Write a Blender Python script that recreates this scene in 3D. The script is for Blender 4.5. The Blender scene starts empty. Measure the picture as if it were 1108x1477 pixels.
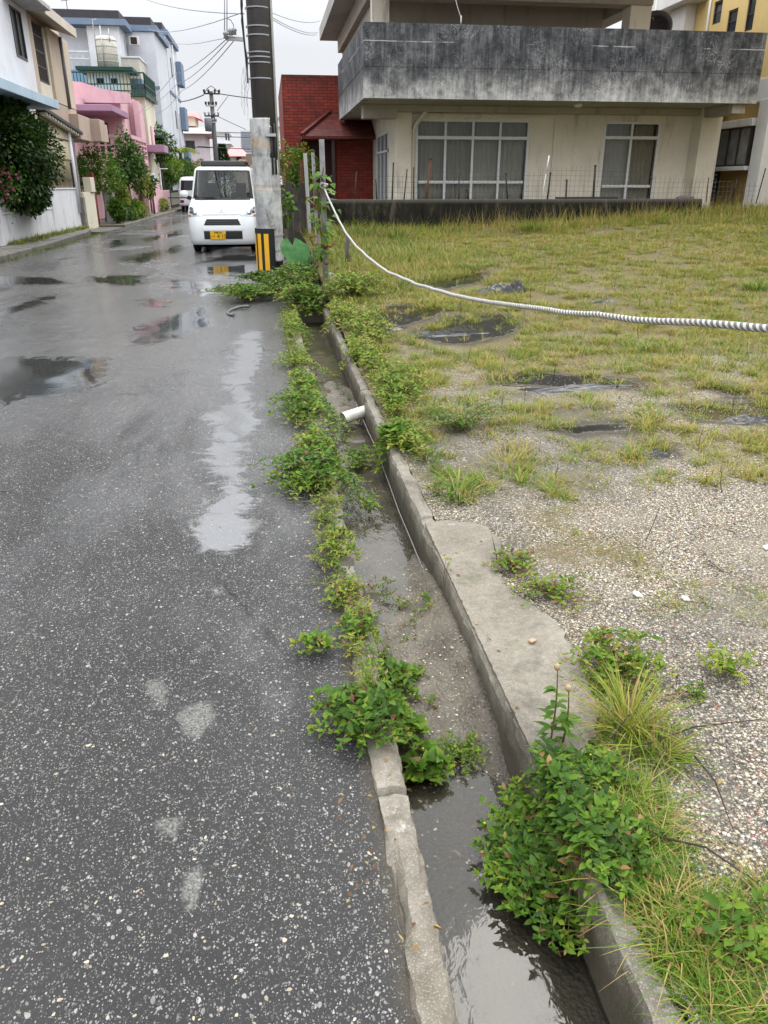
import bpy, bmesh, math, random
import numpy as np
from mathutils import Vector, Matrix, noise
random.seed(7); rng = np.random.default_rng(11)
R = math.radians
scene = bpy.context.scene
COL = scene.collection
# ------------------------------------------------------------------ camera model (metres; road runs along +Y)
CAM_F, CAM_W, CAM_H = 1110.0, 1108.0, 1477.0
EYE = 1.35; PITCH = R(23.0); YAW = R(-8.0)
def _ray(px, py):
    x = (px-CAM_W/2)/CAM_F; y = -(py-CAM_H/2)/CAM_F
    f = math.cos(PITCH)+y*math.sin(PITCH); u = -math.sin(PITCH)+y*math.cos(PITCH)
    c, s = math.cos(YAW), math.sin(YAW)
    return (c*x-s*f, s*x+c*f, u)
def g(px, py, z=0.0):
    d = _ray(px, py); t = (z-EYE)/d[2]; return Vector((d[0]*t, d[1]*t, z))
def atY(px, py, Y):
    d = _ray(px, py); t = Y/d[1]; return Vector((d[0]*t, Y, EYE+d[2]*t))
def atX(px, py, X):
    d = _ray(px, py); t = X/d[0]; return Vector((X, d[1]*t, EYE+d[2]*t))
def sstep(a, b, x):
    t = min(1.0, max(0.0, (x-a)/(b-a))); return t*t*(3-2*t)
def lot_z(x, y):
    n = noise.noise(Vector((x*.55, y*.55, 3.1)))*.035 + noise.noise(Vector((x*1.7, y*1.7, 9.1)))*.014
    k = sstep(.6, 1.3, x)
    return .047 + n*k*(.45+.55*sstep(3, 5, y)) + sstep(5, 16, y)*(.42+.36*sstep(1.5, 12, x))
# ------------------------------------------------------------------ object helpers
def tag(o, label=None, cat=None, group=None, kind=None):
    if label: o['label'] = label
    if cat: o['category'] = cat
    if group: o['group'] = group
    if kind: o['kind'] = kind
    return o
def thing(name, label, cat, loc=(0, 0, 0), group=None):
    o = bpy.data.objects.new(name, None); COL.objects.link(o)
    o.location = loc; o.empty_display_size = .2
    return tag(o, label, cat, group)
def _parent(o, par):
    if par is not None:
        o.parent = par
        # parts are modelled in world metres; cancel the parents' offset
        off = Vector((0, 0, 0)); q = par
        while q is not None:
            off += q.location; q = q.parent
        if par.type == 'EMPTY': o.matrix_parent_inverse = Matrix.Translation(-off)
def copy_tree(o, par=None):
    c = o.copy(); COL.objects.link(c)
    if par is not None:
        c.parent = par; c.matrix_parent_inverse = o.matrix_parent_inverse.copy()
    for ch in list(o.children): copy_tree(ch, c)
    return c
def mesh_obj(name, verts, faces, m, parent=None, smooth=False):
    me = bpy.data.meshes.new(name); me.from_pydata([tuple(v) for v in verts], [], faces); me.update()
    if m is not None: me.materials.append(m)
    if smooth: me.polygons.foreach_set('use_smooth', [True]*len(me.polygons))
    o = bpy.data.objects.new(name, me); COL.objects.link(o); _parent(o, parent); return o
class MB:
    def __init__(s): s.v = []; s.f = []; s.sm = []
    def add(s, vs, fs, smooth=False):
        b = len(s.v); s.v += [Vector(v) for v in vs]
        for f in fs: s.f.append([i+b for i in f]); s.sm.append(smooth)
        return s
    def box(s, x0, x1, y0, y1, z0, z1):
        if x0 > x1: x0, x1 = x1, x0
        if y0 > y1: y0, y1 = y1, y0
        if z0 > z1: z0, z1 = z1, z0
        return s.add([(x0,y0,z0),(x1,y0,z0),(x1,y1,z0),(x0,y1,z0),(x0,y0,z1),(x1,y0,z1),(x1,y1,z1),(x0,y1,z1)],
              [(0,3,2,1),(4,5,6,7),(0,1,5,4),(1,2,6,5),(2,3,7,6),(3,0,4,7)])
    def bar(s, p0, p1, w, d, up=(0, 0, 1)):     # square bar between two points
        p0 = Vector(p0); p1 = Vector(p1); t = (p1-p0).normalized(); u = Vector(up)
        if abs(t.dot(u)) > .95: u = Vector((1, 0, 0)) if abs(t.x) < .9 else Vector((0, 1, 0))
        a = t.cross(u).normalized()*w/2; b = a.cross(t).normalized()*d/2
        vs = [p+sa*a+sb*b for p in (p0, p1) for sa, sb in ((-1,-1),(1,-1),(1,1),(-1,1))]
        return s.add(vs, [(0,1,2,3),(7,6,5,4),(0,4,5,1),(1,5,6,2),(2,6,7,3),(3,7,4,0)])
    def tube(s, pts, r, n=8, cap=True):
        pts = [Vector(p) for p in pts]; rr = r if isinstance(r, (list, tuple)) else [r]*len(pts)
        vs = []; fs = []; prev = None
        for i, p in enumerate(pts):
            t = (pts[min(i+1, len(pts)-1)]-pts[max(i-1, 0)]).normalized()
            if prev is None:
                u = Vector((0, 0, 1)) if abs(t.z) < .9 else Vector((1, 0, 0)); a = t.cross(u).normalized()
            else:
                a = (prev-t*prev.dot(t)).normalized()
            prev = a; b = t.cross(a)
            for k in range(n):
                an = 2*math.pi*k/n; vs.append(p+(a*math.cos(an)+b*math.sin(an))*rr[i])
        for i in range(len(pts)-1):
            for k in range(n):
                fs.append((i*n+k, i*n+(k+1) % n, (i+1)*n+(k+1) % n, (i+1)*n+k))
        s.add(vs, fs, n > 5)
        if cap:
            b = len(s.v)-len(vs); s.f.append([b+k for k in range(n)][::-1]); s.sm.append(False)
            b2 = len(s.v)-n; s.f.append([b2+k for k in range(n)]); s.sm.append(False)
        return s
    def cyl(s, p0, p1, r0, r1=None, n=16): return s.tube([p0, p1], [r0, r0 if r1 is None else r1], n)
    def prism(s, poly, axis, a, b):             # polygon extruded along an axis; poly holds the other two coordinates in x,y,z order
        def mk(p, h):
            return {'x': (h, p[0], p[1]), 'y': (p[0], h, p[1]), 'z': (p[0], p[1], h)}[axis]
        n = len(poly); vs = [mk(p, a) for p in poly]+[mk(p, b) for p in poly]
        return s.add(vs, [tuple(range(n))[::-1], tuple(range(n, 2*n))]+[(i, (i+1) % n, n+(i+1) % n, n+i) for i in range(n)])
    def quad(s, a, b, c, d): return s.add([a, b, c, d], [(0, 1, 2, 3)])
    def ball(s, c, r, sx=1, sy=1, sz=1, nu=10, nv=6):
        c = Vector(c); vs = [c+Vector((0, 0, r*sz))]; fs = []
        for j in range(1, nv):
            th = math.pi*j/nv
            for i in range(nu):
                ph = 2*math.pi*i/nu
                vs.append(c+Vector((r*sx*math.sin(th)*math.cos(ph), r*sy*math.sin(th)*math.sin(ph), r*sz*math.cos(th))))
        vs.append(c-Vector((0, 0, r*sz))); L = len(vs)-1
        for i in range(nu): fs.append((0, 1+i, 1+(i+1) % nu)); fs.append((L, L-nu+(i+1) % nu, L-nu+i))
        for j in range(nv-2):
            for i in range(nu):
                a = 1+j*nu+i; b = 1+j*nu+(i+1) % nu; fs.append((a, a+nu, b+nu, b))
        return s.add(vs, fs, True)
    def rot(s, ang, cx, cy):                    # turn everything so far about a vertical axis
        m = Matrix.Translation((cx, cy, 0)) @ Matrix.Rotation(ang, 4, 'Z') @ Matrix.Translation((-cx, -cy, 0))
        s.v = [m @ v for v in s.v]; return s
    def build(s, name, m, parent=None, bevel=0, seg=2, recalc=True):
        me = bpy.data.meshes.new(name); me.from_pydata([tuple(v) for v in s.v], [], s.f); me.update()
        if recalc:
            bm = bmesh.new(); bm.from_mesh(me); bmesh.ops.recalc_face_normals(bm, faces=bm.faces[:]); bm.to_mesh(me); bm.free()
        me.polygons.foreach_set('use_smooth', s.sm)
        if m is not None: me.materials.append(m)
        o = bpy.data.objects.new(name, me); COL.objects.link(o); _parent(o, parent)
        if bevel:
            b = o.modifiers.new('edge', 'BEVEL'); b.width = bevel; b.segments = seg; b.limit_method = 'ANGLE'
        return o
def struct(o): o['kind'] = 'structure'; return o
# ------------------------------------------------------------------ material helpers
class NT:
    def __init__(s, name):
        s.m = bpy.data.materials.new(name); s.m.use_nodes = True; s.t = s.m.node_tree; s.t.nodes.clear()
        s.out = s.n('ShaderNodeOutputMaterial'); s.p = s.n('ShaderNodeBsdfPrincipled'); s.l(s.p.outputs[0], s.out.inputs[0])
        s.tc = s.n('ShaderNodeTexCoord')
    def n(s, t, **k):
        o = s.t.nodes.new(t)
        for a, b in k.items(): setattr(o, a, b)
        return o
    def l(s, a, b): s.t.links.new(a, b)
    def setin(s, node, name, v):
        i = node.inputs[name] if isinstance(name, str) else node.inputs[name]
        if hasattr(v, 'is_linked') or hasattr(v, 'links'): s.l(v, i)
        else:
            if isinstance(v, (tuple, list)) and len(v) == 3 and i.type == 'RGBA': v = (*v, 1)
            i.default_value = v
    def P(s, name, v): s.setin(s.p, name, v)
    def mapv(s, scale=(1, 1, 1), src=None, rot=(0, 0, 0)):
        m = s.n('ShaderNodeMapping'); s.l(src or s.tc.outputs['Object'], m.inputs[0]); m.inputs['Scale'].default_value = scale
        m.inputs['Rotation'].default_value = rot; return m.outputs[0]
    def noise(s, scale, detail=3, rough=.55, vec=None, dist=0, col=False):
        n = s.n('ShaderNodeTexNoise'); s.l(vec or s.tc.outputs['Object'], n.inputs['Vector'])
        n.inputs['Scale'].default_value = scale; n.inputs['Detail'].default_value = detail
        n.inputs['Roughness'].default_value = rough; n.inputs['Distortion'].default_value = dist
        return n.outputs['Color' if col else 'Fac']
    def vor(s, scale, vec=None, feature='F1', rnd=1):
        n = s.n('ShaderNodeTexVoronoi', feature=feature); s.l(vec or s.tc.outputs['Object'], n.inputs['Vector'])
        n.inputs['Scale'].default_value = scale; n.inputs['Randomness'].default_value = rnd; return n
    def ramp(s, fac, stops, interp='LINEAR'):
        r = s.n('ShaderNodeValToRGB'); r.color_ramp.interpolation = interp; e = r.color_ramp.elements
        while len(e) < len(stops): e.new(.5)
        for i, (p, c) in enumerate(stops):
            e[i].position = p
            e[i].color = (c, c, c, 1) if not isinstance(c, (tuple, list)) else (*c, 1)
        s.l(fac, r.inputs[0]); return r.outputs[0]
    def mix(s, fac, a, b, blend='MIX'):
        m = s.n('ShaderNodeMix', data_type='RGBA', blend_type=blend)
        s.setin(m, 0, fac); s.setin(m, 6, a); s.setin(m, 7, b); return m.outputs[2]
    def math(s, op, a, b=0, clamp=False):
        m = s.n('ShaderNodeMath', operation=op, use_clamp=clamp); s.setin(m, 0, a); s.setin(m, 1, b); return m.outputs[0]
    def mr(s, v, a, b, c=0, d=1, smooth=False):
        m = s.n('ShaderNodeMapRange'); m.interpolation_type = 'SMOOTHSTEP' if smooth else 'LINEAR'
        s.setin(m, 0, v)
        for i, q in enumerate((a, b, c, d)): s.setin(m, 1+i, q)
        return m.outputs[0]
    def attr(s, name, out='Fac'):
        a = s.n('ShaderNodeAttribute', attribute_name=name); return a.outputs[out]
    def sep(s, v=None):
        x = s.n('ShaderNodeSeparateXYZ'); s.l(v or s.tc.outputs['Object'], x.inputs[0]); return x.outputs
    def comb(s, x, y, z):
        c = s.n('ShaderNodeCombineXYZ')
        for i, q in enumerate((x, y, z)): s.setin(c, i, q)
        return c.outputs[0]
    def bump(s, h, strength=.3, dist=.01, normal=None):
        b = s.n('ShaderNodeBump'); b.inputs['Distance'].default_value = dist
        s.setin(b, 'Strength', strength); s.l(h, b.inputs['Height'])
        if normal is not None: s.l(normal, b.inputs['Normal'])
        return b.outputs[0]
def plain(name, col, rough=.6, metal=0, var=.12, scale=6, bump=0, spec=.3, grime=0, gcol=(.06, .055, .045)):
    t = NT(name); n = t.noise(scale, 5, .6)
    c = t.mix(t.mr(n, .3, .7), tuple(q*(1-var) for q in col), tuple(min(1, q*(1+var)) for q in col))
    if grime:
        v = t.mapv((3.2, 3.2, .45)); s2 = t.noise(1.6, 6, .65, v, .4)
        c = t.mix(t.math('MULTIPLY', t.mr(s2, .48, .72, 0, 1, True), grime), c, gcol)
    t.P('Base Color', c); t.P('Roughness', t.mr(n, .3, .7, rough*.85, min(1, rough*1.15))); t.P('Metallic', metal)
    t.P('Specular IOR Level', spec)
    if bump: t.P('Normal', t.bump(t.noise(scale*9, 4), bump, .01))
    return t.m
# ================================================================== SETTING: road, kerbs, gutter, lot
def poly_sd(P, poly):
    """signed distance (inside > 0) of points P (n,2) to a polygon"""
    q = np.array([(v[0], v[1]) for v in poly]); n = len(q)
    ins = np.zeros(len(P), bool); dmin = np.full(len(P), 1e9)
    for i in range(n):
        a = q[i]; b = q[(i+1) % n]; ab = b-a
        t = np.clip(((P-a) @ ab)/max(1e-9, ab @ ab), 0, 1)
        dmin = np.minimum(dmin, np.hypot(*(P-(a+t[:, None]*ab)).T))
        c = ((a[1] > P[:, 1]) != (b[1] > P[:, 1]))
        with np.errstate(divide='ignore', invalid='ignore'):
            xi = (b[0]-a[0])*(P[:, 1]-a[1])/(b[1]-a[1]+1e-12)+a[0]
        ins ^= c & (P[:, 0] < xi)
    return np.where(ins, dmin, -dmin)
def field(P, polys, z=0.0):
    """0..1 ramp through 0.5 at each polygon's edge"""
    out = np.zeros(len(P))
    for soft, pts in polys:
        w = [g(px, py, z) for px, py in pts]
        out = np.maximum(out, np.clip(.5+.5*poly_sd(P, w)/soft, 0, 1))
    return out
def grid(name, xs, ys, zf, m, attrs={}, smooth=True):
    nx, ny = len(xs), len(ys); X, Y = np.meshgrid(xs, ys)
    P = np.stack([X.ravel(), Y.ravel()], 1)
    Z = np.array([zf(x, y) for x, y in P])
    me = bpy.data.meshes.new(name); me.vertices.add(nx*ny)
    me.vertices.foreach_set('co', np.column_stack([P, Z]).astype(np.float32).ravel())
    j, i = np.meshgrid(np.arange(ny-1), np.arange(nx-1), indexing='ij'); a = (j*nx+i).ravel()
    F = np.stack([a, a+1, a+nx+1, a+nx], 1).astype(np.int32); nf = len(F)
    me.loops.add(nf*4); me.loops.foreach_set('vertex_index', F.ravel())
    me.polygons.add(nf); me.polygons.foreach_set('loop_start', np.arange(0, nf*4, 4, dtype=np.int32))
    me.polygons.foreach_set('use_smooth', [smooth]*nf); me.update(calc_edges=True)
    for k, polys in attrs.items():
        at = me.attributes.new(k, 'FLOAT', 'POINT'); at.data.foreach_set('value', field(P, polys).astype(np.float32))
    me.materials.append(m); o = bpy.data.objects.new(name, me); COL.objects.link(o); return o
# ---- asphalt: dark binder, pale aggregate, patches worn to stone, puddles of standing rain
def asphalt_mat():
    t = NT('wet_asphalt'); V = t.tc.outputs['Object']; s = t.sep(); y = s[1]
    big = t.noise(.55, 4, .6); mid = t.math('ADD', t.math('MULTIPLY', t.noise(1.5, 5, .65), .75), t.math('MULTIPLY', t.noise(7, 4, .6), .35)); fine = t.noise(90, 3, .7)
    base = t.mix(t.mr(big, .35, .65), (.018, .0175, .0168), (.044, .0425, .0405))
    base = t.mix(t.mr(fine, .3, .75), t.mix(.55, base, (.014, .014, .015)), base)
    # aggregate, three sizes; each stone its own tint
    warp = t.n('ShaderNodeVectorMath', operation='ADD'); t.l(V, warp.inputs[0])
    wn = t.n('ShaderNodeVectorMath', operation='SCALE'); t.l(t.noise(22, 2, .5, col=True), wn.inputs[0]); wn.inputs[3].default_value = .022
    t.l(wn.outputs[0], warp.inputs[1]); W = warp.outputs[0]
    hts = None; col = base
    for sc, thr, rad, dens in ((74, .80, .37, .85), (130, .55, .43, .8), (250, .3, .48, .75)):
        v = t.vor(sc, t.mapv((1, .8, 1), W)); cs = t.n('ShaderNodeSeparateColor'); t.l(v.outputs['Color'], cs.inputs[0])
        on = t.math('GREATER_THAN', t.math('ADD', cs.outputs[0], t.math('MULTIPLY', t.math('SUBTRACT', mid, .55), .95)), thr)
        r = t.math('ADD', t.math('MULTIPLY', cs.outputs[1], .2), rad-.18)
        m = t.math('MULTIPLY', t.mr(t.math('SUBTRACT', r, v.outputs['Distance']), -.03, .05, 0, 1), on)
        tint = t.ramp(cs.outputs[2], [(0, (.04, .04, .039)), (.4, (.085, .084, .08)), (.7, (.17, .166, .155)), (.9, (.27, .263, .245)), (.97, (.36, .35, .32)), (1, (.26, .17, .1))])
        col = t.mix(t.math('MULTIPLY', m, dens), col, tint)
        hts = m if hts is None else t.math('MAXIMUM', hts, m)
    patch = t.attr('patch'); pm = t.mr(t.math('ADD', patch, t.math('MULTIPLY', t.math('SUBTRACT', t.noise(16, 4, .7), .5), .9)), .46, .72, 0, .7, True)
    pcol = t.mix(t.mr(t.noise(170, 2, .6), .35, .65), (.05, .05, .045), (.24, .232, .21))
    col = t.mix(pm, col, pcol)
    # brown silt dried in hollows
    col = t.mix(t.mr(t.noise(1.3, 5, .65), .56, .8, 0, .35, True), col, (.05, .043, .036))
    edge = t.mr(t.math('ADD', s[0], t.math('MULTIPLY', t.math('SUBTRACT', t.noise(6, 5, .7), .5), .1)), .13, .2, 0, .85, True)
    col = t.mix(edge, col, t.mix(t.noise(60, 4, .7), (.02, .017, .012), (.09, .075, .05)))
    pud = t.math('ADD', t.attr('puddle'), t.math('MULTIPLY', t.math('SUBTRACT', t.noise(4.5, 8, .74, None, 1.4), .5), 1.15))
    wet = t.mr(pud, .45, .62, 0, 1, True)
    # faint film of water, streaked along the fall of the road, more of it further off
    film = t.math('ADD', t.noise(1, 5, .62, t.mapv((.9, .35, 1)), .5), t.mr(y, 1.2, 6, -.06, .15))
    fm = t.mr(film, .46, .66, 0, 1, True)
    col = t.mix(t.math('MULTIPLY', wet, .62), col, (.03, .031, .03))
    # hairline cracks
    ck = t.vor(.75, t.mapv((1, .6, 1), W), 'DISTANCE_TO_EDGE'); ckm = t.math('MULTIPLY', t.mr(t.math('ADD', ck.outputs['Distance'], t.math('MULTIPLY', t.math('SUBTRACT', t.noise(9, 5, .7), .5), .05)), 0, .006, 1, 0), t.mr(t.noise(.7, 3), .5, .58))
    col = t.mix(t.math('MULTIPLY', ckm, .8), col, (.008, .008, .008))
    rough = t.mix(wet, t.mix(fm, (.55,)*3, (.11,)*3), (.03,)*3)
    t.P('Base Color', col); t.P('Roughness', rough); t.P('IOR', t.mr(wet, 0, 1, 1.5, 1.9))
    t.P('Specular IOR Level', t.mix(wet, t.mix(fm, (.22,)*3, (.9,)*3), (.9,)*3))
    h = t.math('ADD', t.math('MULTIPLY', hts, .7), t.math('ADD', t.math('MULTIPLY', fine, .8), t.math('MULTIPLY', t.noise(38, 3, .6), .8)))
    dry = t.bump(h, t.math('MULTIPLY', t.mr(wet, 0, 1, .7, .0), t.mr(fm, 0, 1, 1, .7)), .006)
    rip = t.bump(t.noise(26, 3, .5), t.mr(wet, 0, 1, 0, .035), .01, dry)
    t.P('Normal', rip)
    return t.m
PUD = [
 (.26, [(345,478),(378,474),(382,505),(362,560),(374,622),(352,642),(360,690),(368,730),(362,770),(330,798),(292,794),(262,768),(290,740),(312,712),(318,690),(290,664),(312,632),(300,600),(336,574),(322,548),(332,520)]),
 (.55, [(-60,525),(60,512),(165,518),(158,552),(80,575),(-60,590)]),
 (.5, [(122,398),(208,396),(214,408),(190,414),(130,408)]),
 (.5, [(-20,398),(80,400),(110,410),(-20,412)]),
 (.7, [(153,346),(186,345),(180,355),(156,360)]),
 (.35, [(-10,448),(60,428),(88,424),(60,440),(-10,462)]),
 (.5, [(205,428),(250,436),(255,446),(200,444)]),
 (.8, [(270,380),(330,366),(400,370),(395,400),(330,405),(290,396)]),
 (.8, [(230,400),(330,410),(300,430),(240,420)]),
 (.9, [(170,372),(262,352),(268,362),(200,382)]),
 (.9, [(200,345),(262,330),(268,338),(215,350)]),
 (1.2, [(205,330),(262,314),(266,320),(225,332)]),
 (.06, [(292,848),(322,846),(326,856),(300,860)]),
 (.4, [(190,470),(300,440),(312,470),(230,500),(180,500)]),
]
PATCH = [(.05, [(252,1015),(312,1008),(318,1030),(292,1070),(262,1064)]), (.05, [(205,985),(240,975),(246,1010),(222,1026)]),
 (.035, [(258,1262),(292,1240),(296,1270),(275,1318),(260,1312)]), (.05, [(225,1180),(262,1178),(258,1206),(232,1212)]),
 (.05, [(285,930),(302,930),(300,948),(284,948)]), (.05, [(300,848),(325,850),(318,860),(300,858)])]
ASPH = asphalt_mat()
xs = np.concatenate([np.linspace(-5.05, -2.2, 46)[:-1], np.linspace(-2.2, .187, 86)])
ys = np.concatenate([np.arange(-2, .4, .2), .4*np.exp(np.linspace(0, math.log(100/.4), 460))])
def road_z(x, y):
    return noise.noise(Vector((x*.8, y*.5, 0)))*.006+noise.noise(Vector((x*3.5, y*3.5, 5)))*.0025
struct(grid('road', xs, ys, road_z, ASPH, dict(puddle=PUD, patch=PATCH)))
# ---- concrete of kerbs and slab
def concrete_mat(name, a, b, stain=.5, wet=.45, lich=.2):
    t = NT(name); n1 = t.noise(4, 6, .65); n2 = t.noise(45, 4, .7); n3 = t.noise(260, 2, .6)
    c = t.mix(t.mr(n1, .32, .68), a, b); c = t.mix(t.mr(n2, .35, .7, 0, .5), c, tuple(q*.55 for q in a))
    c = t.mix(t.mr(n3, .52, .7, 0, .55), c, tuple(min(.8, q*1.5) for q in b))
    c = t.mix(t.mr(t.noise(2.1, 6, .7, None, .6), .5, .72, 0, stain, True), c, (.05, .045, .035))
    c = t.mix(t.mr(t.noise(11, 5, .75), .6, .72, 0, lich, True), c, (.5, .48, .42))
    zz = t.math('ADD', t.sep()[2], t.math('MULTIPLY', t.math('SUBTRACT', t.noise(7, 5, .7), .5), .12)); c = t.mix(t.mr(zz, .035, -.06, 0, .8, True), c, (.05, .043, .029))
    c = t.mix(t.mr(t.noise(5.5, 5, .7), .57, .7, 0, stain*.6, True), c, (.05, .06, .02))
    w = t.mr(t.noise(1.1, 4, .6), .4, .62, 0, 1, True)
    t.P('Specular IOR Level', .2); t.P('Base Color', c); t.P('Roughness', t.mix(w, (.75,)*3, (wet,)*3))
    t.P('Normal', t.bump(t.math('ADD', t.math('MULTIPLY', n2, 1), t.math('MULTIPLY', n3, .5)), .45, .006)); return t.m
M_KERB = concrete_mat('kerb_concrete', (.13, .112, .085), (.27, .245, .2), .85, .5, .6)
M_KERB2 = concrete_mat('kerb_concrete_damp', (.115, .1, .078), (.24, .22, .175), .8, .4, .55)
M_SLAB = concrete_mat('slab_concrete', (.125, .11, .085), (.235, .21, .165), .75, .2, .3)
def run(mb, prof, y0, y1, dy, amp, seed, joints=()):
    """a length of kerb: profile (x,z) swept along Y with chipped edges"""
    n = max(2, int((y1-y0)/dy)); vs = []; fs = []; k = len(prof)
    for i in range(n+1):
        y = y0+(y1-y0)*i/n
        jn = any(abs(y-j) < dy*.7 for j in joints)
        for a, (x, z) in enumerate(prof):
            e = amp*(1 if 0 < a < k-1 else .4)
            nx = noise.noise(Vector((y*9, a*3.1, seed)))*e + noise.noise(Vector((y*38, a*1.7, seed+4)))*e*.5
            nz = noise.noise(Vector((y*7, a*2.3, seed+9)))*e*.7 - max(0, noise.noise(Vector((y*3.1, a*5.3, seed+2)))-.35)*e*5
            vs.append((x+nx, y, z+nz-(.02 if jn and 0 < a < k-1 else 0)))
    for i in range(n):
        for a in range(k-1): fs.append((i*k+a, i*k+a+1, (i+1)*k+a+1, (i+1)*k+a))
    return mb.add(vs, fs, False)
mb = MB(); run(mb, [(.175,-.06),(.181,.001),(.188,.012),(.206,.016),(.222,.016),(.24,.015),(.252,.009),(.256,0),(.258,-.24)], .2, 9.2, .014, .0105, 1.7, (1.42, 2.02, 2.63, 3.3, 4.4, 5.6))
struct(mb.build('gutter_kerb', M_KERB, recalc=False))
mb = MB(); run(mb, [(.566,-.24),(.566,-.02),(.568,.03),(.573,.046),(.59,.051),(.605,.052),(.618,.05),(.629,.045),(.634,-.1)], .2, 9.2, .014, .009, 5.2, (1.62, 2.95, 4.1, 5.2, 6.3))
struct(mb.build('lot_kerb', M_KERB2, recalc=False))
# ---- gutter bed and water
def bed_z(x, y):
    b = -.152 + noise.noise(Vector((x*5, y*3, 2)))*.02 + noise.noise(Vector((x*22, y*22, 2)))*.006
    b += .062*math.exp(-((y-2.15)/.5)**2)*(.55+.6*sstep(.3, .55, x)) + .03*math.exp(-((y-5.6)/.8)**2)
    b += .05*math.exp(-((x-.56)/.05)**2)*sstep(1.4, 1.8, y)*(1-sstep(2.6, 3.2, y))
    return b
def mud_mat():
    t = NT('gutter_silt'); n = t.noise(9, 5, .6); f = t.noise(130, 3, .7); v = t.vor(85)
    c = t.mix(t.mr(n, .3, .7), (.06, .051, .037), (.145, .124, .092)); c = t.mix(t.mr(f, .55, .75), c, (.26, .245, .2))
    c = t.mix(t.mr(t.noise(3.2, 4), .55, .7, 0, .5), c, (.04, .05, .022))
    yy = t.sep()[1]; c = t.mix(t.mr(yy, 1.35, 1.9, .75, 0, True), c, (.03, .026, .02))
    t.P('Specular IOR Level', .25); t.P('Base Color', c); t.P('Roughness', .45); t.P('Normal', t.bump(t.math('ADD', f, v.outputs['Distance']), .5, .008)); return t.m
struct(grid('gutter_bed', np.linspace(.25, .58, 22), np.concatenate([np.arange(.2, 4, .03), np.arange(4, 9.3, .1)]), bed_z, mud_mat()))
def water_mat():
    t = NT('gutter_water'); t.t.nodes.remove(t.p)
    tr = t.n('ShaderNodeBsdfTransparent'); tr.inputs[0].default_value = (.83, .83, .78, 1)
    gl = t.n('ShaderNodeBsdfGlossy'); gl.inputs[0].default_value = (1, 1, 1, 1); gl.inputs['Roughness'].default_value = .03
    fr = t.n('ShaderNodeFresnel'); fr.inputs[0].default_value = 1.40
    w = t.noise(24, 3, .55, t.mapv((1.5, .8, 1)), .6)
    b = t.bump(w, t.mr(t.noise(1.6, 2), .35, .65, .02, .2), .012); t.l(b, gl.inputs['Normal']); t.l(b, fr.inputs['Normal'])
    mx = t.n('ShaderNodeMixShader'); t.l(fr.outputs[0], mx.inputs[0]); t.l(tr.outputs[0], mx.inputs[1]); t.l(gl.outputs[0], mx.inputs[2])
    t.l(mx.outputs[0], t.out.inputs[0]); return t.m
M_WATER = water_mat()
struct(grid('gutter_water', np.linspace(.257, .567, 3), np.linspace(.2, 9.25, 60), lambda x, y: -.13, M_WATER))
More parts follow.
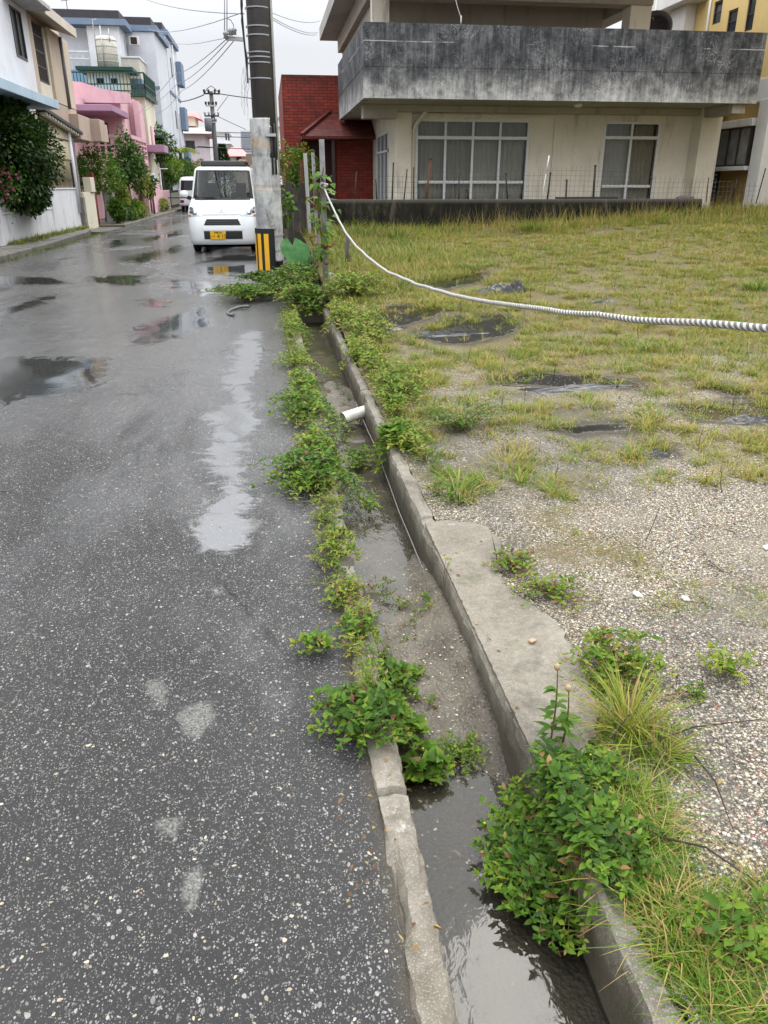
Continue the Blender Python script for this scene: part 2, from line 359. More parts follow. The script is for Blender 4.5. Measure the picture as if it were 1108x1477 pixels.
# ---- the vacant lot
LOTPUD = [(.12, [(515,472),(560,462),(640,458),(665,462),(620,476),(570,488),(525,486)]), (.12, [(598,492),(650,474),(720,470),(752,478),(735,494),(690,504),(640,506)]),
 (.10, [(700,553),(790,548),(905,562),(930,574),(850,572),(720,562)]), (.1, [(960,598),(1108,590),(1120,622),(1010,618)]), (.07, [(925,650),(968,648),(975,668),(935,672)]),
 (.15, [(590,430),(690,418),(700,430),(640,440)]), (.12, [(985,560),(1060,566),(1108,580),(1050,584)]), (.12, [(800,628),(900,622),(905,632),(830,640)])]
LOTWET = [(.5, [(560,640),(700,560),(900,600),(980,680),(900,740),(720,740),(600,720)]), (.4, [(860,900),(1108,840),(1108,1260),(980,1200),(900,1080)]), (.3, [(640,720),(740,730),(800,860),(720,830)])]
def lot_mat():
    t = NT('gravel_lot'); V = t.tc.outputs['Object']; s = t.sep(); y = s[1]
    c = None; hh = None
    for sc, dens in ((100, .34), (170, .8), (310, 1)):
        v = t.vor(sc); cs = t.n('ShaderNodeSeparateColor'); t.l(v.outputs['Color'], cs.inputs[0])
        tint = t.ramp(cs.outputs[0], [(0, (.07, .063, .055)), (.16, (.23, .19, .14)), (.4, (.45, .37, .25)), (.68, (.6, .525, .39)), (.86, (.68, .64, .54)), (.955, (.26, .27, .28)), (.985, (.34, .12, .08)), (1, (.36, .11, .07))])
        shade = t.mr(v.outputs['Distance'], .25, .6, 1, .2)
        tint = t.mix(1, tint, shade, 'MULTIPLY')
        on = t.math('LESS_THAN', cs.outputs[1], dens)
        h = t.math('MULTIPLY', t.mr(v.outputs['Distance'], .1, .6, 1, 0), on)
        if c is None: c = t.mix(on, (.15, .135, .105), tint); hh = h; pre = on
        else: c = t.mix(pre, t.mix(on, (.15, .135, .105), tint), c); hh = t.math('MAXIMUM', hh, h); pre = t.math('MAXIMUM', pre, on)
    # fine sand between the stones, more where rain has washed it
    sand = t.mix(t.noise(220, 2, .6), (.13, .113, .085), (.31, .275, .21))
    c = t.mix(t.mr(t.noise(2.2, 5, .65), .47, .66, 0, .45, True), c, sand)
    # thin moss and thatch further into the lot
    far = t.mr(y, 2.2, 7.5, -.07, .2)
    thatch = t.mix(t.noise(34, 4, .7), (.045, .045, .016), (.19, .145, .058))
    c = t.mix(t.mr(t.math('ADD', t.noise(1.25, 6, .68), far), .46, .66, 0, .9, True), c, thatch)
    wet = t.mr(t.math('ADD', t.attr('wet'), t.math('MULTIPLY', t.math('SUBTRACT', t.noise(3.5, 5, .65), .5), .8)), .4, .75, 0, .75, True)
    c = t.mix(wet, c, t.mix(.5, c, (.06, .06, .058)))
    pud = t.mr(t.math('ADD', t.attr('puddle'), t.math('MULTIPLY', t.math('SUBTRACT', t.noise(5, 6, .7), .5), 1.0)), .46, .62, 0, 1, True)
    c = t.mix(t.mr(t.math('ADD', t.attr('puddle'), t.math('MULTIPLY', t.math('SUBTRACT', t.noise(5, 6, .7), .5), .8)), .02, .4, 0, .85, True), c, (.05, .042, .03))
    c = t.mix(pud, c, (.018, .018, .017))
    t.P('Specular IOR Level', t.mix(pud, (.18,)*3, (.6,)*3)); t.P('Base Color', c); t.P('Roughness', t.mix(pud, t.mix(wet, (.75,)*3, (.45,)*3), (.05,)*3))
    t.P('Normal', t.bump(hh, t.mr(pud, 0, 1, .6, .02), .007)); return t.m
M_LOT = lot_mat()
xs = np.concatenate([np.linspace(.631, 4, 100)[:-1], np.linspace(4, 34, 60)])
ys = np.concatenate([np.arange(-3, .6, .3), .6*np.exp(np.linspace(0, math.log(19.2/.6), 230))])
struct(grid('vacant_lot_ground', xs, ys, lot_z, M_LOT, dict(puddle=LOTPUD, wet=LOTWET)))
# ---- concrete slab by the gutter: irregular outline, a few millimetres proud of the gravel
SLAB_PX = [(613,757),(650,752),(697,760),(722,782),(716,812),(728,846),(762,872),(800,898),(828,940),(846,985),(862,1030),(850,1085),(806,1130),(786,1128)]
out = [g(px, py, .05) for px, py in SLAB_PX]; pl = [(max(.5715, v.x), v.y) for v in out]
pl = [p for i, p in enumerate(pl)]
fine = []
for i in range(len(pl)):
    a = Vector(pl[i]); b = Vector(pl[(i+1) % len(pl)]); n = max(1, int((b-a).length/.012))
    for k in range(n):
        p = a+(b-a)*k/n
        if a.x > .6 and b.x > .6: p = p+Vector((max(0, noise.noise(Vector((p.x*14, p.y*14, 3)))*.03)+.014*noise.noise(Vector((p.x*47, p.y*47, 2))), noise.noise(Vector((p.x*14, p.y*14, 8)))*.03+.014*noise.noise(Vector((p.x*47, p.y*47, 6)))))
        fine.append((max(.5715, p.x+.004*noise.noise(Vector((p.x*40, p.y*40, 5)))), p.y))
mb = MB(); mb.prism(fine, 'z', -.02, .059); struct(mb.build('concrete_slab', M_SLAB))
# ---- far ground under everything, left pavement, yards
M_EARTH = plain('bare_earth', (.12, .105, .08), .9, 0, .3, .8, .3)
mb = MB(); mb.box(-700, 700, -40, 1500, -1.2, -.35); struct(mb.build('ground', M_EARTH))
M_PAVE = concrete_mat('pavement_concrete', (.1, .098, .09), (.19, .185, .17), .7, .25, .1)
M_LKERB = concrete_mat('roadside_kerb_concrete', (.09, .085, .07), (.2, .19, .16), .8, .4, .3)
mb = MB(); mb.prism([(-6.02, 8), (-5.17, 8), (-5.2, 20), (-5.32, 24.3), (-5.6, 26.1), (-6.02, 26.1)], 'z', -.35, .1); struct(mb.build('pavement', M_PAVE, bevel=.02))
mb = MB(); mb.prism([(-5.165, 8), (-5.03, 8), (-5.05, 20), (-5.17, 24.4), (-5.45, 26.3), (-5.6, 26.2), (-5.32, 24.2), (-5.195, 20)], 'z', -.35, .125); struct(mb.build('pavement_kerb', M_LKERB, bevel=.02))
mb = MB(); mb.prism([(-5.051, 26.6), (-5.051, 29.6), (-8.5, 29.6), (-8.5, 26.6)], 'z', -.35, .012)
mb.prism([(-5.051, -3), (-5.051, 7.99), (-8, 7.99), (-8, -3)], 'z', -.35, .012); struct(mb.build('driveway', M_PAVE))
mb = MB(); mb.box(-4.98, -5.12, 29.7, 64, -.35, .09); struct(mb.build('roadside_kerb', M_LKERB, bevel=.015))
mb = MB(); mb.box(-60, -5.125, 29.75, 150, -.35, .07); struct(mb.build('yard_ground', M_EARTH))
mb = MB(); mb.box(.3, 60, 19.15, 150, -.35, .62); struct(mb.build('house_plot_ground', M_EARTH))
mb = MB(); mb.prism([(.189, 9.21), (.189, 19.14), (.63, 19.14), (.63, 9.21)], 'z', -.35, .05); struct(mb.build('verge_ground', M_EARTH))
# ================================================================== RIGHT SIDE: concrete house, brick house, yellow house, walls
def fv(t, X=None):      # vector (x or y, z) mapped to the texture's xy for upright faces
    s = t.sep(); return t.comb(t.math('ADD', s[0], s[1]), s[2], 0)
def weathered_parapet():
    t = NT('weathered_concrete'); s = t.sep(); z = s[2]; h = t.math('ADD', s[0], s[1])
    st = t.noise(1, 6, .68, t.comb(t.math('MULTIPLY', h, 4.2), t.math('MULTIPLY', z, .55), 0), .3)
    st2 = t.noise(1, 5, .7, t.comb(t.math('MULTIPLY', h, 17), t.math('MULTIPLY', z, 1.1), 3), .2)
    bl = t.noise(2.6, 6, .7, None, .5); fn = t.noise(30, 4, .7)
    up = t.mr(t.math('ADD', z, t.math('MULTIPLY', t.math('SUBTRACT', st, .5), .9)), 3.4, 3.66, 0, 1)
    dark_u = t.math('ADD', t.math('ADD', t.math('MULTIPLY', st, .45), t.math('MULTIPLY', bl, .75)), t.math('ADD', t.math('MULTIPLY', t.math('SUBTRACT', st2, .5), .5), t.math('MULTIPLY', t.math('SUBTRACT', t.noise(11, 6, .75), .5), .5)))
    cu = t.ramp(dark_u, [(.42, (.022, .023, .027)), (.58, (.055, .057, .061)), (.7, (.115, .115, .118)), (.86, (.19, .19, .186))])
    zl = t.mr(z, 2.98, 3.5, -.13, .16)
    dl = t.math('SUBTRACT', dark_u, zl)
    cl = t.ramp(dl, [(.34, (.05, .05, .053)), (.52, (.13, .13, .128)), (.66, (.27, .265, .255)), (.86, (.48, .47, .45))])
    c = t.mix(up, cl, cu)
    # pale lime runs and scratches
    sc = t.noise(1, 5, .75, t.comb(t.math('MULTIPLY', h, 3.1), t.math('MULTIPLY', z, 2.2), 7), 1.6)
    line = t.mr(t.math('ABSOLUTE', t.math('SUBTRACT', sc, .5)), 0, .012, 1, 0)
    c = t.mix(t.math('MULTIPLY', line, t.mr(t.noise(1.7, 4, .6), .5, .66, 0, .75)), c, (.6, .6, .58))
    ln = t.math('MULTIPLY', t.mr(t.math('ABSOLUTE', t.math('SUBTRACT', z, t.math('ADD', 3.975, t.math('MULTIPLY', t.noise(5, 3), .02)))), 0, .011, 1, 0), t.mr(t.noise(.9, 5, .7), .47, .56))
    c = t.mix(t.math('MULTIPLY', ln, .85), c, (.62, .62, .6))
    spk = t.mr(t.noise(13, 4, .8), .63, .72); c = t.mix(t.math('MULTIPLY', spk, .55), c, (.02, .02, .022))
    spw = t.mr(t.noise(9, 5, .8), .66, .74); c = t.mix(t.math('MULTIPLY', spw, .6), c, (.55, .55, .53))
    t.P('Specular IOR Level', .15); t.P('Base Color', c); t.P('Roughness', .72); t.P('Normal', t.bump(fn, .35, .01)); return t.m
def wall_paint(name, a, grime=.35, gcol=(.12, .105, .08), rough=.75):
    t = NT(name); s = t.sep(); h = t.math('ADD', s[0], s[1])
    st = t.noise(1, 6, .66, t.comb(t.math('MULTIPLY', h, 3.4), t.math('MULTIPLY', s[2], .5), 0), .2)
    c = t.mix(t.mr(t.noise(1.1, 5, .6), .35, .65), tuple(q*.86 for q in a), a)
    c = t.mix(t.mr(t.noise(24, 4, .7), .4, .7, 0, .35), c, tuple(q*.7 for q in a))
    c = t.mix(t.mr(st, .52, .72, 0, grime, True), c, gcol)
    t.P('Specular IOR Level', .15); t.P('Base Color', c); t.P('Roughness', rough); t.P('Normal', t.bump(t.noise(55, 4, .6), .2, .006)); return t.m
def brick_mat(name, a, b, mort, sc=1, bw=.24, bh=.075):
    t = NT(name); br = t.n('ShaderNodeTexBrick'); s = t.sep(); t.l(t.comb(t.math('ADD', s[0], t.math('MULTIPLY', s[1], 1)), s[2], 0), br.inputs[0])
    br.inputs['Scale'].default_value = sc; br.inputs['Brick Width'].default_value = bw; br.inputs['Row Height'].default_value = bh
    br.inputs['Mortar Size'].default_value = .007; br.inputs['Color1'].default_value = (*a, 1); br.inputs['Color2'].default_value = (*b, 1); br.inputs['Mortar'].default_value = (*mort, 1)
    st = t.noise(1.6, 6, .7, t.mapv((1, 1, .8)), .4)
    c = t.mix(t.mr(st, .5, .75, 0, .6, True), br.outputs[0], (.05, .03, .026))
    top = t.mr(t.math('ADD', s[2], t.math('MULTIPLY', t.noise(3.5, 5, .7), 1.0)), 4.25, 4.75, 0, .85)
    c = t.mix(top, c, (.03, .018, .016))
    t.P('Specular IOR Level', .2); t.P('Base Color', c); t.P('Roughness', .6); t.P('Normal', t.bump(br.outputs['Fac'], .5, -.01)); return t.m
M_PARA = weathered_parapet()
M_CREAM = wall_paint('cream_wall_paint', (.8, .735, .61), .5)
M_SOFFIT = wall_paint('soffit_paint', (.44, .40, .34), .4)
M_UPPER = wall_paint('upper_wall_paint', (.42, .37, .31), .35)
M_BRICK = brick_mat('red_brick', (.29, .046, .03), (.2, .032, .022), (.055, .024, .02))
M_RTILE = brick_mat('red_roof_tile', (.17, .04, .03), (.11, .025, .02), (.03, .012, .01), 1, .2, .05)
M_ALU = plain('pale_aluminium', (.68, .69, .69), .4, .0, .06, 12)
M_DKFRAME = plain('bronze_aluminium', (.05, .04, .035), .4, .3, .1)
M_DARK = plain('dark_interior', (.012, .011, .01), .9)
M_RUST = plain('rusty_iron', (.12, .05, .025), .85, 0, .5, 14, .5)
M_DKIRON = plain('dark_iron', (.035, .03, .028), .7, .2, .4, 14, .3)
M_BLACKP = plain('black_plastic', (.018, .018, .018), .45)
def glass_mat(name='window_glass', tint=(.78, .79, .77), refl=1.35):
    t = NT(name); t.t.nodes.remove(t.p)
    tr = t.n('ShaderNodeBsdfTransparent'); tr.inputs[0].default_value = (*tint, 1)
    gl = t.n('ShaderNodeBsdfGlossy'); gl.inputs['Roughness'].default_value = .03
    fr = t.n('ShaderNodeFresnel'); fr.inputs[0].default_value = refl
    w = t.bump(t.noise(1.3, 2), .04, .05); t.l(w, gl.inputs['Normal'])
    mx = t.n('ShaderNodeMixShader'); t.l(fr.outputs[0], mx.inputs[0]); t.l(tr.outputs[0], mx.inputs[1]); t.l(gl.outputs[0], mx.inputs[2])
    t.l(mx.outputs[0], t.out.inputs[0]); return t.m
M_GLASS = glass_mat()
M_DGLASS = plain('dark_window_glass', (.03, .035, .038), .08, 0, .2, 2)
def curtain_mat(name, a):
    t = NT(name); c = t.mix(t.noise(1.2, 4), tuple(q*.8 for q in a), a); t.P('Base Color', c); t.P('Roughness', .9); return t.m
M_CURT = curtain_mat('grey_curtain_cloth', (.6, .57, .5))
M_CURT2 = curtain_mat('pale_curtain_cloth', (.76, .73, .65))
def wall_holes(mb, axis, a0, a1, z0, z1, d0, d1, holes):
    """upright wall with rectangular openings; a runs along x (axis 'x') or y (axis 'y'), d is its thickness"""
    def bx(p, q, r, s):
        if q-p < 1e-4 or s-r < 1e-4: return
        if axis == 'x': mb.box(p, q, d0, d1, r, s)
        else: mb.box(d0, d1, p, q, r, s)
    x = a0
    for h0, h1, k0, k1 in sorted(holes):
        bx(x, h0, z0, z1); bx(h0, h1, z0, k0); bx(h0, h1, k1, z1); x = h1
    bx(x, a1, z0, z1)
def curtain(x0, x1, z0, z1, y, m, parent, seed, fold=.11):
    n = int((x1-x0)/.012); vs = []; fs = []
    for i in range(n+1):
        x = x0+(x1-x0)*i/n
        for z in (z0, z1): vs.append((x, y+.025*math.sin(x*2*math.pi/fold+seed)+.02*noise.noise(Vector((x*4, z, seed))), z))
    for i in range(n): fs.append((2*i, 2*i+2, 2*i+3, 2*i+1))
    return mesh_obj('curtain', vs, fs, m, parent, True)
def sash_window(par, name, x0, x1, z0, z1, y, cols, tz, mz, curts, m=None, dm=None):
    """fixed transom lights over sliding panels; frame > panes, all set in the wall at y"""
    m = m or M_ALU; w = MB(); f = .05
    w.box(x0, x1, y-.03, y+.07, z1-f, z1); w.box(x0, x1, y-.03, y+.07, z0, z0+f)
    w.box(x0, x0+f, y-.03, y+.07, z0+f, z1-f); w.box(x1-f, x1, y-.03, y+.07, z0+f, z1-f)
    w.box(x0+f, x1-f, y-.045, y+.06, tz-.035, tz+.035)
    pw = (x1-x0-2*f)/cols
    for i in range(1, cols):
        x = x0+f+pw*i; w.box(x-.028, x+.028, y-.02, y+.05, z0+f, tz-.035); w.box(x-.028, x+.028, y-.02, y+.05, tz+.035, z1-f)
    for i in range(cols):
        x = x0+f+pw*i; w.box(x+.028, x+pw-.028, y-.01, y+.03, mz-.03, mz+.03)
        w.box(x+.028, x+pw-.028, y-.01, y+.03, z0+f, z0+f+.06)
    fo = w.build(name, m, par, .004)
    for i in range(cols):
        x = x0+f+pw*i
        for a, b in ((z0+f, tz-.035), (tz+.035, z1-f)):
            p = MB(); p.box(x+.001, x+pw-.001, y+.008, y+.014, a, b); p.build('pane', M_GLASS, fo)
        if curts[i]: curtain(x+.02, x+pw+.01, z0+f, tz-.02, y+.16, curts[i], fo, i*1.7)
        if curts[i]: curtain(x+.02, x+pw+.01, tz-.02, z1-.03, y+.19, M_CURT, fo, i*2.7)
    return fo
H = thing('concrete_house', 'two storey cream house with a mould stained concrete balcony behind the vacant lot', 'house', (2.97, 19.3, .62))
YW = 19.3
w = MB(); wall_holes(w, 'x', 2.97, 10.9, .5, 3.02, YW, YW+.16, [(3.45, 6.14, .78, 2.74), (7.96, 9.36, .74, 2.73)])
wall_holes(w, 'y', YW+.16, 23.9, .5, 3.02, 2.97, 3.13, [(20.3, 22.4, .9, 2.55)])
w.box(10.74, 10.9, YW+.16, 24, .5, 3.02); w.box(3.13, 10.74, 23.8, 24, .5, 3.02)
w.build('wall', M_CREAM, H)
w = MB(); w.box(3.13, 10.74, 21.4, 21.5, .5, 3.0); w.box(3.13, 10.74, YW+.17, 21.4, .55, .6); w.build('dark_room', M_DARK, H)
w = MB(); w.box(2.95, 3.33, YW-.13, YW-.003, .5, 3.0); w.build('pilaster', M_CREAM, H, .006)
w = MB(); w.box(10.14, 10.64, YW-.45, YW-.003, .5, 3.0); w.build('pilaster', M_CREAM, H, .006)
w = MB()                                        # moulding round the big window
w.box(3.36, 6.78, YW-.05, YW-.002, 2.78, 2.84); w.box(6.72, 6.78, YW-.05, YW-.002, .6, 2.78); w.box(3.37, 10.1, YW-.04, YW-.002, 2.9, 2.985)
w.build('moulding', M_CREAM, H, .004)
sash_window(H, 'window', 3.45, 6.14, .78, 2.74, YW+.03, 4, 2.36, 1.42, [M_CURT, M_CURT, M_CURT2, M_CURT2])
sash_window(H, 'window', 7.96, 9.36, .74, 2.73, YW+.03, 2, 2.39, 1.33, [M_CURT2, M_CURT])
# side window, dark sashes
w = MB(); x = 2.97
for a, b, c, d in ((20.3, 22.4, .9, .95), (20.3, 22.4, 2.5, 2.55), (20.3, 22.4, 2.1, 2.15), (20.3, 20.36, .95, 2.5), (22.34, 22.4, .95, 2.5), (20.98, 21.02, .95, 2.5), (21.68, 21.72, .95, 2.5)): w.box(x-.03, x+.06, a, b, c, d)
fo = w.build('window', M_ALU, H); w = MB(); w.box(x+.01, x+.02, 20.36, 22.34, .95, 2.5); w.build('pane', M_DGLASS, fo)
# balcony
w = MB(); w.box(2.19, 10.46, 17.64, 24.2, 2.995, 3.15); w.box(2.2, 10.46, 18.95, YW-.14, 2.86, 2.99); w.box(2.195, 2.95, 18.93, 19.29, 2.72, 2.992)
w.box(10.15, 10.45, 17.64, 18.8, 2.8, 2.99); w.build('balcony_slab', M_SOFFIT, H)
w = MB()
w.box(2.05, 10.6, 17.5, 17.64, 3.545, 4.3); w.box(2.05, 10.6, 17.506, 17.64, 3.515, 3.545); w.box(2.05, 10.6, 17.5, 17.64, 2.98, 3.515)
w.box(2.05, 2.19, 17.64, 23.4, 3.545, 4.3); w.box(2.056, 2.19, 17.64, 23.4, 3.515, 3.545); w.box(2.05, 2.19, 17.64, 23.4, 2.98, 3.515)
w.box(10.46, 10.6, 17.64, 24.2, 2.98, 4.3); w.build('parapet', M_PARA, H)
w = MB(); w.ball((6.85, 18.2, 2.965), .1, 1, 1, .5, 12, 6); w.build('ceiling_lamp', plain('white_plastic', (.75, .73, .68), .4), H)
# upper storey
w = MB(); w.box(2.45, 2.82, 19.25, 19.6, 3.15, 5.05); w.build('column', M_CREAM, H, .006)
w = MB(); w.box(8.28, 8.77, 19.25, 19.7, 3.15, 5.05); w.build('column', M_CREAM, H, .006)
w = MB(); w.box(2.45, 8.77, 19.2, 19.65, 5.05, 5.6); w.box(8.3, 8.75, 19.65, 27, 5.03, 5.6); w.box(2.46, 2.8, 19.65, 28, 5.2, 5.6); w.build('beam', M_UPPER, H, .006)
w = MB(); wall_holes(w, 'x', 2.6, 8.24, 3.15, 5.6, 20.75, 20.9, []); w.box(2.6, 2.75, 20.9, 28, 3.15, 5.6); w.build('upper_wall', M_UPPER, H)
w = MB(); w.box(1.93, 9.75, 17.2, 28.5, 5.6, 5.95); w.build('roof_slab', wall_paint('roof_edge_concrete', (.4, .385, .35), .6, (.08, .075, .07)), H, .01)
# rain pipe from the soffit
w = MB(); w.tube([(3.62, 18.98, 2.9), (3.6, 19.1, 2.82), (3.43, 19.22, 2.62), (3.38, 19.25, 2.5), (3.38, 19.25, .6)], .045, 10); w.build('rain_pipe', M_CREAM, H)
w = MB(); w.tube([(4.02, 17.57, 4.3), (4.02, 17.57, 4.46)], .012, 6); w.tube([(4.02, 17.57, 4.42), (3.95, 17.6, 4.6), (3.86, 17.7, 4.95)], .006, 5); w.build('bent_rod', M_ALU, H)
# satellite dish behind the balcony
D = thing('satellite_dish', 'dark satellite dish on a mast behind the right end of the balcony', 'dish', (9.98, 21.6, 3.15))
w = MB(); c = Vector((9.98, 21.6, 4.86)); ax = Vector((-.5, -.75, .42)).normalized(); u = ax.cross(Vector((0, 0, 1))).normalized(); v = u.cross(ax)
rings = [(r, .28*r*r/.2) for r in (0.001, .12, .24, .36, .46)]; vs = []; fs = []
for r, h in rings:
    for k in range(24):
        an = k*math.pi/12; vs.append(c+u*r*math.cos(an)+v*r*math.sin(an)+ax*h)
for r, h in rings[::-1]:
    for k in range(24):
        an = k*math.pi/12; vs.append(c+u*r*math.cos(an)+v*r*math.sin(an)+ax*(h-.012))
nr = 10
for j in range(nr-1):
    for k in range(24): fs.append((j*24+k, j*24+(k+1) % 24, (j+1)*24+(k+1) % 24, (j+1)*24+k))
w.add(vs, fs, True); w.build('reflector', M_DKIRON, D)
w = MB(); w.tube([c-v*.44+ax*.26, c+ax*.55, c+ax*.62+v*.03], .014, 6); w.ball(c+ax*.62, .045); w.build('feed_arm', M_DKIRON, D)
w = MB(); w.tube([(10.0, 21.64, 3.15), (10.0, 21.64, 4.85)], .025, 8); w.build('mast', M_DKIRON, D)
A = thing('antenna_mast', 'thin white rod standing behind the balcony by the dish', 'antenna', (10.3, 22.4, 3.15))
w = MB(); w.tube([(10.3, 22.4, 3.15), (10.3, 22.4, 6.6)], .013, 6); w.build('rod', M_ALU, A)
# ---- red brick house
B = thing('brick_house', 'red brick house with a tiled awning left of the concrete house', 'house', (.55, 24, .6))
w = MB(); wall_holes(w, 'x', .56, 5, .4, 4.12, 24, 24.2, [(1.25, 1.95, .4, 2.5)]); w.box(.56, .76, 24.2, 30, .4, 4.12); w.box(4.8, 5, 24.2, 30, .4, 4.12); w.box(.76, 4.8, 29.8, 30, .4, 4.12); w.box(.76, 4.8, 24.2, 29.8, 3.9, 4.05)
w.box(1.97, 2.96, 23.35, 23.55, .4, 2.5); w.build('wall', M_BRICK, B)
w = MB(); e = 2.55; tpz = 3.2
a, b, c2, d = Vector((1.0, 22.6, e)), Vector((2.95, 22.6, e)), Vector((2.95, 23.99, tpz)), Vector((1.85, 23.99, tpz)); k = Vector((1.0, 23.99, e))
dn = Vector((0, 0, .07))
w.add([a, b, c2, d, k, a-dn, b-dn, c2-dn, d-dn, k-dn], [(0, 1, 2, 3), (0, 3, 4), (5, 8, 7, 6), (5, 9, 8), (0, 5, 6, 1), (0, 4, 9, 5), (1, 6, 7, 2)])
w.build('awning', M_RTILE, B)
w = MB(); w.bar(a+Vector((0, 0, .03)), d+Vector((0, 0, .03)), .1, .08); w.build('hip_ridge', M_RTILE, B)
w = MB(); w.box(1.27, 1.93, 24.12, 24.16, .4, 2.48); dd = w.build('door', plain('dark_red_door', (.06, .018, .015), .5), B)
w = MB(); w.ball((1.86, 24.09, 1.6), .03); w.build('handle', M_ALU, dd)
w = MB(); w.box(1.78, 1.86, 22.72, 22.8, .4, 2.47); w.build('porch_post', M_DKFRAME, B)
# ---- yellow house
M_YEL = wall_paint('yellow_wall_paint', (.72, .53, .22), .15, (.3, .22, .1)); M_OCH = wall_paint('ochre_wall_paint', (.5, .34, .12), .2, (.2, .13, .06)); M_OFFW = wall_paint('offwhite_trim_paint', (.7, .68, .64), .25)
Yh = thing('yellow_house', 'yellow house with small upper windows and a bay window right of the concrete house', 'house', (11.5, 20, .62))
w = MB(); wall_holes(w, 'y', 12.5, 24.2, 3.62, 7.2, 11.5, 11.7, [(19.68, 20.02, 4.72, 5.42), (20.42, 20.85, 4.8, 5.3), (21.2, 21.6, 5.12, 5.62)]); w.box(11.7, 18, 24.0, 24.2, 3.62, 7.2); w.box(11.7, 18, 12.5, 12.7, 3.62, 7.2); w.build('upper_wall', M_YEL, Yh)
w = MB(); wall_holes(w, 'y', 12.5, 24.2, .4, 3.14, 11.62, 11.8, [(18.55, 20.25, 1.8, 2.7), (20.3, 20.68, .8, 2.58)]); w.box(11.8, 18, 24, 24.2, .4, 3.14); w.build('lower_wall', M_OCH, Yh)
w = MB(); w.box(11.44, 18, 12.4, 24.3, 3.145, 3.615); w.build('floor_band', M_OFFW, Yh, .01)
w = MB(); w.box(11.2, 11.495, 22.5, 23.4, 3.62, 5.74); w.build('corner_pier', M_OFFW, Yh, .01)
w = MB(); w.box(10.9, 18, 21.95, 24.6, 5.745, 6.1); w.build('eave_slab', M_OFFW, Yh, .01)
w = MB(); w.box(11.2, 11.6, 17.9, 18.35, .4, 3.14); w.build('porch_pier', M_OFFW, Yh, .01)
for a, b, c, d in ((19.68, 20.02, 4.72, 5.42), (20.42, 20.85, 4.8, 5.3), (21.2, 21.6, 5.12, 5.62)):
    w = MB(); w.box(11.52, 11.6, a, a+.035, c, d); w.box(11.52, 11.6, b-.035, b, c, d); w.box(11.52, 11.6, a+.035, b-.035, c, c+.04); w.box(11.52, 11.6, a+.035, b-.035, d-.04, d); w.box(11.53, 11.58, a+.035, b-.035, (c+d)/2-.015, (c+d)/2+.015)
    fo = w.build('window', M_DKFRAME, Yh); w = MB(); w.box(11.55, 11.56, a+.036, b-.036, c+.04, d-.04); w.build('pane', M_DGLASS, fo)
# bay window
w = MB(); w.box(11.15, 11.615, 18.45, 20.35, 2.62, 2.78); w.box(11.15, 11.615, 18.45, 20.35, 1.68, 1.77); bay = w.build('bay_window', M_OFFW, Yh, .006)
w = MB()
for y in (18.5, 18.95, 19.4, 19.85, 20.26): w.box(11.2, 11.26, y, y+.05, 1.772, 2.617)
for z in (1.772, 2.577): w.box(11.205, 11.255, 18.55, 20.26, z, z+.04)
w.box(11.26, 11.615, 18.5, 18.54, 1.772, 2.617); w.build('frame', M_DKFRAME, bay)
w = MB(); w.box(11.225, 11.235, 18.55, 20.26, 1.81, 2.57); w.box(11.26, 11.61, 20.27, 20.28, 1.81, 2.57); w.build('pane', plain('hazy_pane', (.2, .205, .2), .12, 0, .35, 3), bay)
t0 = []
n = 150; vs = []; fs = []
for i in range(n+1):
    y = 18.56+1.7*i/n
    for z in (1.8, 2.58): vs.append((11.34+.03*math.sin(y*52)+.02*math.sin(y*9), y, z))
for i in range(n): fs.append((2*i, 2*i+2, 2*i+3, 2*i+1))
mesh_obj('curtain', vs, fs, M_CURT2, bay, True)
w = MB(); w.box(11.56, 11.62, 20.3, 20.33, .8, 2.58); w.box(11.56, 11.62, 20.65, 20.68, .8, 2.58)
z = .82
while z < 2.52: w.add([(11.56, 20.33, z), (11.56, 20.65, z), (11.61, 20.65, z+.05), (11.61, 20.33, z+.05), (11.56, 20.33, z+.015), (11.56, 20.65, z+.015), (11.61, 20.65, z+.065), (11.61, 20.33, z+.065)], [(0, 1, 2, 3), (4, 7, 6, 5), (0, 4, 5, 1), (1, 5, 6, 2), (2, 6, 7, 3), (3, 7, 4, 0)]); z += .095
w.build('louvre_shutter', M_DKFRAME, Yh)
w = MB(); w.box(11.72, 11.78, 20.3, 20.68, .8, 2.58); w.build('shutter_back', M_DARK, Yh)
w = MB(); w.tube([(11.46, 21.75, 3.6), (11.46, 21.75, 7)], .03, 8); w.build('rain_pipe', M_ALU, Yh)
w = MB(); w.ball((11.55, 20.95, 2.42), .07, .8, 1, 1); w.build('wall_lamp', M_OFFW, Yh)
# ---- low stained block wall at the back of the lot, with wire mesh and stakes
def mossy_block():
    t = NT('mossy_block'); s = t.sep()
    st = t.noise(1, 6, .7, t.comb(t.math('MULTIPLY', s[0], 5), t.math('MULTIPLY', s[2], 1.6), 0), .4)
    c = t.ramp(st, [(.35, (.009, .009, .007)), (.56, (.022, .02, .015)), (.7, (.07, .064, .05)), (.85, (.2, .19, .16))])
    c = t.mix(t.mr(s[2], 1.0, 1.08, 0, .6), c, (.16, .15, .13))
    c = t.mix(t.mr(t.noise(4, 5, .7), .55, .7, 0, .5), c, (.05, .06, .02))
    br = t.n('ShaderNodeTexBrick'); t.l(t.comb(s[0], s[2], 0), br.inputs[0]); br.inputs['Scale'].default_value = 1; br.inputs['Brick Width'].default_value = .4; br.inputs['Row Height'].default_value = .2; br.inputs['Mortar Size'].default_value = .008
    t.P('Specular IOR Level', .1); t.P('Base Color', c); t.P('Roughness', .85); t.P('Normal', t.bump(t.math('ADD', t.noise(30, 4), t.math('MULTIPLY', br.outputs['Fac'], -.4)), .5, .012)); return t.m
M_MOSSY = mossy_block()
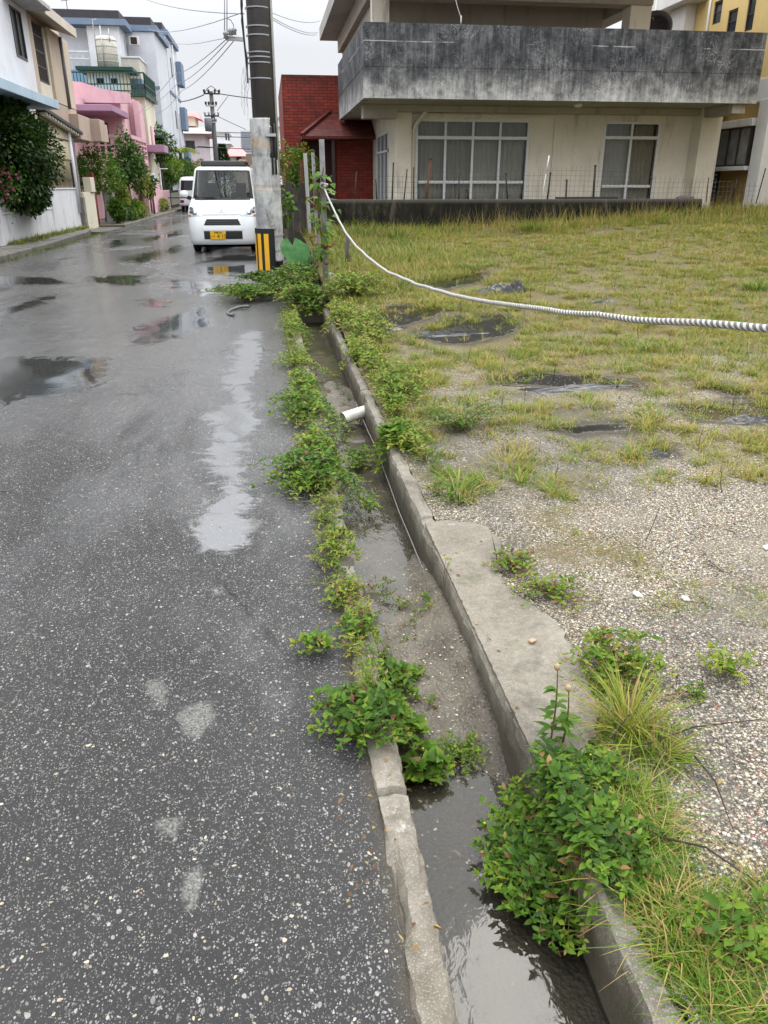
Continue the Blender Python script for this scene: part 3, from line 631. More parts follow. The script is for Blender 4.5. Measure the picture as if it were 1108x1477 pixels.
W = thing('block_wall', 'low black stained block wall at the back of the grassy lot', 'wall', (5, 16.7, .5))
w = MB(); w.box(1.3, 9.25, 16.7, 16.85, .1, 1.085); w.box(1.3, 1.45, 16.85, 19.1, .1, 1.08); w.build('blocks', M_MOSSY, W, .006)
w = MB()
for i in range(5): w.ball((8.75+.07*i, 16.77, 1.09), .07+.02*(i % 2), 1, .8, .7, 7, 5)
w.build('broken_lump', M_MOSSY, W)
Fm = thing('mesh_fence', 'sagging square wire mesh fence on stakes above the stained wall', 'fence', (5, 16.75, 1.085))
w = MB(); yy = 16.95
def top(x): return (1.62 if x < 5.6 else 1.74 if x < 7.95 else 1.48)+.05*math.sin(x*1.7)+.03*math.sin(x*4.1)
x = 2.25
while x < 10.6:
    w.bar((x, yy, .8), (x+.02*math.sin(x*3), yy+.02*math.sin(x*2), top(x)), .004, .004); x += .1
z = 1.12
while z < 1.8:
    x = 2.25
    while x < 10.5:
        if min(top(x), top(x+.3)) >= z: w.bar((x, yy, z+.02*math.sin(x*1.3)), (x+.3, yy, z+.02*math.sin((x+.3)*1.3)), .004, .004)
        x += .3
    z += .1
w.build('wire_mesh', plain('grey_wire', (.12, .12, .115), .6), Fm)
def c3(x, y): return (400+x/3.078, y/3.078)
def c4(x, y): return (740+x/3.011, y/3.011)
for tp, bt, r, m in ((c3(352, 762), c3(342, 884), .014, M_DKIRON), (c3(437, 797), c3(442, 886), .016, M_DKIRON), (c3(516, 725), c3(510, 886), .017, M_DKIRON), (c3(577, 750), c3(563, 886), .013, M_DKIRON), (c3(605, 742), c3(606, 886), .012, M_DKIRON),
        (c3(681, 707), c3(661, 886), .024, M_RUST), (c3(808, 765), c3(807, 886), .011, M_DKIRON), (c3(842, 845), c3(850, 886), .02, M_DKIRON), (c3(1015, 772), c3(1022, 884), .018, M_DKIRON), (c4(163, 752), c4(150, 862), .018, M_DKIRON), (c4(234, 782), c4(230, 862), .017, M_DKIRON),
        (c4(358, 720), c4(349, 862), .022, M_DKIRON), (c4(603, 775), c4(592, 858), .018, M_DKIRON), (c4(850, 770), c4(842, 850), .012, M_RUST), (c4(975, 775), c4(960, 835), .018, M_DKIRON), (c4(1098, 730), c4(1066, 845), .012, M_DKIRON)):
    p = atY(*tp, 16.93); q = atY(*bt, 16.93); q2 = q+(q-p)*.35
    w = MB(); w.tube([q2, p], r, 6)
    if r > .016: w.tube([p, p+Vector((0, 0, .012))], r*1.5, 6)
    o = w.build('stake', m, Fm)
    if m is M_RUST and r > .02: o['label'] = 'rusty brown stake'
p = atY(*c4(157, 676), 16.93); q = atY(*c4(125, 862), 16.93)
w = MB(); w.tube([q+(q-p)*.1, q+(p-q)*.6], .008, 6); w.tube([q+(p-q)*.6, p], .014, 6); o = w.build('stake', M_ALU, Fm); o['label'] = 'white tipped stick'
K = thing('plank', 'dark weathered plank lying along the top of the stained wall', 'plank', (6.9, 16.77, 1.09))
w = MB(); w.box(6.0, 7.35, 16.72, 16.82, 1.088, 1.125); w.build('board', M_DKIRON, K, .004)
# ================================================================== POLE, ROPE, POSTS, WIRES, SMALL THINGS
M_POLE = plain('dark_concrete_pole', (.035, .03, .026), .6, 0, .3, 5, .3, .5, .5, (.016, .014, .012))
def casing_mat():
    t = NT('mortar_wrap'); s = t.sep()
    c = t.mix(t.mr(t.noise(3, 6, .7), .35, .65), (.25, .25, .24), (.52, .52, .495))
    c = t.mix(t.mr(t.noise(1, 6, .7, t.mapv((14, 14, 5), None, (0, .5, 0)), .5), .5, .64, 0, .75, True), c, (.2, .215, .23))
    b1 = t.mr(t.math('ABSOLUTE', t.math('SUBTRACT', s[2], 1.93)), 0, .13, 1, 0); b2 = t.mr(t.math('ABSOLUTE', t.math('SUBTRACT', s[2], 1.32)), 0, .05, 1, 0)
    rn = t.mr(t.noise(7, 5, .7), .38, .6); c = t.mix(t.math('MULTIPLY', t.math('MAXIMUM', b1, b2), t.math('MULTIPLY', rn, .8)), c, (.42, .26, .1))
    c = t.mix(t.mr(t.noise(5, 6, .75, t.mapv((1.4, 1.4, .5)), .5), .56, .68, 0, .85), c, (.06, .054, .046))
    t.P('Base Color', c); t.P('Roughness', .7); t.P('Normal', t.bump(t.noise(28, 5, .7), .5, .012)); return t.m
M_CASE = casing_mat()
M_YELLOW = plain('yellow_stripe', (.72, .38, .02), .45, 0, .08); M_STEEL = plain('dull_steel', (.42, .42, .41), .45, .5, .1)
M_PORC = plain('grey_insulator', (.3, .3, .31), .35); M_WIRE = plain('black_cable', (.022, .022, .024), .6); M_WIREG = plain('pale_cable', (.3, .31, .33), .6)
px0, py0 = 0.01, 13.06
UP = thing('utility_pole', 'near concrete utility pole, dark above a patched white wrap, with a yellow and black guard', 'utility pole', (px0, py0, 0))
w = MB(); w.tube([(px0+.012, py0, -.3), (px0+.012, py0, 4), (px0+.02, py0, 9.2)], [.178, .172, .15], 28); w.build('shaft', M_POLE, UP)
# wrap, covering the road side higher than the lot side
vs = []; fs = []; NA, NZ = 44, 90; idx = {}
for j in range(NZ+1):
    for i in range(NA+1):
        a = R(-205+i*240/NA); z = .24+2.03*j/NZ
        k = .5+.5*math.cos(4*a)
        r = .2+.005*k+.012*noise.noise(Vector((a*3, z*3, 1)))+.005*noise.noise(Vector((a*9, z*9, 4)))
        if abs(z-1.32) < .012 or abs(z-1.76) < .012: r -= .008
        idx[i, j] = len(vs); vs.append((px0+r*math.cos(a), py0+r*math.sin(a), z))
for j in range(NZ):
    z = .24+2.03*j/NZ
    lim = 240 if z < 1.5 else 240-(z-1.5)/.28*92 if z < 1.72 else 140
    for i in range(NA):
        if i*240/NA+8*noise.noise(Vector((z*6, 3, 1))) < lim: fs.append((idx[i, j], idx[i+1, j], idx[i+1, j+1], idx[i, j+1]))
o = mesh_obj('mortar_wrap', vs, fs, M_CASE, UP, True); so = o.modifiers.new('thick', 'SOLIDIFY'); so.thickness = .018; so.offset = -1
def arc(mb, r, a0, a1, z0, z1, th=.006, n=14):
    for i in range(n):
        a = R(a0+(a1-a0)*i/n); b = R(a0+(a1-a0)*(i+1)/n)
        P = lambda q, rr, z: (px0+rr*math.cos(q), py0+rr*math.sin(q), z)
        v = [P(a, r, z0), P(b, r, z0), P(b, r, z1), P(a, r, z1), P(a, r+th, z0), P(b, r+th, z0), P(b, r+th, z1), P(a, r+th, z1)]
        mb.add(v, [(0, 1, 2, 3), (4, 7, 6, 5), (0, 4, 5, 1), (2, 6, 7, 3)]+([(0, 3, 7, 4)] if i == 0 else [])+([(1, 5, 6, 2)] if i == n-1 else []))
    return mb
gd = arc(MB(), .222, -215, -72, .02, .73, .01, 20).build('guard_plate', plain('black_rubber', (.014, .014, .014), .5, 0, .3, 12), UP)
for a in (-166, -135, -104): arc(MB(), .2325, a-10, a+8, .1, .655, .003, 4).build('yellow_stripe', M_YELLOW, gd)
for z in (.62, .4, .13): arc(MB(), .214, -72, 30, z, z+.02, .004, 10).build('strap', M_STEEL, UP)
for y in (10, 37, 50, 75, 82, 90, 113):
    z = atY(370, y, py0-.17).z; arc(MB(), .176, -200, 20, z, z+.016, .006, 22).build('wire_band', M_WIREG, UP)
w = MB(); w.tube([(px0+.19, py0-.06, 1.5), (px0+.195, py0-.06, 9)], .018, 8); w.build('conduit', plain('white_conduit', (.62, .62, .6), .5), UP)
w = MB(); w.tube([(px0+.1, py0-.2, 1.5), (px0+.1, py0-.19, 2.15)], .016, 6); w.tube([(px0+.15, py0-.17, 1.5), (px0+.15, py0-.16, 2.2)], .016, 6); w.build('cable_tail', M_WIRE, UP)
w = MB(); w.box(px0+.02, px0+.17, py0-.235, py0-.19, 2.02, 2.06); w.build('clamp', M_STEEL, UP)
w = MB()
pts = [atY(x, y, py0-.2) for x, y in ((348, -30), (348, 8), (350, 30), (352, 55), (355, 85), (358, 120))]; w.tube(pts, .014, 7)
w.tube([p+Vector((.02*math.sin(i*2), -.015, 0)) for i, p in enumerate(pts)], .009, 6); w.build('cable_run', M_WIRE, UP)
w = MB()
for k in range(9):
    x = 351+k % 4*2.2; y0 = 95+rng.uniform(0, 20); pts = [atY(x+rng.uniform(-3, 3)*(j > 0), y0+j*17, py0-.24) for j in range(int(rng.uniform(3, 6)))]
    w.tube(pts, .0022, 4)
w.build('frayed_strings', M_WIREG, UP)
w = MB(); a = atY(352, 57, py0); b = atY(325, 55, py0); w.bar(a, b, .05, .05); w.build('bracket', M_STEEL, UP)
w = MB()
for x in (324, 327.5): w.tube([atY(x, 50, py0-.05), atY(x, -40, py0-.05)], .008, 6)
w.tube([atY(327, 26, py0-.06), atY(333, 29, py0-.06), atY(337, 36, py0-.06), atY(338, 46, py0-.06)], .008, 6); w.build('drop_conduit', M_WIREG, UP)
for x, y in ((333, 48), (338, 47), (326, 52)):
    p = atY(x, y+3, py0-.06); w = MB(); w.tube([p, p+Vector((0, 0, .04)), p+Vector((0, 0, .05)), p+Vector((0, 0, .09))], [.035, .03, .045, .02], 10); w.build('insulator', M_PORC, UP)
# ---- overhead wires
def wire(pts, r, label, m=M_WIREG):
    P = [Vector(p) for p in pts]; fine = []
    for i in range(len(P)-1):
        a, b = P[i], P[i+1]; sag = (b-a).length*.006
        for k in range(8): t = k/8; fine.append(a.lerp(b, t)-Vector((0, 0, sag*4*t*(1-t))))
    fine.append(P[-1]); w = MB(); w.tube(fine, r, 5); o = w.build('overhead_wire', m)
    tag(o, label, 'wire', 'overhead wires')
pt = lambda x, y: atY(x, y, py0)
wire([atY(205, -3, 26), pt(352, 20)], .008, 'topmost thin wire sagging from the upper left sky to the near pole')
wire([atY(214, 42, 40), pt(350, 18)], .008, 'wire from the apartment roof rising to the top of the near pole')
wire([atY(228, 49, 55), pt(325, 55)], .006, 'faint level wire from the apartment roof to the pole bracket')
wire([atY(196, 165, 44), atY(250, 108, 27), pt(326, 57)], .007, 'upper of three wires slanting from the bracket over the pink house')
wire([atY(200, 163, 46), atY(256, 121, 28), pt(330, 58)], .007, 'middle of three wires slanting from the bracket over the pink house')
wire([atY(226, 163, 50), atY(262, 131, 28), pt(338, 58)], .007, 'lowest of three wires slanting from the bracket to the cream house')
wire([pt(391, 18), atY(462, 30, 26)], .006, 'short wire from the near pole to the concrete house roof corner')
wire([pt(391, 24), atY(458, 47, 26)], .006, 'upper of a close pair of wires under the concrete house roof corner')
wire([pt(391, 27), atY(457, 50, 26)], .006, 'lower of a close pair of wires under the concrete house roof corner')
# ---- wooden board fence beside the pole
M_OLDWOOD = plain('rotten_dark_wood', (.055, .048, .042), .9, 0, .4, 9, .5, .3, .5, (.02, .018, .015))
BF = thing('board_fence', 'dark rotting board fence standing behind the near utility pole', 'fence', (.5, 15.6, .1))
for i in range(6):
    x = .22+i*.125; w = MB(); w.box(x, x+.115, 15.6, 15.63, -.05, 1.36+.06*math.sin(i*2.3)); w.rot(.02*(i % 3-1), x, 15.6); w.build('board', M_OLDWOOD, BF, .004)
# ---- row of rusty iron posts along the lot's edge
def rust_mat():
    t = NT('flaking_rust'); c = t.mix(t.mr(t.noise(3, 5, .7, t.mapv((1, 1, .6))), .42, .58), (.3, .3, .29), (.13, .055, .03)); c = t.mix(t.mr(t.noise(12, 4, .7), .55, .7), c, (.04, .025, .02))
    t.P('Base Color', c); t.P('Roughness', .8); t.P('Normal', t.bump(t.noise(60, 4), .4, .005)); return t.m
M_FLAKE = rust_mat()
PF = thing('post_fence', 'row of rusty leaning iron posts and rails along the lot edge', 'fence', (.7, 14, .1))
tops = []
for (x, y, bx, r, m, lab) in ((422.5, 240, 425, .03, M_FLAKE, None), (427.5, 234, 429, .03, M_FLAKE, None), (433, 231, 434.5, .035, M_RUST, None), (438, 221, 441.5, .04, M_STEEL, 'grey flat post'), (449.5, 220, 453, .03, M_FLAKE, None)):
    p = atX(x, y, .7); q = Vector((.7+(bx-x)*.012*p.y/13, p.y-.05, -.1)); tops.append((p, q))
    w = MB(); w.bar(q, p, r*1.5, .012); w.bar(q+Vector((r*.7, .03, 0)), p+Vector((r*.7, .03, 0)), .012, r*1.6); o = w.build('post', m, PF)
    if lab: o['label'] = lab
for k, f in enumerate((.38, .70)):
    w = MB(); pts = [p.lerp(q, f)+Vector((0, -.03, 0)) for p, q in tops]; pts.append(Vector((.68, 9.98, pts[-1].z)))
    w.tube(pts, .016, 6)
    for i in range(26):
        t = i/25*(len(pts)-1.001); j = int(t); c = pts[j].lerp(pts[j+1], t-j); w.ball(c+Vector((0, 0, rng.uniform(-.03, .03))), rng.uniform(.018, .04), 1, 1, rng.uniform(.6, 1.2), 6, 4)
    w.build('rusty_rail', M_RUST, PF)
# ---- rope post and rope
pb = g(470, 425, .07); ptp = atY(464, 201, pb.y)
M_POSTG = plain('grey_weathered_post', (.16, .16, .155), .8, 0, .35, 8, .5, .5, .5, (.05, .045, .04))
RP = thing('rope_post', 'grey weathered post carrying the striped rope at the lot corner', 'post', pb)
w = MB(); w.tube([pb-Vector((0, 0, .3)), pb.lerp(ptp, .45)+Vector((.006, 0, 0)), ptp], [.036, .034, .031], 12); w.build('shaft', M_POSTG, RP)
w = MB(); c = pb.lerp(ptp, .33); w.tube([c+Vector((-.05, -.05, .02)), c+Vector((.0, -.055, 0)), c+Vector((.08, -.03, -.01)), c+Vector((.12, 0, .03))], .012, 6); w.ball(c+Vector((0, -.035, 0)), .05, 1, .8, .6); w.build('rusty_clamp', M_RUST, RP)
w = MB(); w.ball(pb+Vector((.07, .05, .12)), .1, .9, .9, 1.5, 8, 6); w.build('footing', plain('old_footing_concrete', (.2, .19, .17), .9, 0, .3, 9, .6), RP)
ROPE_PX = [(467,269),(473,284),(480,299),(489,318),(500,337),(514,355),(530,370),(546,383),(562,393),(600,409),(640,421.5),(680,431),(720,437.5),(760,443),(800,448),(850,454),(900,459),(950,463),(1000,466),(1050,469),(1108,472),(1180,474),(1280,474)]
A0 = atY(467, 269, pb.y-.045); d = _ray(1108, 472); B0 = Vector((d[0]*1.95, d[1]*1.95, 0)); ab = Vector((B0.x-A0.x, B0.y-A0.y))
rp = []
for x, y in ROPE_PX:
    d = _ray(x, y); t = (A0.x*ab.y-A0.y*ab.x)/(d[0]*ab.y-d[1]*ab.x); rp.append(Vector((d[0]*t, d[1]*t, EYE+d[2]*t)))
def catmull(P, n):
    out = []
    for i in range(len(P)-1):
        p0, p1, p2, p3 = P[max(0, i-1)], P[i], P[i+1], P[min(len(P)-1, i+2)]
        for k in range(n):
            t = k/n; out.append(.5*((2*p1)+(p2-p0)*t+(2*p0-5*p1+4*p2-p3)*t*t+(3*p1-p0-3*p2+p3)*t**3))
    out.append(P[-1]); return out
cr = catmull(rp, 60); L = [0]
for i in range(1, len(cr)): L.append(L[-1]+(cr[i]-cr[i-1]).length)
step = .005; path = []; s = 0; i = 0
while s < L[-1]:
    while L[i+1] < s: i += 1
    path.append(cr[i].lerp(cr[i+1], (s-L[i])/max(1e-9, L[i+1]-L[i]))+Vector((0, .004*noise.noise(Vector((s*5, 1, 0))), .006*noise.noise(Vector((s*3.3, 7, 0)))+.002*noise.noise(Vector((s*21, 3, 0)))))); s += step
def rope_mesh(path, r, parent, name='strand'):
    N = 12; vs = []; fs = []; ph = []; prev = None
    for i, p in enumerate(path):
        t = (path[min(i+1, len(path)-1)]-path[max(0, i-1)]).normalized()
        a = (t.cross(Vector((0, 0, 1))) if prev is None else prev-t*prev.dot(t)).normalized(); prev = a; b = t.cross(a)
        for k in range(N):
            an = 2*math.pi*k/N; u = an/(2*math.pi)-i*step/.052
            rr = r*(1+.13*abs(math.cos(math.pi*2*u)) - .08); vs.append(p+(a*math.cos(an)+b*math.sin(an))*rr); ph.append(u)
    for i in range(len(path)-1):
        for k in range(N): fs.append((i*N+k, i*N+(k+1) % N, (i+1)*N+(k+1) % N, (i+1)*N+k))
    t = NT('striped_rope'); u = t.math('ADD', t.attr('ca'), 0); v = t.attr('cb')
    lay = t.math('ADD', t.math('MULTIPLY', u, .5), .5)
    fib = t.noise(300, 3, .6)
    c = t.mix(t.mr(t.math('ADD', u, t.math('MULTIPLY', t.math('SUBTRACT', t.noise(60, 3), .5), .5)), -.3, .05), (.66, .65, .62), (.09, .09, .085))
    c = t.mix(t.mr(t.noise(2.3, 5, .7), .4, .7, 0, .55), t.mix(t.mr(fib, .4, .7, 0, .5), c, (.2, .19, .16)), (.3, .27, .2))
    t.P('Base Color', c); t.P('Roughness', .75); t.P('Normal', t.bump(fib, .4, .003))
    o = mesh_obj(name, vs, fs, t.m, parent, True)
    # two strand pairs: colour follows the lay of the rope
    at = o.data.attributes.new('ca', 'FLOAT', 'POINT'); at.data.foreach_set('value', [math.cos(2*math.pi*2*q) for q in ph]); return o
RO = thing('rope', 'long black and white striped rope sagging across the lot from the corner post', 'rope', A0)
rope_mesh(path, .0105, RO)
w = MB(); k0 = rp[0]; w.tube([k0+Vector((.05, .05, .02)), k0+Vector((-.03, -.02, .04)), k0+Vector((-.045, .0, 0)), k0+Vector((.0, -.02, -.03)), k0+Vector((.02, -.02, .02))], .012, 7); w.build('knot', plain('white_rope_fibre', (.6, .6, .57), .8), RO)
w = MB(); q = rp[4]
for k in range(3): w.tube([q+Vector((.004*k, 0, 0)), q+Vector((.012*k, -.01, -.07)), q+Vector((-.01+.01*k, .01, -.14)), q+Vector((.012*k-.01, 0, -.2)), q+Vector((.025*k-.015, .02, -.28))], [.012, .009, .014, .008, .004], 6)
w.build('knotted_tail', plain('grey_rag', (.12, .12, .115), .85, 0, .3), RO)
# ---- small things in and by the gutter
PV = thing('drain_pipe', 'short stained white plastic pipe stub sticking out into the gutter', 'pipe', g(500, 602, -.06))
a = Vector((.568, 4.98, -.045)); b = Vector((.415, 4.9, -.065)); w = MB(); w.tube([a+(a-b)*.15, b], .04, 18, False); w.tube([b, b+(a-b).normalized()*.001, a], [.04, .035, .035], 18, False)
w.build('pipe', plain('stained_white_plastic', (.62, .6, .53), .5, 0, .2, 14, 0, .5, .6, (.2, .17, .11)), PV)
CB = thing('loose_cable', 'thin grey cable lying along the foot of the right gutter wall', 'cable', (.55, 3, -.12))
pts = []
y = 1.75
while y < 5.4: pts.append(Vector((.549+.008*noise.noise(Vector((y*2, 0, 0))), y, -.105+.02*noise.noise(Vector((y*1.3, 4, 0)))+.03*sstep(2.4, 4.4, y)))); y += .06
w = MB(); w.tube(pts, .003, 6); w.build('cable', plain('grey_cable', (.2, .19, .17), .6), CB)
HS = thing('hose_loop', 'grey hose loop poking out of the weeds on the road edge', 'hose', g(347, 449, .02))
c = g(349, 449, .015); w = MB(); w.tube([c+Vector((.16*math.cos(R(an)), .3*math.sin(R(an)), .015*math.sin(R(an*1.5)))) for an in range(60, 250, 10)], .016, 8); w.build('hose', plain('grey_hose', (.09, .095, .09), .4), HS)
def crumple(mb, c, sx, sy, sz, seed, n=16):
    vs = []; fs = []
    for j in range(n+1):
        for i in range(n+1):
            u = i/n*2-1; v = j/n*2-1; e = max(0, 1-(u*u+v*v)**.9)
            h = e**.5*sz*(.55+.9*abs(noise.noise(Vector((u*2.6, v*2.6, seed))))+.4*noise.noise(Vector((u*7, v*7, seed))))
            vs.append(c+Vector((u*sx*(1+.25*noise.noise(Vector((u*2, v*2, seed+5)))), v*sy*(1+.25*noise.noise(Vector((u*2, v*2, seed+8)))), h-.02)))
    for j in range(n):
        for i in range(n): fs.append((j*(n+1)+i, j*(n+1)+i+1, (j+1)*(n+1)+i+1, (j+1)*(n+1)+i))
    return mb.add(vs, fs, True)
def lotpt(px, py):
    z = .1
    for _ in range(12): v = g(px, py, z); z = .5*z+.5*lot_z(v.x, v.y)
    v = g(px, py, z); return Vector((v.x, v.y, lot_z(v.x, v.y)))
M_BAG = plain('black_wet_plastic', (.016, .016, .017), .28, 0, .3)
c = lotpt(724, 422); w = MB(); crumple(w, c, .34, .14, .13, 3); crumple(w, c+Vector((.16, -.03, 0)), .13, .11, .16, 6); tag(w.build('plastic_bundle', M_BAG), 'crumpled black plastic bundle lying on the grass behind the rope', 'rubbish')
for px, py, sx, sy, sd, lab in ((845, 560, .42, .1, 11, 'torn black plastic sheet half buried in the middle of the lot'), (650, 478, .42, .22, 14, 'flat black plastic sheet in the wet hollow near the rope'), (548, 472, .26, .2, 17, 'smaller black plastic sheet by the weedy kerb end'), (1075, 606, .2, .08, 19, 'black plastic scrap at the right edge of the lot'), (945, 655, .1, .07, 23, 'small dark plastic scrap on the gravel in the right part of the lot'), (870, 435, .3, .07, 27, 'black plastic strip in the grass just above the rope')):
    w = MB(); crumple(w, lotpt(px, py)+Vector((0, 0, .008)), sx, sy, .035, sd, 20); tag(w.build('plastic_sheet', M_BAG), lab, 'plastic sheet', 'black plastic scraps on the lot')
c = lotpt(952, 960); w = MB(); crumple(w, c, .02, .03, .035, 31); tag(w.build('burnt_lump', M_BAG), 'small black burnt lump on the near gravel', 'rubbish')
M_CARD = plain('brown_card', (.35, .24, .14), .8)
w = MB(); c = Vector((*g(768, 924, .066).xy, .063)); w.box(-.011, .011, -.008, .008, 0, .006); w.v = [Matrix.Translation(c) @ Matrix.Rotation(.5, 4, 'Z') @ v for v in w.v]; tag(w.build('card_scrap', M_CARD, None, .001), 'tiny brown card scrap lying on the concrete slab', 'litter')
M_WSCR = plain('white_scrap', (.72, .71, .68), .6)
for px, py, s, lab in ((988, 866, .012, 'square white scrap on the gravel right of the slab'), (1106, 792, .014, 'white chip on the gravel at the right edge'), (919, 860, .014, 'long white chip on the gravel beside the slab')):
    c = lotpt(px, py); w = MB(); w.box(-s, s, -s*.8, s*.8, 0, .008); w.v = [Matrix.Translation(c+Vector((0, 0, .004))) @ Matrix.Rotation(px, 4, 'Z') @ Matrix.Rotation(.2, 4, 'X') @ v for v in w.v]; tag(w.build('white_chip', M_WSCR, None, .001), lab, 'litter')
# ================================================================== LEFT SIDE OF THE STREET AND THE FAR END
def c1(x, y): return (x/3.886, y/3.886)
def c2(x, y): return (200+x/3.886, y/3.886)
M_WHITE = wall_paint('white_wall_paint', (.74, .75, .77), .18, (.3, .29, .27)); M_WHITED = wall_paint('streaked_white_paint', (.72, .73, .74), .75, (.2, .17, .13))
M_BEIGE = wall_paint('beige_wall_paint', (.55, .46, .35), .25, (.25, .2, .15)); M_BEIGE2 = wall_paint('rose_beige_paint', (.46, .36, .29), .3, (.2, .16, .13)); M_CREAMY = wall_paint('pale_cream_paint', (.7, .66, .52), .2, (.35, .3, .2))
M_PINK = wall_paint('pink_wall_paint', (.64, .41, .44), .35, (.28, .12, .13)); M_PINKD = wall_paint('mauve_trim_paint', (.36, .22, .31), .25, (.14, .08, .1)); M_GREEN = plain('dark_green_metal', (.012, .05, .036), .5)
M_BLUEP = wall_paint('sky_blue_paint', (.42, .54, .62), .35, (.2, .22, .24)); M_BLUEG = wall_paint('slate_blue_paint', (.19, .25, .34), .3, (.12, .14, .18)); M_BLUE = wall_paint('mid_blue_paint', (.22, .36, .52), .25, (.12, .16, .2))
M_LGREY = wall_paint('pale_grey_blue_paint', (.6, .62, .66), .2, (.36, .37, .4)); M_LATT = plain('brown_lattice', (.06, .045, .04), .6, 0, .3); M_DROOF = plain('dark_grey_roof', (.045, .042, .045), .6, 0, .2)
XF = -6.0
# ---- white house with blue canopy
WH = thing('white_house', 'white house with a pale blue canopy at the left edge, behind the dark bush', 'house', (-6, 20, 0))
w = MB(); wall_holes(w, 'y', 12, 24.75, .1, 8, -6.16, -6.0, [(23.2, 24.15, 4.32, 5.42)]); w.box(-12, -6.16, 24.6, 24.75, .1, 8); w.box(-12, -6.16, 12, 12.15, .1, 8); w.build('wall', M_WHITE, WH)
w = MB(); w.box(-12, -5.2, 11.5, 25.2, 8, 8.3); w.build('roof', M_BEIGE, WH)
w = MB(); w.box(-6.0+.002, -5.25, 12.5, 23.6, 3.17, 3.38); w.build('canopy', M_BLUEP, WH, .01)
w = MB()
for a in ((23.2, 23.25, 4.32, 5.42), (24.1, 24.15, 4.32, 5.42), (23.25, 24.1, 4.32, 4.37), (23.25, 24.1, 5.37, 5.42), (23.66, 23.7, 4.37, 5.37)): w.box(-6.06, -5.98, *a)
fo = w.build('window', M_DKFRAME, WH); w = MB(); w.box(-6.04, -6.03, 23.25, 24.1, 4.37, 5.37); w.build('pane', plain('insect_screen', (.06, .065, .07), .5), fo)
w = MB(); w.box(-5.99, -5.35, 22.7, 24.68, 5.55, 5.66); w.build('window_hood', plain('hood_concrete', (.4, .39, .37), .7, 0, .2, 3, 0, .5, .5), WH, .01)
# ---- beige house
BH = thing('beige_house', 'beige two storey house with a brown lattice window and a jutting balcony', 'house', (-6, 27, 0))
w = MB(); wall_holes(w, 'y', 24.78, 29.5, .1, 5.9, -6.5, -6.25, [(25.35, 26.75, 4.05, 5.35)]); w.box(-12, -6.5, 29.3, 29.5, .1, 5.9); w.build('wall', M_BEIGE, BH)
for q in ((-6.248, -6.02, 24.79, 25.25, 3.62, 5.55), (-6.248, -6.02, 26.9, 29.45, 3.62, 5.55)): w = MB(); w.box(*q); w.build('pier', M_BEIGE, BH, .01)
w = MB(); w.box(-6.247, -6.1, 25.26, 25.4, 3.62, 5.5); w.box(-6.247, -6.1, 26.74, 26.89, 3.62, 5.5); w.box(-6.247, -6.1, 25.41, 26.73, 3.62, 4.03); w.build('window_surround', M_CREAMY, BH, .008)
w = MB()
y = 25.4
while y < 26.74: w.box(-6.16, -6.13, y, y+.03, 4.05, 5.5); y += .085
for z in (4.05, 4.42, 4.8, 5.18, 5.46): w.box(-6.165, -6.125, 25.4, 26.74, z, z+.04)
fo = w.build('window', M_LATT, BH); w = MB(); w.box(-6.35, -6.34, 25.36, 26.74, 4.06, 5.34); w.build('pane', M_DGLASS, fo)
w = MB(); r0, r1 = 24.7, 28.4     # deep sloping eave
w.add([(-6.6, r0, 5.82), (-5.5, r0, 5.5), (-5.5, r1, 5.5), (-6.6, r1, 5.82), (-6.6, r0, 6.1), (-5.5, r0, 5.74), (-5.5, r1, 5.74), (-6.6, r1, 6.1)], [(0, 1, 2, 3), (4, 7, 6, 5), (0, 4, 5, 1), (1, 5, 6, 2), (2, 6, 7, 3), (3, 7, 4, 0)])
w.build('eave', wall_paint('eave_paint', (.6, .54, .45), .25, (.3, .25, .2)), BH)
w = MB(); w.box(-12, -6.02, 24.78, 29.4, 3.02, 3.6); w.box(-7.5, -5.75, 28.2, 30.0, 2.7, 3.42); w.box(-7.0, -5.45, 30.002, 30.9, 2.72, 3.4); w.box(-6.9, -5.6, 30.9, 32.2, 2.78, 3.35); w.build('balcony', M_BEIGE2, BH, .012)
w = MB(); w.tube([atX(335, 150, -5.9) if False else Vector((-5.98, 28.3, 5.5)), Vector((-5.98, 28.3, 3.55))], .05, 8); w.build('rain_pipe', plain('grey_pipe', (.14, .14, .15), .5), BH)
# ---- front wall of the white house, its shed and pillar pipe
LW = thing('garden_wall', 'low streaked white garden wall in two heights along the left pavement', 'wall', (-6, 23, .1))
w = MB(); w.box(-6.12, -5.95, 19.6, 24.05, .0, .74); w.box(-6.12, -5.95, 24.053, 27.5, .0, 1.24); w.build('wall', M_WHITED, LW, .01)
w = MB(); w.box(-6.13, -5.93, 19.6, 24.04, .742, .78); w.box(-6.13, -5.93, 24.045, 27.5, 1.242, 1.275); w.build('coping', M_WHITE, LW, .006)
w = MB(); w.box(-6.25, -5.92, 19.15, 19.58, 0, 1.0); w.build('pier', M_WHITED, LW, .01)
SH = thing('garden_shed', 'shed of yellowed corrugated panels with a grey lean-to roof above the white wall', 'shed', (-6.1, 26, 1.27))
def corr(name):
    t = NT(name); s = t.sep(); c = t.mix(t.mr(t.noise(1, 5, .7, t.mapv((4, 4, .6))), .4, .65), (.42, .36, .22), (.56, .5, .34)); t.P('Base Color', c); t.P('Roughness', .6); return t.m
vs = []; fs = []; n = 130
for i in range(n+1):
    y = 23.9+3.55*i/n; zt = 3.18-.34*(y-24.2)/4.2
    for z in (1.28, zt): vs.append((-5.965+.018*math.sin(y*2*math.pi/.14), y, z))
for i in range(n): fs.append((2*i, 2*i+2, 2*i+3, 2*i+1))
o = mesh_obj('corrugated_panel', vs, fs, corr('corrugated_panel'), SH, True); so_ = o.modifiers.new('t', 'SOLIDIFY'); so_.thickness = .01
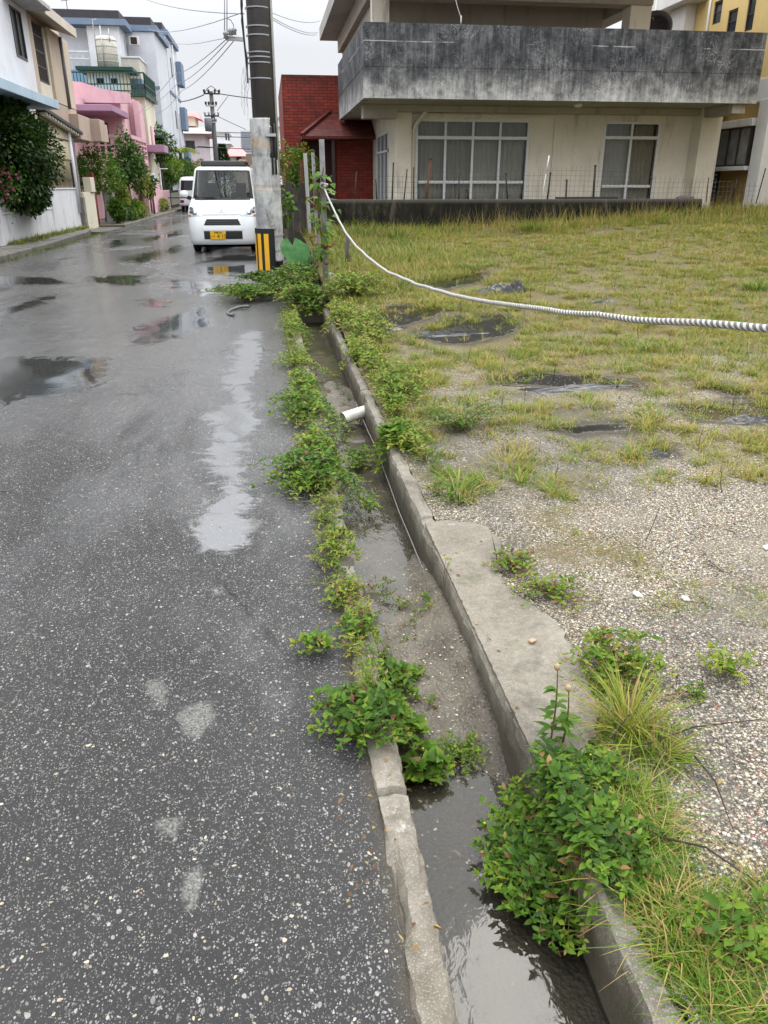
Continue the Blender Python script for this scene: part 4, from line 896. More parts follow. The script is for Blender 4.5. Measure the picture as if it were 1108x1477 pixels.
w = MB(); w.add([(-7.6, 24.0, 3.2), (-5.72, 24.0, 3.2), (-5.72, 28.45, 2.84), (-7.6, 28.45, 2.84), (-7.6, 24.0, 3.28), (-5.72, 24.0, 3.28), (-5.72, 28.45, 2.92), (-7.6, 28.45, 2.92)], [(0, 3, 2, 1), (4, 5, 6, 7), (0, 1, 5, 4), (1, 2, 6, 5), (2, 3, 7, 6), (3, 0, 4, 7)]); w.build('roof', M_DROOF, SH)
for i in range(13): y = 24.3+i*.3; z = 3.19-.081*(y-24.0); w = MB(); w.box(-5.94, -5.75, y, y+.06, z-.09, z-.005); w.build('rafter', M_CREAMY, SH)
for z in (1.5, 2.05, 2.6): w = MB(); w.box(-5.944, -5.93, 24.2, 27.4, z, z+.025); w.build('rail', M_LATT, SH)
w = MB(); w.box(-5.99, -5.93, 27.05, 27.42, 1.3, 2.0); w.build('hatch', M_DARK, SH)
w = MB(); w.tube([(-5.93, 27.32, 2.85), (-5.93, 27.32, .55)], .07, 12); w.build('rain_pipe', M_WHITE, SH)
w = MB(); w.box(-6.0, -5.82, 27.55, 27.85, .0, 1.0); w.box(-5.99, -5.9, 27.6, 27.8, 1.0, 2.7); w.build('corner_post', plain('stained_post_concrete', (.2, .19, .17), .85, 0, .3, 5, .4, .5, .6), SH)
PL = thing('plant_pot', 'small pale pot standing on the white wall at the left edge', 'pot', (-6.08, 20.0, .78))
w = MB(); w.tube([(-6.08, 20.15, .78), (-6.08, 20.15, .98), (-6.08, 20.15, 1.0)], [.09, .12, .13], 14); w.build('pot', M_CREAMY, PL)
TB = thing('planter_box', 'red brown planter trough on the low white wall under the bush', 'planter', (-6.08, 21.5, .78))
w = MB(); w.box(-6.16, -6.0, 20.5, 22.4, .782, .95); w.build('trough', plain('terracotta', (.22, .06, .035), .8), TB, .01)
# ---- beige block wall with stepped end and the pots in front of the pink house
BW = thing('block_wall', 'cream block wall with a taller end pier beside the left driveway', 'wall', (-5.9, 28, 0))
w = MB(); w.box(-6.9, -6.05, 29.62, 29.8, 0, 1.14) if False else w.box(-6.05, -5.85, 27.9, 29.62, .2, 1.14); w.box(-6.05, -5.8, 29.0, 29.62, 1.142, 1.6); w.box(-6.05, -5.85, 27.9, 29.62, .0, .199); w.build('wall', M_CREAMY, BW, .008)
w = MB(); w.box(-6.3, -6.1, 28.0, 28.8, 1.14, 1.55); w.build('grey_panel', plain('grey_panel', (.13, .12, .11), .7), BW)
GB = thing('gate_post', 'dark red brick gate post hidden by shrubs beside the cream block wall', 'gate post', (-6.1, 30.3, 0))
w = MB(); w.box(-6.3, -5.95, 30.1, 30.45, 0, 1.75); w.build('pier', M_BRICK, GB, .008)
BF2 = thing('board_fence', 'grey weathered board fence behind the flower pots of the pink house', 'fence', (-5.9, 33.5, 0))
for i in range(11): w = MB(); y = 31.6+i*.3; w.box(-5.95, -5.91, y, y+.28, .05, 1.25+.04*math.sin(i*2)); w.build('board', plain('grey_boards', (.2, .19, .175), .85, 0, .3, 6) if i == 0 else bpy.data.materials['grey_boards'], BF2)
# ---- pink house
PH = thing('pink_house', 'pink house with a mauve canopy and pierced balcony on the left of the street', 'house', (-6, 38, 0))
w = MB(); w.box(-12, -6.35, 40.5, 46, 0, 5.2)
wall_holes(w, 'y', 43.0, 46, 0, 5.15, -6.35, -6.1, []); w.box(-6.1, -5.85, 42.6, 43.0, 0, 5.05); w.box(-12, -6.9, 33.5, 40.49, 0, 2.2); w.box(-12, -7.85, 35, 40.49, 2.2, 4.9); w.build('wall', M_PINK, PH)
w = MB(); w.prism([(-8.6, 4.75), (-7.85, 4.75), (-6.35, 4.75), (-5.85, 4.75), (-5.85, 5.15), (-7.0, 5.3), (-7.85, 5.55), (-8.6, 5.6)], 'y', 40.2, 40.48); w.build('roof_parapet', M_PINK, PH)
w = MB(); w.box(-9.5, -6.15, 37.0, 41.2, 4.18, 4.42); w.box(-6.15, -5.2, 45.6, 47.6, 2.95, 3.3); w.build('canopy', M_PINKD, PH, .02)
w = MB(); w.box(-7.95, -5.9, 38.7, 38.85, 2.3, 2.42); w.box(-7.95, -5.9, 38.7, 38.85, 3.28, 3.4); w.box(-5.9, -5.75, 38.7, 43.2, 2.3, 2.5); w.box(-5.9, -5.75, 38.7, 43.2, 3.25, 3.4)
w.box(-7.95, -7.5, 38.7, 38.85, 2.42, 3.28); w.box(-6.0, -5.901, 38.7, 38.85, 2.42, 3.28); w.box(-7.95, -5.9, 38.86, 43, 2.2, 2.3)
x = -7.5
while x < -6.1:
    w.box(x, x+.07, 38.71, 38.84, 2.42, 3.28); x += .28
for z in (2.66, 2.94): w.box(-7.5, -6.0, 38.715, 38.835, z, z+.06)
for z in (2.68, 2.86, 3.06): w.box(-5.89, -5.76, 38.85, 43.2, z, z+.07)
y = 38.85
while y < 43.2: w.box(-5.885, -5.765, y, y+.12, 2.5, 3.25); y += .87
w.build('pierced_balcony', M_PINK, PH)
w = MB(); w.box(-7.5, -7.0, 40.44, 40.49, 2.3, 3.95); w.box(-7.45, -7.05, 40.43, 40.438, 2.35, 3.9); w.build('door', plain('dark_door', (.05, .035, .04), .4), PH)
w = MB(); w.tube([(-5.8, 46.3, 4.2), (-5.8, 46.3, 3.2), (-5.75, 46.2, 3.0), (-6.0, 46.1, 2.95)], .09, 8); w.build('downpipe', M_PINK, PH)
PW = thing('garden_wall', 'low pink front wall with a small letter box further up the street', 'wall', (-5.7, 47, 0))
w = MB(); w.box(-5.8, -5.65, 43.1, 45.5, 0, 1.45); w.box(-5.8, -5.65, 45.505, 50.1, 0, 1.1); w.build('wall', M_PINK, PW, .01)
w = MB(); w.box(-5.85, -5.6, 43.3, 44.0, 1.452, 1.9); w.build('letter_box', M_LGREY, PW, .03)
CP = thing('laundry_post', 'thin white T shaped post standing behind the low pink wall', 'post', (-5.8, 48.2, 0))
w = MB(); w.tube([(-5.85, 48.2, 0), (-5.85, 48.2, 2.25)], .045, 8); w.tube([(-7.2, 48.2, 2.2), (-5.4, 48.2, 2.2)], .025, 8); w.build('pole', M_WHITE, CP)
GT = thing('metal_gate', 'dark metal gate between the pink wall and the parked van', 'gate', (-5.7, 52, 0))
w = MB(); w.box(-5.72, -5.68, 50.3, 55.5, .1, .2); w.box(-5.72, -5.68, 50.3, 55.5, 1.0, 1.08)
for i in range(27): w.box(-5.715, -5.685, 50.3+i*.195, 50.34+i*.195, .2, 1.0)
w.build('bars', M_DKIRON, GT)
w = MB(); w.box(-5.66, -5.64, 50.5, 55.3, .25, .95); w.build('panel', plain('drab_panel', (.16, .16, .12), .7), GT)
# ---- cream house with green roof railing
CH = thing('cream_house', 'cream house with dark green roof railings above the pink house', 'house', (-7, 48, 0))
w = MB(); w.box(-13, -6.02, 46.4, 50.2, 0, 5.55); w.build('wall', M_CREAMY, CH)
w = MB(); w.prism([(-13.2, 46.2), (-8.4, 46.2), (-7.6, 46.0), (-5.85, 46.0), (-5.85, 50.4), (-13.2, 50.4)], 'z', 5.555, 5.72); w.build('roof_edge', M_GREEN, CH)
w = MB()
for a, b in (((-11, 46.25), (-8.4, 46.25)), ((-8.4, 46.25), (-7.6, 46.05)), ((-7.6, 46.05), (-5.9, 46.05)), ((-5.9, 46.05), (-5.9, 50.3))):
    a = Vector((*a, 0)); b = Vector((*b, 0)); n = max(2, int((b-a).length/.16))
    for z in (5.8, 6.1, 6.62): w.bar(a+Vector((0, 0, z)), b+Vector((0, 0, z)), .05, .06)
    for i in range(n+1): p = a.lerp(b, i/n); w.bar(p+Vector((0, 0, 5.72)), p+Vector((0, 0, 6.6)), .035, .035)
w.build('railing', M_GREEN, CH)
w = MB(); w.box(-9.2, -7.15, 48.6, 50.2, 5.73, 6.95); w.build('penthouse', M_CREAMY, CH)
w = MB(); w.box(-9.6, -6.7, 48.1, 50.4, 6.955, 7.12); w.build('penthouse_roof', M_GREEN, CH)
w = MB(); w.box(-8.95, -7.5, 48.56, 48.595, 5.75, 6.75); pd = w.build('door', plain('pale_blue_door', (.5, .6, .63), .5), CH)
w = MB(); w.box(-8.7, -8.3, 48.54, 48.555, 6.35, 6.62); w.box(-7.95, -7.6, 48.54, 48.555, 6.35, 6.62); w.build('vent', M_DARK, pd)
w = MB(); w.box(-6.0, -5.55, 48.4, 50.5, 3.75, 3.9); w.build('window_hood', M_GREEN, CH)
w = MB(); w.box(-6.05, -5.99, 48.6, 50.2, 2.7, 3.7); w.build('window', M_DGLASS, CH)
TK = thing('water_tank', 'round cream water tank on the roof of the green trimmed penthouse', 'water tank', (-8.1, 49.4, 7.12))
w = MB(); w.tube([(-8.15, 49.6, 7.125), (-8.15, 49.6, 8.55), (-8.15, 49.6, 8.68)], [.55, .55, .45], 24); w.build('tank', plain('tank_plastic', (.55, .53, .45), .5), TK)
w = MB()
for z in (7.5, 7.85, 8.2, 8.5): w.tube([(-8.15, 49.6, z-.02), (-8.15, 49.6, z+.02)], .565, 24)
w.build('hoop', plain('tank_hoop', (.4, .39, .34), .5), TK)
w = MB(); w.tube([(-8.25, 48.98, 7.2), (-8.25, 48.98, 9.1)], .03, 6); w.tube([(-8.6, 49.1, 7.2), (-8.6, 49.1, 9.4), (-8.4, 49.1, 9.4)], .025, 6); w.tube([(-7.85, 49.1, 8.4), (-7.85, 49.1, 9)], .025, 6); w.build('pipe', M_STEEL, TK)
# ---- blue and white apartment block, stepped in plan
AP = thing('apartment_building', 'stepped blue and white apartment block rising behind the cream house', 'building', (-8, 56, 0))
w = MB(); w.box(-9.35, -7.62, 51.2, 53.39, 0, 9.44); w.box(-14, -9.352, 52.0, 53.39, 0, 9.44); w.build('white_wall', M_WHITE, AP)
w = MB(); w.box(-14, -9.36, 51.25, 51.99, 0, 7.3); w.build('blue_wall', M_BLUE, AP)
w = MB(); w.box(-14, -9.4, 51.1, 51.24, 7.8, 7.86); w.box(-14, -9.4, 51.1, 51.24, 8.15, 8.22)
for i in range(14): w.box(-13.9+i*.32, -13.87+i*.32, 51.15, 51.2, 7.3, 8.15)
w.build('railing', M_WHITE, AP)
w = MB(); w.box(-7.55, -7.15, 53.34, 53.39, 7.0, 8.9); w.build('door', M_LGREY, AP)
w = MB(); w.box(-7.35, -6.8, 52.6, 53.0, 8.75, 9.2); ac = w.build('air_conditioner', M_OFFW, AP, .02)
w = MB(); w.box(-7.25, -6.9, 52.585, 52.598, 8.8, 9.15); w.build('grille', M_DKIRON, ac)
w = MB(); w.box(-7.6, -6.75, 50.6, 50.7, 6.85, 7.85); w.box(-6.75, -6.65, 50.6, 53.39, 6.85, 7.85); w.build('balcony_panel', plain('ribbed_panel', (.5, .48, .42), .6), AP)
w = MB(); w.box(-7.62, -6.6, 50.55, 50.71, 7.86, 7.94); w.box(-6.76, -6.6, 50.711, 53.39, 7.86, 7.94); w.build('balcony_rail', M_WHITE, AP)
w = MB(); w.box(-7.62, -6.6, 50.55, 53.39, 6.6, 6.84); w.build('balcony_slab', M_BLUEG, AP)
w = MB(); w.box(-14, -6.0, 53.4, 59.3, 0, 9.55); w.build('grey_wall', M_LGREY, AP)
w = MB(); w.box(-8, -5.98, 59.4, 66.0, 0, 10.3); w.build('grey_wall', M_LGREY, AP)
for q in ((-7.2, -5.96, 53.36, 53.395, 6.62, 6.78), (-6.9, -5.94, 59.32, 59.395, 7.0, 7.16), (-5.975, -5.93, 59.4, 66, 7.0, 7.16)): w = MB(); w.box(*q); w.build('blue_band', M_BLUEG, AP)
for q, zr in (((-14.3, -7.2, 50.9, 53.3), 9.45), ((-14.2, -5.8, 53.3, 59.35), 9.57), ((-8.2, -5.8, 59.36, 66.2), 10.32)):
    w = MB(); w.box(*q, zr, zr+.3); w.build('roof_edge', M_BLUEG, AP); w = MB(); w.box(q[0]+.3, q[1]-.35, q[2]+.35, q[3]-.3, zr+.302, zr+.75); w.build('roof_slab', M_DROOF, AP)
for z0 in (2.4, 5.1, 8.0): w = MB(); w.box(-5.97, -5.6, 64.6, 66.6, z0, z0+1.5); w.build('end_balcony', M_BLUEG, AP, .03)
for y0 in (61.2, 63):
    for z0 in (2.0, 5.0, 8.2): w = MB(); w.box(-5.975, -5.94, y0, y0+.7, z0, z0+1.1); w.build('window', M_DGLASS, AP)
w = MB(); w.tube([(-5.9, 62.4, 0), (-5.9, 62.4, 10.2)], .05, 8); w.build('rain_pipe', M_WHITE, AP)
w = MB(); w.tube([(-10.5, 52.6, 10.15), (-10.5, 52.6, 11.2)], .02, 5); w.tube([(-10.8, 52.6, 10.8), (-10.2, 52.6, 10.9)], .015, 5); w.tube([(-10.9, 52.6, 11.1), (-10.1, 52.6, 11.15)], .015, 5); w.build('aerial', M_DKIRON, AP)
# ---- far end of the street
M_LILAC = wall_paint('lilac_grey_paint', (.55, .48, .5), .15, (.3, .26, .27)); M_PTILE = wall_paint('faded_red_roof_paint', (.62, .26, .25), .1, (.4, .2, .2)); M_PROOF = wall_paint('pale_pink_roof_paint', (.62, .44, .44), .1, (.4, .3, .3))
YA = 84.0
def box2(mb, p0, p1, Y, depth, d0=0):
    a = atY(*p0, Y); b = atY(*p1, Y); mb.box(a.x, b.x, Y+d0, Y+depth, min(a.z, b.z), max(a.z, b.z)); return mb
LH = thing('lilac_house', 'pale lilac house with a pink roof at the far end of the street', 'house', (-7, YA, 0))
w = MB(); box2(w, c2(215, 745), c2(382, 1000), YA, 9); w.build('wall', M_LILAC, LH)
a = atY(*c2(180, 705), YA-.8); b = atY(*c2(408, 748), YA-.8); w = MB(); zt = a.z; zb = b.z
w.add([(a.x-2, YA-.8, zb), (b.x, YA-.8, zb), (b.x-.9, YA+1.5, zt), (a.x-2, YA+1.5, zt), (b.x, YA+9, zb), (b.x-.9, YA+8, zt), (a.x-2, YA+9, zb), (a.x-2, YA+8, zt)], [(0, 1, 2, 3), (1, 4, 5, 2), (3, 2, 5, 7), (6, 7, 5, 4), (0, 3, 7, 6), (0, 6, 4, 1)]); w.build('roof', M_PROOF, LH)
w = MB(); box2(w, c2(200, 640), c2(320, 706), YA+3, 4); w.build('attic', M_CREAMY, LH)
a = atY(*c2(200, 650), YA+2.6); b = atY(*c2(320, 612), YA+2.6); pk = atY(*c2(350, 668), YA+2.6)
w = MB(); w.add([(a.x-1, YA+2.6, a.z), (b.x-.3, YA+2.6, a.z), (b.x, YA+5, b.z), (a.x-1, YA+5, b.z), (pk.x, YA+2.6, pk.z), (pk.x, YA+7.4, pk.z), (b.x-.3, YA+7.4, a.z), (a.x-1, YA+7.4, a.z)], [(0, 1, 2, 3), (1, 4, 2), (4, 5, 2), (5, 6, 2), (6, 7, 3, 2), (0, 3, 7), (0, 7, 6, 1), (1, 6, 5, 4)]); w.build('attic_roof', M_PTILE, LH)
w = MB(); box2(w, c2(262, 788), c2(318, 846), YA, 0.02, -.06); fo = w.build('window', M_DKFRAME, LH)
w = MB(); box2(w, c2(268, 793), c2(290, 841), YA, -.061, -.09); box2(w, c2(293, 793), c2(313, 841), YA, -.061, -.09); w.build('pane', M_DGLASS, fo)
FW = thing('garden_wall', 'low mauve wall across the far end of the street', 'wall', (-3, 78, 0))
w = MB(); box2(w, c2(240, 900), c2(420, 1010), 78, .2); w.build('wall', wall_paint('mauve_wall_paint', (.36, .28, .28), .2), FW, .02)
WA = thing('white_building', 'distant white flat roofed building behind the far utility pole', 'building', (-4, 120, 0))
w = MB(); box2(w, c2(380, 745), c2(512, 960), 120, 10); w.build('wall', M_WHITE, WA)
w = MB(); box2(w, c2(420, 798), c2(520, 806), 119, 10); box2(w, c2(396, 738), c2(512, 746), 119.5, 10); w.build('ledge', M_WHITE, WA)
w = MB(); box2(w, c2(485, 745), c2(496, 785), 120, 0, -.1); box2(w, c2(500, 750), c2(510, 790), 120, 0, -.1); w.build('window', M_DKFRAME, WA)
RH = thing('red_roofed_house', 'distant white house under a faded red tiled roof right of the conifer', 'house', (0, 105, 0))
w = MB(); box2(w, c2(490, 872), c2(605, 990), 105, 9); w.build('wall', M_WHITE, RH)
a = atY(*c2(480, 875), 104); b = atY(*c2(625, 875), 104); p1 = atY(*c2(510, 815), 104); p2 = atY(*c2(562, 815), 104)
w = MB(); w.add([(a.x, 104, a.z), (b.x, 104, a.z), (p2.x, 109, p1.z), (p1.x, 109, p1.z), (a.x, 114, a.z), (b.x, 114, a.z)], [(0, 1, 2, 3), (1, 5, 2), (5, 4, 3, 2), (4, 0, 3), (0, 4, 5, 1)]); w.build('roof', M_PTILE, RH)
w = MB(); box2(w, c2(548, 880), c2(575, 900), 105, 0, -.1); w.build('window', M_DKFRAME, RH)
HR = thing('tower_block', 'hazy distant tower block left of the near utility pole', 'building', (10, 300, 0))
w = MB(); box2(w, c2(570, 728), c2(640, 960), 300, 20); w.build('wall', M_LGREY, HR)  # distance haze is painted in by pale wall and window band colours
for i in range(9):
    w = MB(); box2(w, c2(572, 738+i*13), c2(640, 743+i*13), 300, 0, -.5); w.build('window_band', plain('hazy_window_band', (.3, .32, .36), .5) if i == 0 else bpy.data.materials['hazy_window_band'], HR)
BR = thing('beige_car_port', 'low tan roofed shed across the far end of the street', 'shed', (0, 80, 0))
w = MB(); a = atY(*c2(525, 925), 80); b = atY(*c2(625, 925), 80); w.prism([(a.x, a.z), (b.x, a.z), (b.x-.3, a.z+.35), (a.x+.8, a.z+.5)], 'y', 79, 84); w.build('roof', plain('tan_roof', (.42, .28, .18), .7), BR)
w = MB(); w.box(a.x+.2, b.x+2.5, 79.5, 83.5, 0, a.z-.001); w.build('wall', M_BEIGE2, BR)
BK = thing('brown_building', 'brown flat building behind the van roof beside the near pole', 'building', (2, 95, 0))
w = MB(); box2(w, c2(600, 862), c2(660, 1000), 95, 8); w.build('wall', plain('brown_wall', (.2, .15, .12), .8), BK)
GW = thing('white_building', 'white rendered building seen between the near pole and the brick house', 'building', (1.5, 60, 0))
w = MB(); box2(w, c2(750, 640), c2(840, 1000), 60, 8); w.build('wall', plain('pale_green_white_wall', (.55, .58, .55), .8), GW)
w = MB(); box2(w, c2(770, 652), c2(806, 662), 60, 0, -.2); box2(w, c2(770, 700), c2(806, 712), 60, 0, -.2); w.build('ledge', M_LGREY, GW)
# ---- far utility pole with crossarms
FP = thing('utility_pole', 'distant grey utility pole with crossarms and a transformer over the white van', 'utility pole', (-3.4, 60, 0))
w = MB(); t_ = atY(*c2(406, 512), 60); w.tube([(t_.x-.02, 60, -.2), (t_.x, 60, t_.z)], [.2, .13], 14); w.build('shaft', plain('grey_pole_concrete', (.1, .095, .095), .7), FP)
for (x0, x1, y, m) in ((365, 455, 520, M_DKIRON), (376, 437, 593, M_STEEL), (370, 450, 650, M_DKIRON), (380, 436, 686, M_STEEL)):
    a = atY(*c2(x0, y+(4 if m is M_DKIRON and y < 600 else 0)), 59.85); b = atY(*c2(x1, y+(6 if y < 600 and m is M_DKIRON else 0)), 59.85); w = MB(); w.bar(a, b, .09, .09); ca = w.build('crossarm', m, FP)
    for k in range(4):
        p = a.lerp(b, (.03, .3, .7, .97)[k]); w = MB(); w.tube([p+Vector((0, 0, .05)), p+Vector((0, 0, .2)), p+Vector((0, 0, .26))], [.05, .08, .04], 8); w.build('insulator', M_DKIRON if y < 600 else M_PORC, ca)
a = atY(*c2(392, 700), 59.6); w = MB(); w.tube([a-Vector((0, 0, .4)), a+Vector((0, 0, .35)), a+Vector((0, 0, .42))], [.26, .26, .2], 14); w.build('transformer', plain('grey_transformer', (.16, .17, .19), .6), FP)
a = atY(*c2(365, 530), 59.8); b = atY(*c2(455, 526), 59.8)
w = MB(); w.tube([a, a+Vector((.25, 0, .35)), a.lerp(b, .5)+Vector((0, 0, .5)), b+Vector((-.3, 0, .3)), b], .025, 6); w.build('jumper_cable', M_DKIRON, FP)
def fwire(p, q, r, lab, Y0=60, Y1=60, m=M_WIRE): wire([atY(*c2(*p), Y0), atY(*c2(*q), Y1)], r, lab, m)
fwire((240, 570), (365, 532), .035, 'heavy wire from the apartment block to the top of the far pole', 70)
fwire((455, 526), (640, 552), .03, 'heavy wire from the top of the far pole toward the near pole', 60, 60)
fwire((440, 650), (600, 725), .02, 'wire drooping right from the middle crossarm of the far pole', 60, 62)
fwire((430, 740), (640, 745), .025, 'level wire right of the far pole above the white building', 60, 62)
fwire((430, 765), (640, 768), .025, 'second level wire right of the far pole', 60, 62)
fwire((330, 820), (640, 835), .03, 'low sagging cable passing the far pole in front of the red roof', 60, 62)
fwire((215, 815), (412, 828), .025, 'low cable left of the far pole across the lilac house', 66, 60)
fwire((500, 540), (440, 620), .018, 'faint stay wire slanting beside the far pole', 60, 60)
# ================================================================== VEHICLES
def car_paint(name, a):
    t = NT(name); n = t.noise(70, 2, .5); dr = t.mr(t.vor(120).outputs['Distance'], 0, .22, 1, 0)
    t.P('Base Color', t.mix(t.mr(t.noise(2, 4), .4, .7, 0, .12), a, tuple(q*.75 for q in a))); t.P('Roughness', .22); t.P('Coat Weight', .6); t.P('Coat Roughness', .05)
    t.P('Normal', t.bump(dr, .12, .002)); return t.m
M_CARW = car_paint('white_car_paint', (.74, .76, .76)); M_CARS = car_paint('silver_white_van_paint', (.62, .63, .66))
M_TYRE = plain('tyre_rubber', (.02, .02, .02), .8); M_RIM = plain('wheel_trim', (.45, .46, .47), .35, .4); M_BLACKT = plain('black_trim', (.012, .012, .012), .5)
M_WSHIELD = glass_mat('windscreen_glass', (.5, .56, .54), 1.24); M_TINT = plain('tinted_glass', (.01, .011, .012), .06)
M_CHROME = plain('chrome', (.6, .61, .62), .12, .9); M_LENS = glass_mat('lamp_lens', (.8, .82, .83), 1.4); M_REDL = plain('red_lens', (.2, .01, .015), .2); M_SEAT = plain('dark_seat_cloth', (.03, .03, .033), .9)
M_PLATE = plain('yellow_plate', (.72, .42, .02), .45, 0, .05)
EXPN = 4.2
class Car:
    """boxy kei vehicle: horizontal contours (front y, half width, depth of the front's curve) lofted by height; front faces -Y"""
    def __init__(s, levels, length, ox, oy, ang=0):
        s.lv = levels; s.len = length; s.ox = ox; s.oy = oy; s.ang = ang
    def at(s, z):
        L = s.lv
        for a, b in zip(L, L[1:]):
            if a[0] <= z <= b[0]:
                t = (z-a[0])/max(1e-9, b[0]-a[0]); return [p+(q-p)*t for p, q in zip(a, b)]
        return list(L[-1] if z > L[-1][0] else L[0])
    def W(s, p):
        c, n = math.cos(s.ang), math.sin(s.ang); return Vector((s.ox+p[0]*c-p[1]*n, s.oy+p[0]*n+p[1]*c, p[2]))
    def fy(s, x, z):
        _, yf, w, d = s.at(z)[:4]; u = min(1, abs(x)/w); return yf+d*(1-(1-u**EXPN)**(1/EXPN))
    def contour(s, z, n=26):
        _, yf, w, d = s.at(z)[:4]; pts = []
        rear = s.len-.02-max(0, z-1.1)*.12; rr = .12
        side = [rear-rr, 2.7, 2.05, 1.45]
        pts.append((-w+rr, rear, z)); pts.append((-w+.03, rear-.03, z))
        for y in side: pts.append((-w, max(y, yf+d), z))
        for i in range(n+1):
            a = math.pi-math.pi*i/n; cx, sy = math.cos(a), math.sin(a)
            pts.append((w*math.copysign(abs(cx)**(2/EXPN), cx), yf+d*(1-abs(sy)**(2/EXPN)), z))
        for y in side[::-1]: pts.append((w, max(y, yf+d), z))
        pts.append((w-.03, rear-.03, z)); pts.append((w-rr, rear, z)); return pts
    def shell(s, zs, cls):
        rows = [s.contour(z) for z in zs]; N = len(rows[0]); out = {}
        for j in range(len(zs)-1):
            for i in range(N):
                k = cls(i, (zs[j]+zs[j+1])/2, N)
                if k is None: continue
                i2 = (i+1) % N; out.setdefault(k, MB()).add([s.W(rows[j][i]), s.W(rows[j][i2]), s.W(rows[j+1][i2]), s.W(rows[j+1][i])], [(0, 1, 2, 3)], True)
        return out, rows
    def patch(s, mb, x0, x1, zb, zt, off, nx=14, nz=4, xt=None):
        """skin following the front; zb/zt are heights at x0 and x1, xt the x range along the upper edge"""
        vs = []; fs = []
        for j in range(nz+1):
            v = j/nz
            for i in range(nx+1):
                u = i/nx; xa = x0+(x1-x0)*u
                x = xa if xt is None else xa*(1-v)+(xt[0]+(xt[1]-xt[0])*u)*v
                z = (zb[0]+(zb[1]-zb[0])*u)*(1-v)+(zt[0]+(zt[1]-zt[0])*u)*v
                vs.append(s.W((x, s.fy(x, z)-off, z)))
        for j in range(nz):
            for i in range(nx): fs.append((j*(nx+1)+i, j*(nx+1)+i+1, (j+1)*(nx+1)+i+1, (j+1)*(nx+1)+i))
        return mb.add(vs, fs, True)
def merge(o):
    bm = bmesh.new(); bm.from_mesh(o.data); bmesh.ops.remove_doubles(bm, verts=bm.verts[:], dist=.0005); bmesh.ops.recalc_face_normals(bm, faces=bm.faces[:]); bm.to_mesh(o.data); bm.free(); return o
def wheel(c, root, x, y, r=.275):
    w = MB(); s_ = 1 if x > 0 else -1
    w.tube([c.W((x-s_*.15, y, r)), c.W((x-s_*.14, y, r)), c.W((x-s_*.01, y, r)), c.W((x, y, r))], [r*.9, r, r, r*.9], 26); o = w.build('wheel', M_TYRE, root)
    w = MB(); w.tube([c.W((x-s_*.02, y, r)), c.W((x+s_*.004, y, r)), c.W((x+s_*.012, y, r))], [r*.68, r*.66, r*.3], 20); w.build('rim', M_RIM, o)
def text_mesh(name, s, size, M4, m, parent):
    cu = bpy.data.curves.new(name, 'FONT'); cu.body = s; cu.size = size; cu.align_x = 'CENTER'; cu.extrude = .002
    t = bpy.data.objects.new(name, cu); COL.objects.link(t); bpy.context.view_layer.update()
    me = bpy.data.meshes.new_from_object(t.evaluated_get(bpy.context.evaluated_depsgraph_get())); bpy.data.objects.remove(t)
    me.transform(M4); me.materials.clear(); me.materials.append(m); o = bpy.data.objects.new(name, me); COL.objects.link(o); _parent(o, parent); return o
LV = [(.17, .06, .69, .30), (.22, .015, .715, .34), (.34, .0, .73, .36), (.50, .01, .735, .3), (.62, .035, .735, .27), (.70, .06, .735, .26), (.78, .09, .735, .27), (.86, .16, .733, .3), (.93, .27, .73, .34), (.99, .42, .725, .36), (1.045, .56, .715, .37), (1.08, .60, .70, .36), (1.3, .79, .675, .3), (1.5, .965, .65, .26), (1.66, 1.1, .625, .22), (1.70, 1.18, .605, .24), (1.735, 1.34, .56, .28), (1.75, 1.6, .45, .3)]
KC = thing('parked_car', 'white boxy kei car with yellow number plate parked facing the camera by the near pole', 'car', (-.98, 17.9, 0))
car = Car(LV, 3.39, -.98, 17.85, R(-1.5))
zs = sorted(set([l[0] for l in LV]+[.28, .42, .56, 1.19, 1.4, 1.58]))
def cls(i, z, N):
    front = 6 <= i < N-7
    if 1.08 < z < 1.66:
        if front and 7 <= i-6+1 and (i-6) >= 4 and (i-6) < 22: return 'glass'
        if i in (2, 3, 4, 5) or i in (N-6, N-5, N-4, N-3): return 'side' if i not in (2, N-3) else 'side'
        if i >= N-1: return 'back'
    return 'body'
parts, rows = car.shell(zs, cls)
b = parts['body']; top = car.contour(1.75); b.add([car.W(p) for p in top], [tuple(range(len(top)))], False); bot = car.contour(.17)
body = merge(b.build('body', M_CARW, KC, recalc=False))
o = merge(parts['glass'].build('windscreen', M_WSHIELD, KC, recalc=False)); o = merge(parts['side'].build('side_window', M_WSHIELD, KC, recalc=False)); merge(parts['back'].build('rear_window', M_WSHIELD, KC, recalc=False))
w = MB(); w.add([car.W(p) for p in bot], [tuple(range(len(bot)))]); w.add([car.W((p[0]*.9, p[1], .12)) for p in bot], [tuple(range(len(bot)))]); w.build('underside', M_BLACKT, KC)
w = MB()                                        # black windscreen surround and cowl
car.patch(w, -.6, .6, (1.055, 1.055), (1.085, 1.085), .006, 20, 2)
for s_ in (-1, 1): car.patch(w, s_*.645, s_*.60, (1.085, 1.085), (1.66, 1.66), .006, 2, 8, (s_*.575, s_*.535))
car.patch(w, -.56, .56, (1.645, 1.645), (1.665, 1.665), .004, 20, 1); w.build('windscreen_seal', M_BLACKT, KC)
w = MB(); w.bar(car.W((-.5, car.fy(-.5, 1.1)-.02, 1.10)), car.W((.02, car.fy(0, 1.1)-.02, 1.1)), .015, .02); w.bar(car.W((.05, car.fy(0, 1.1)-.02, 1.1)), car.W((.5, car.fy(.5, 1.1)-.02, 1.10)), .015, .02); w.build('wiper', M_BLACKT, KC)
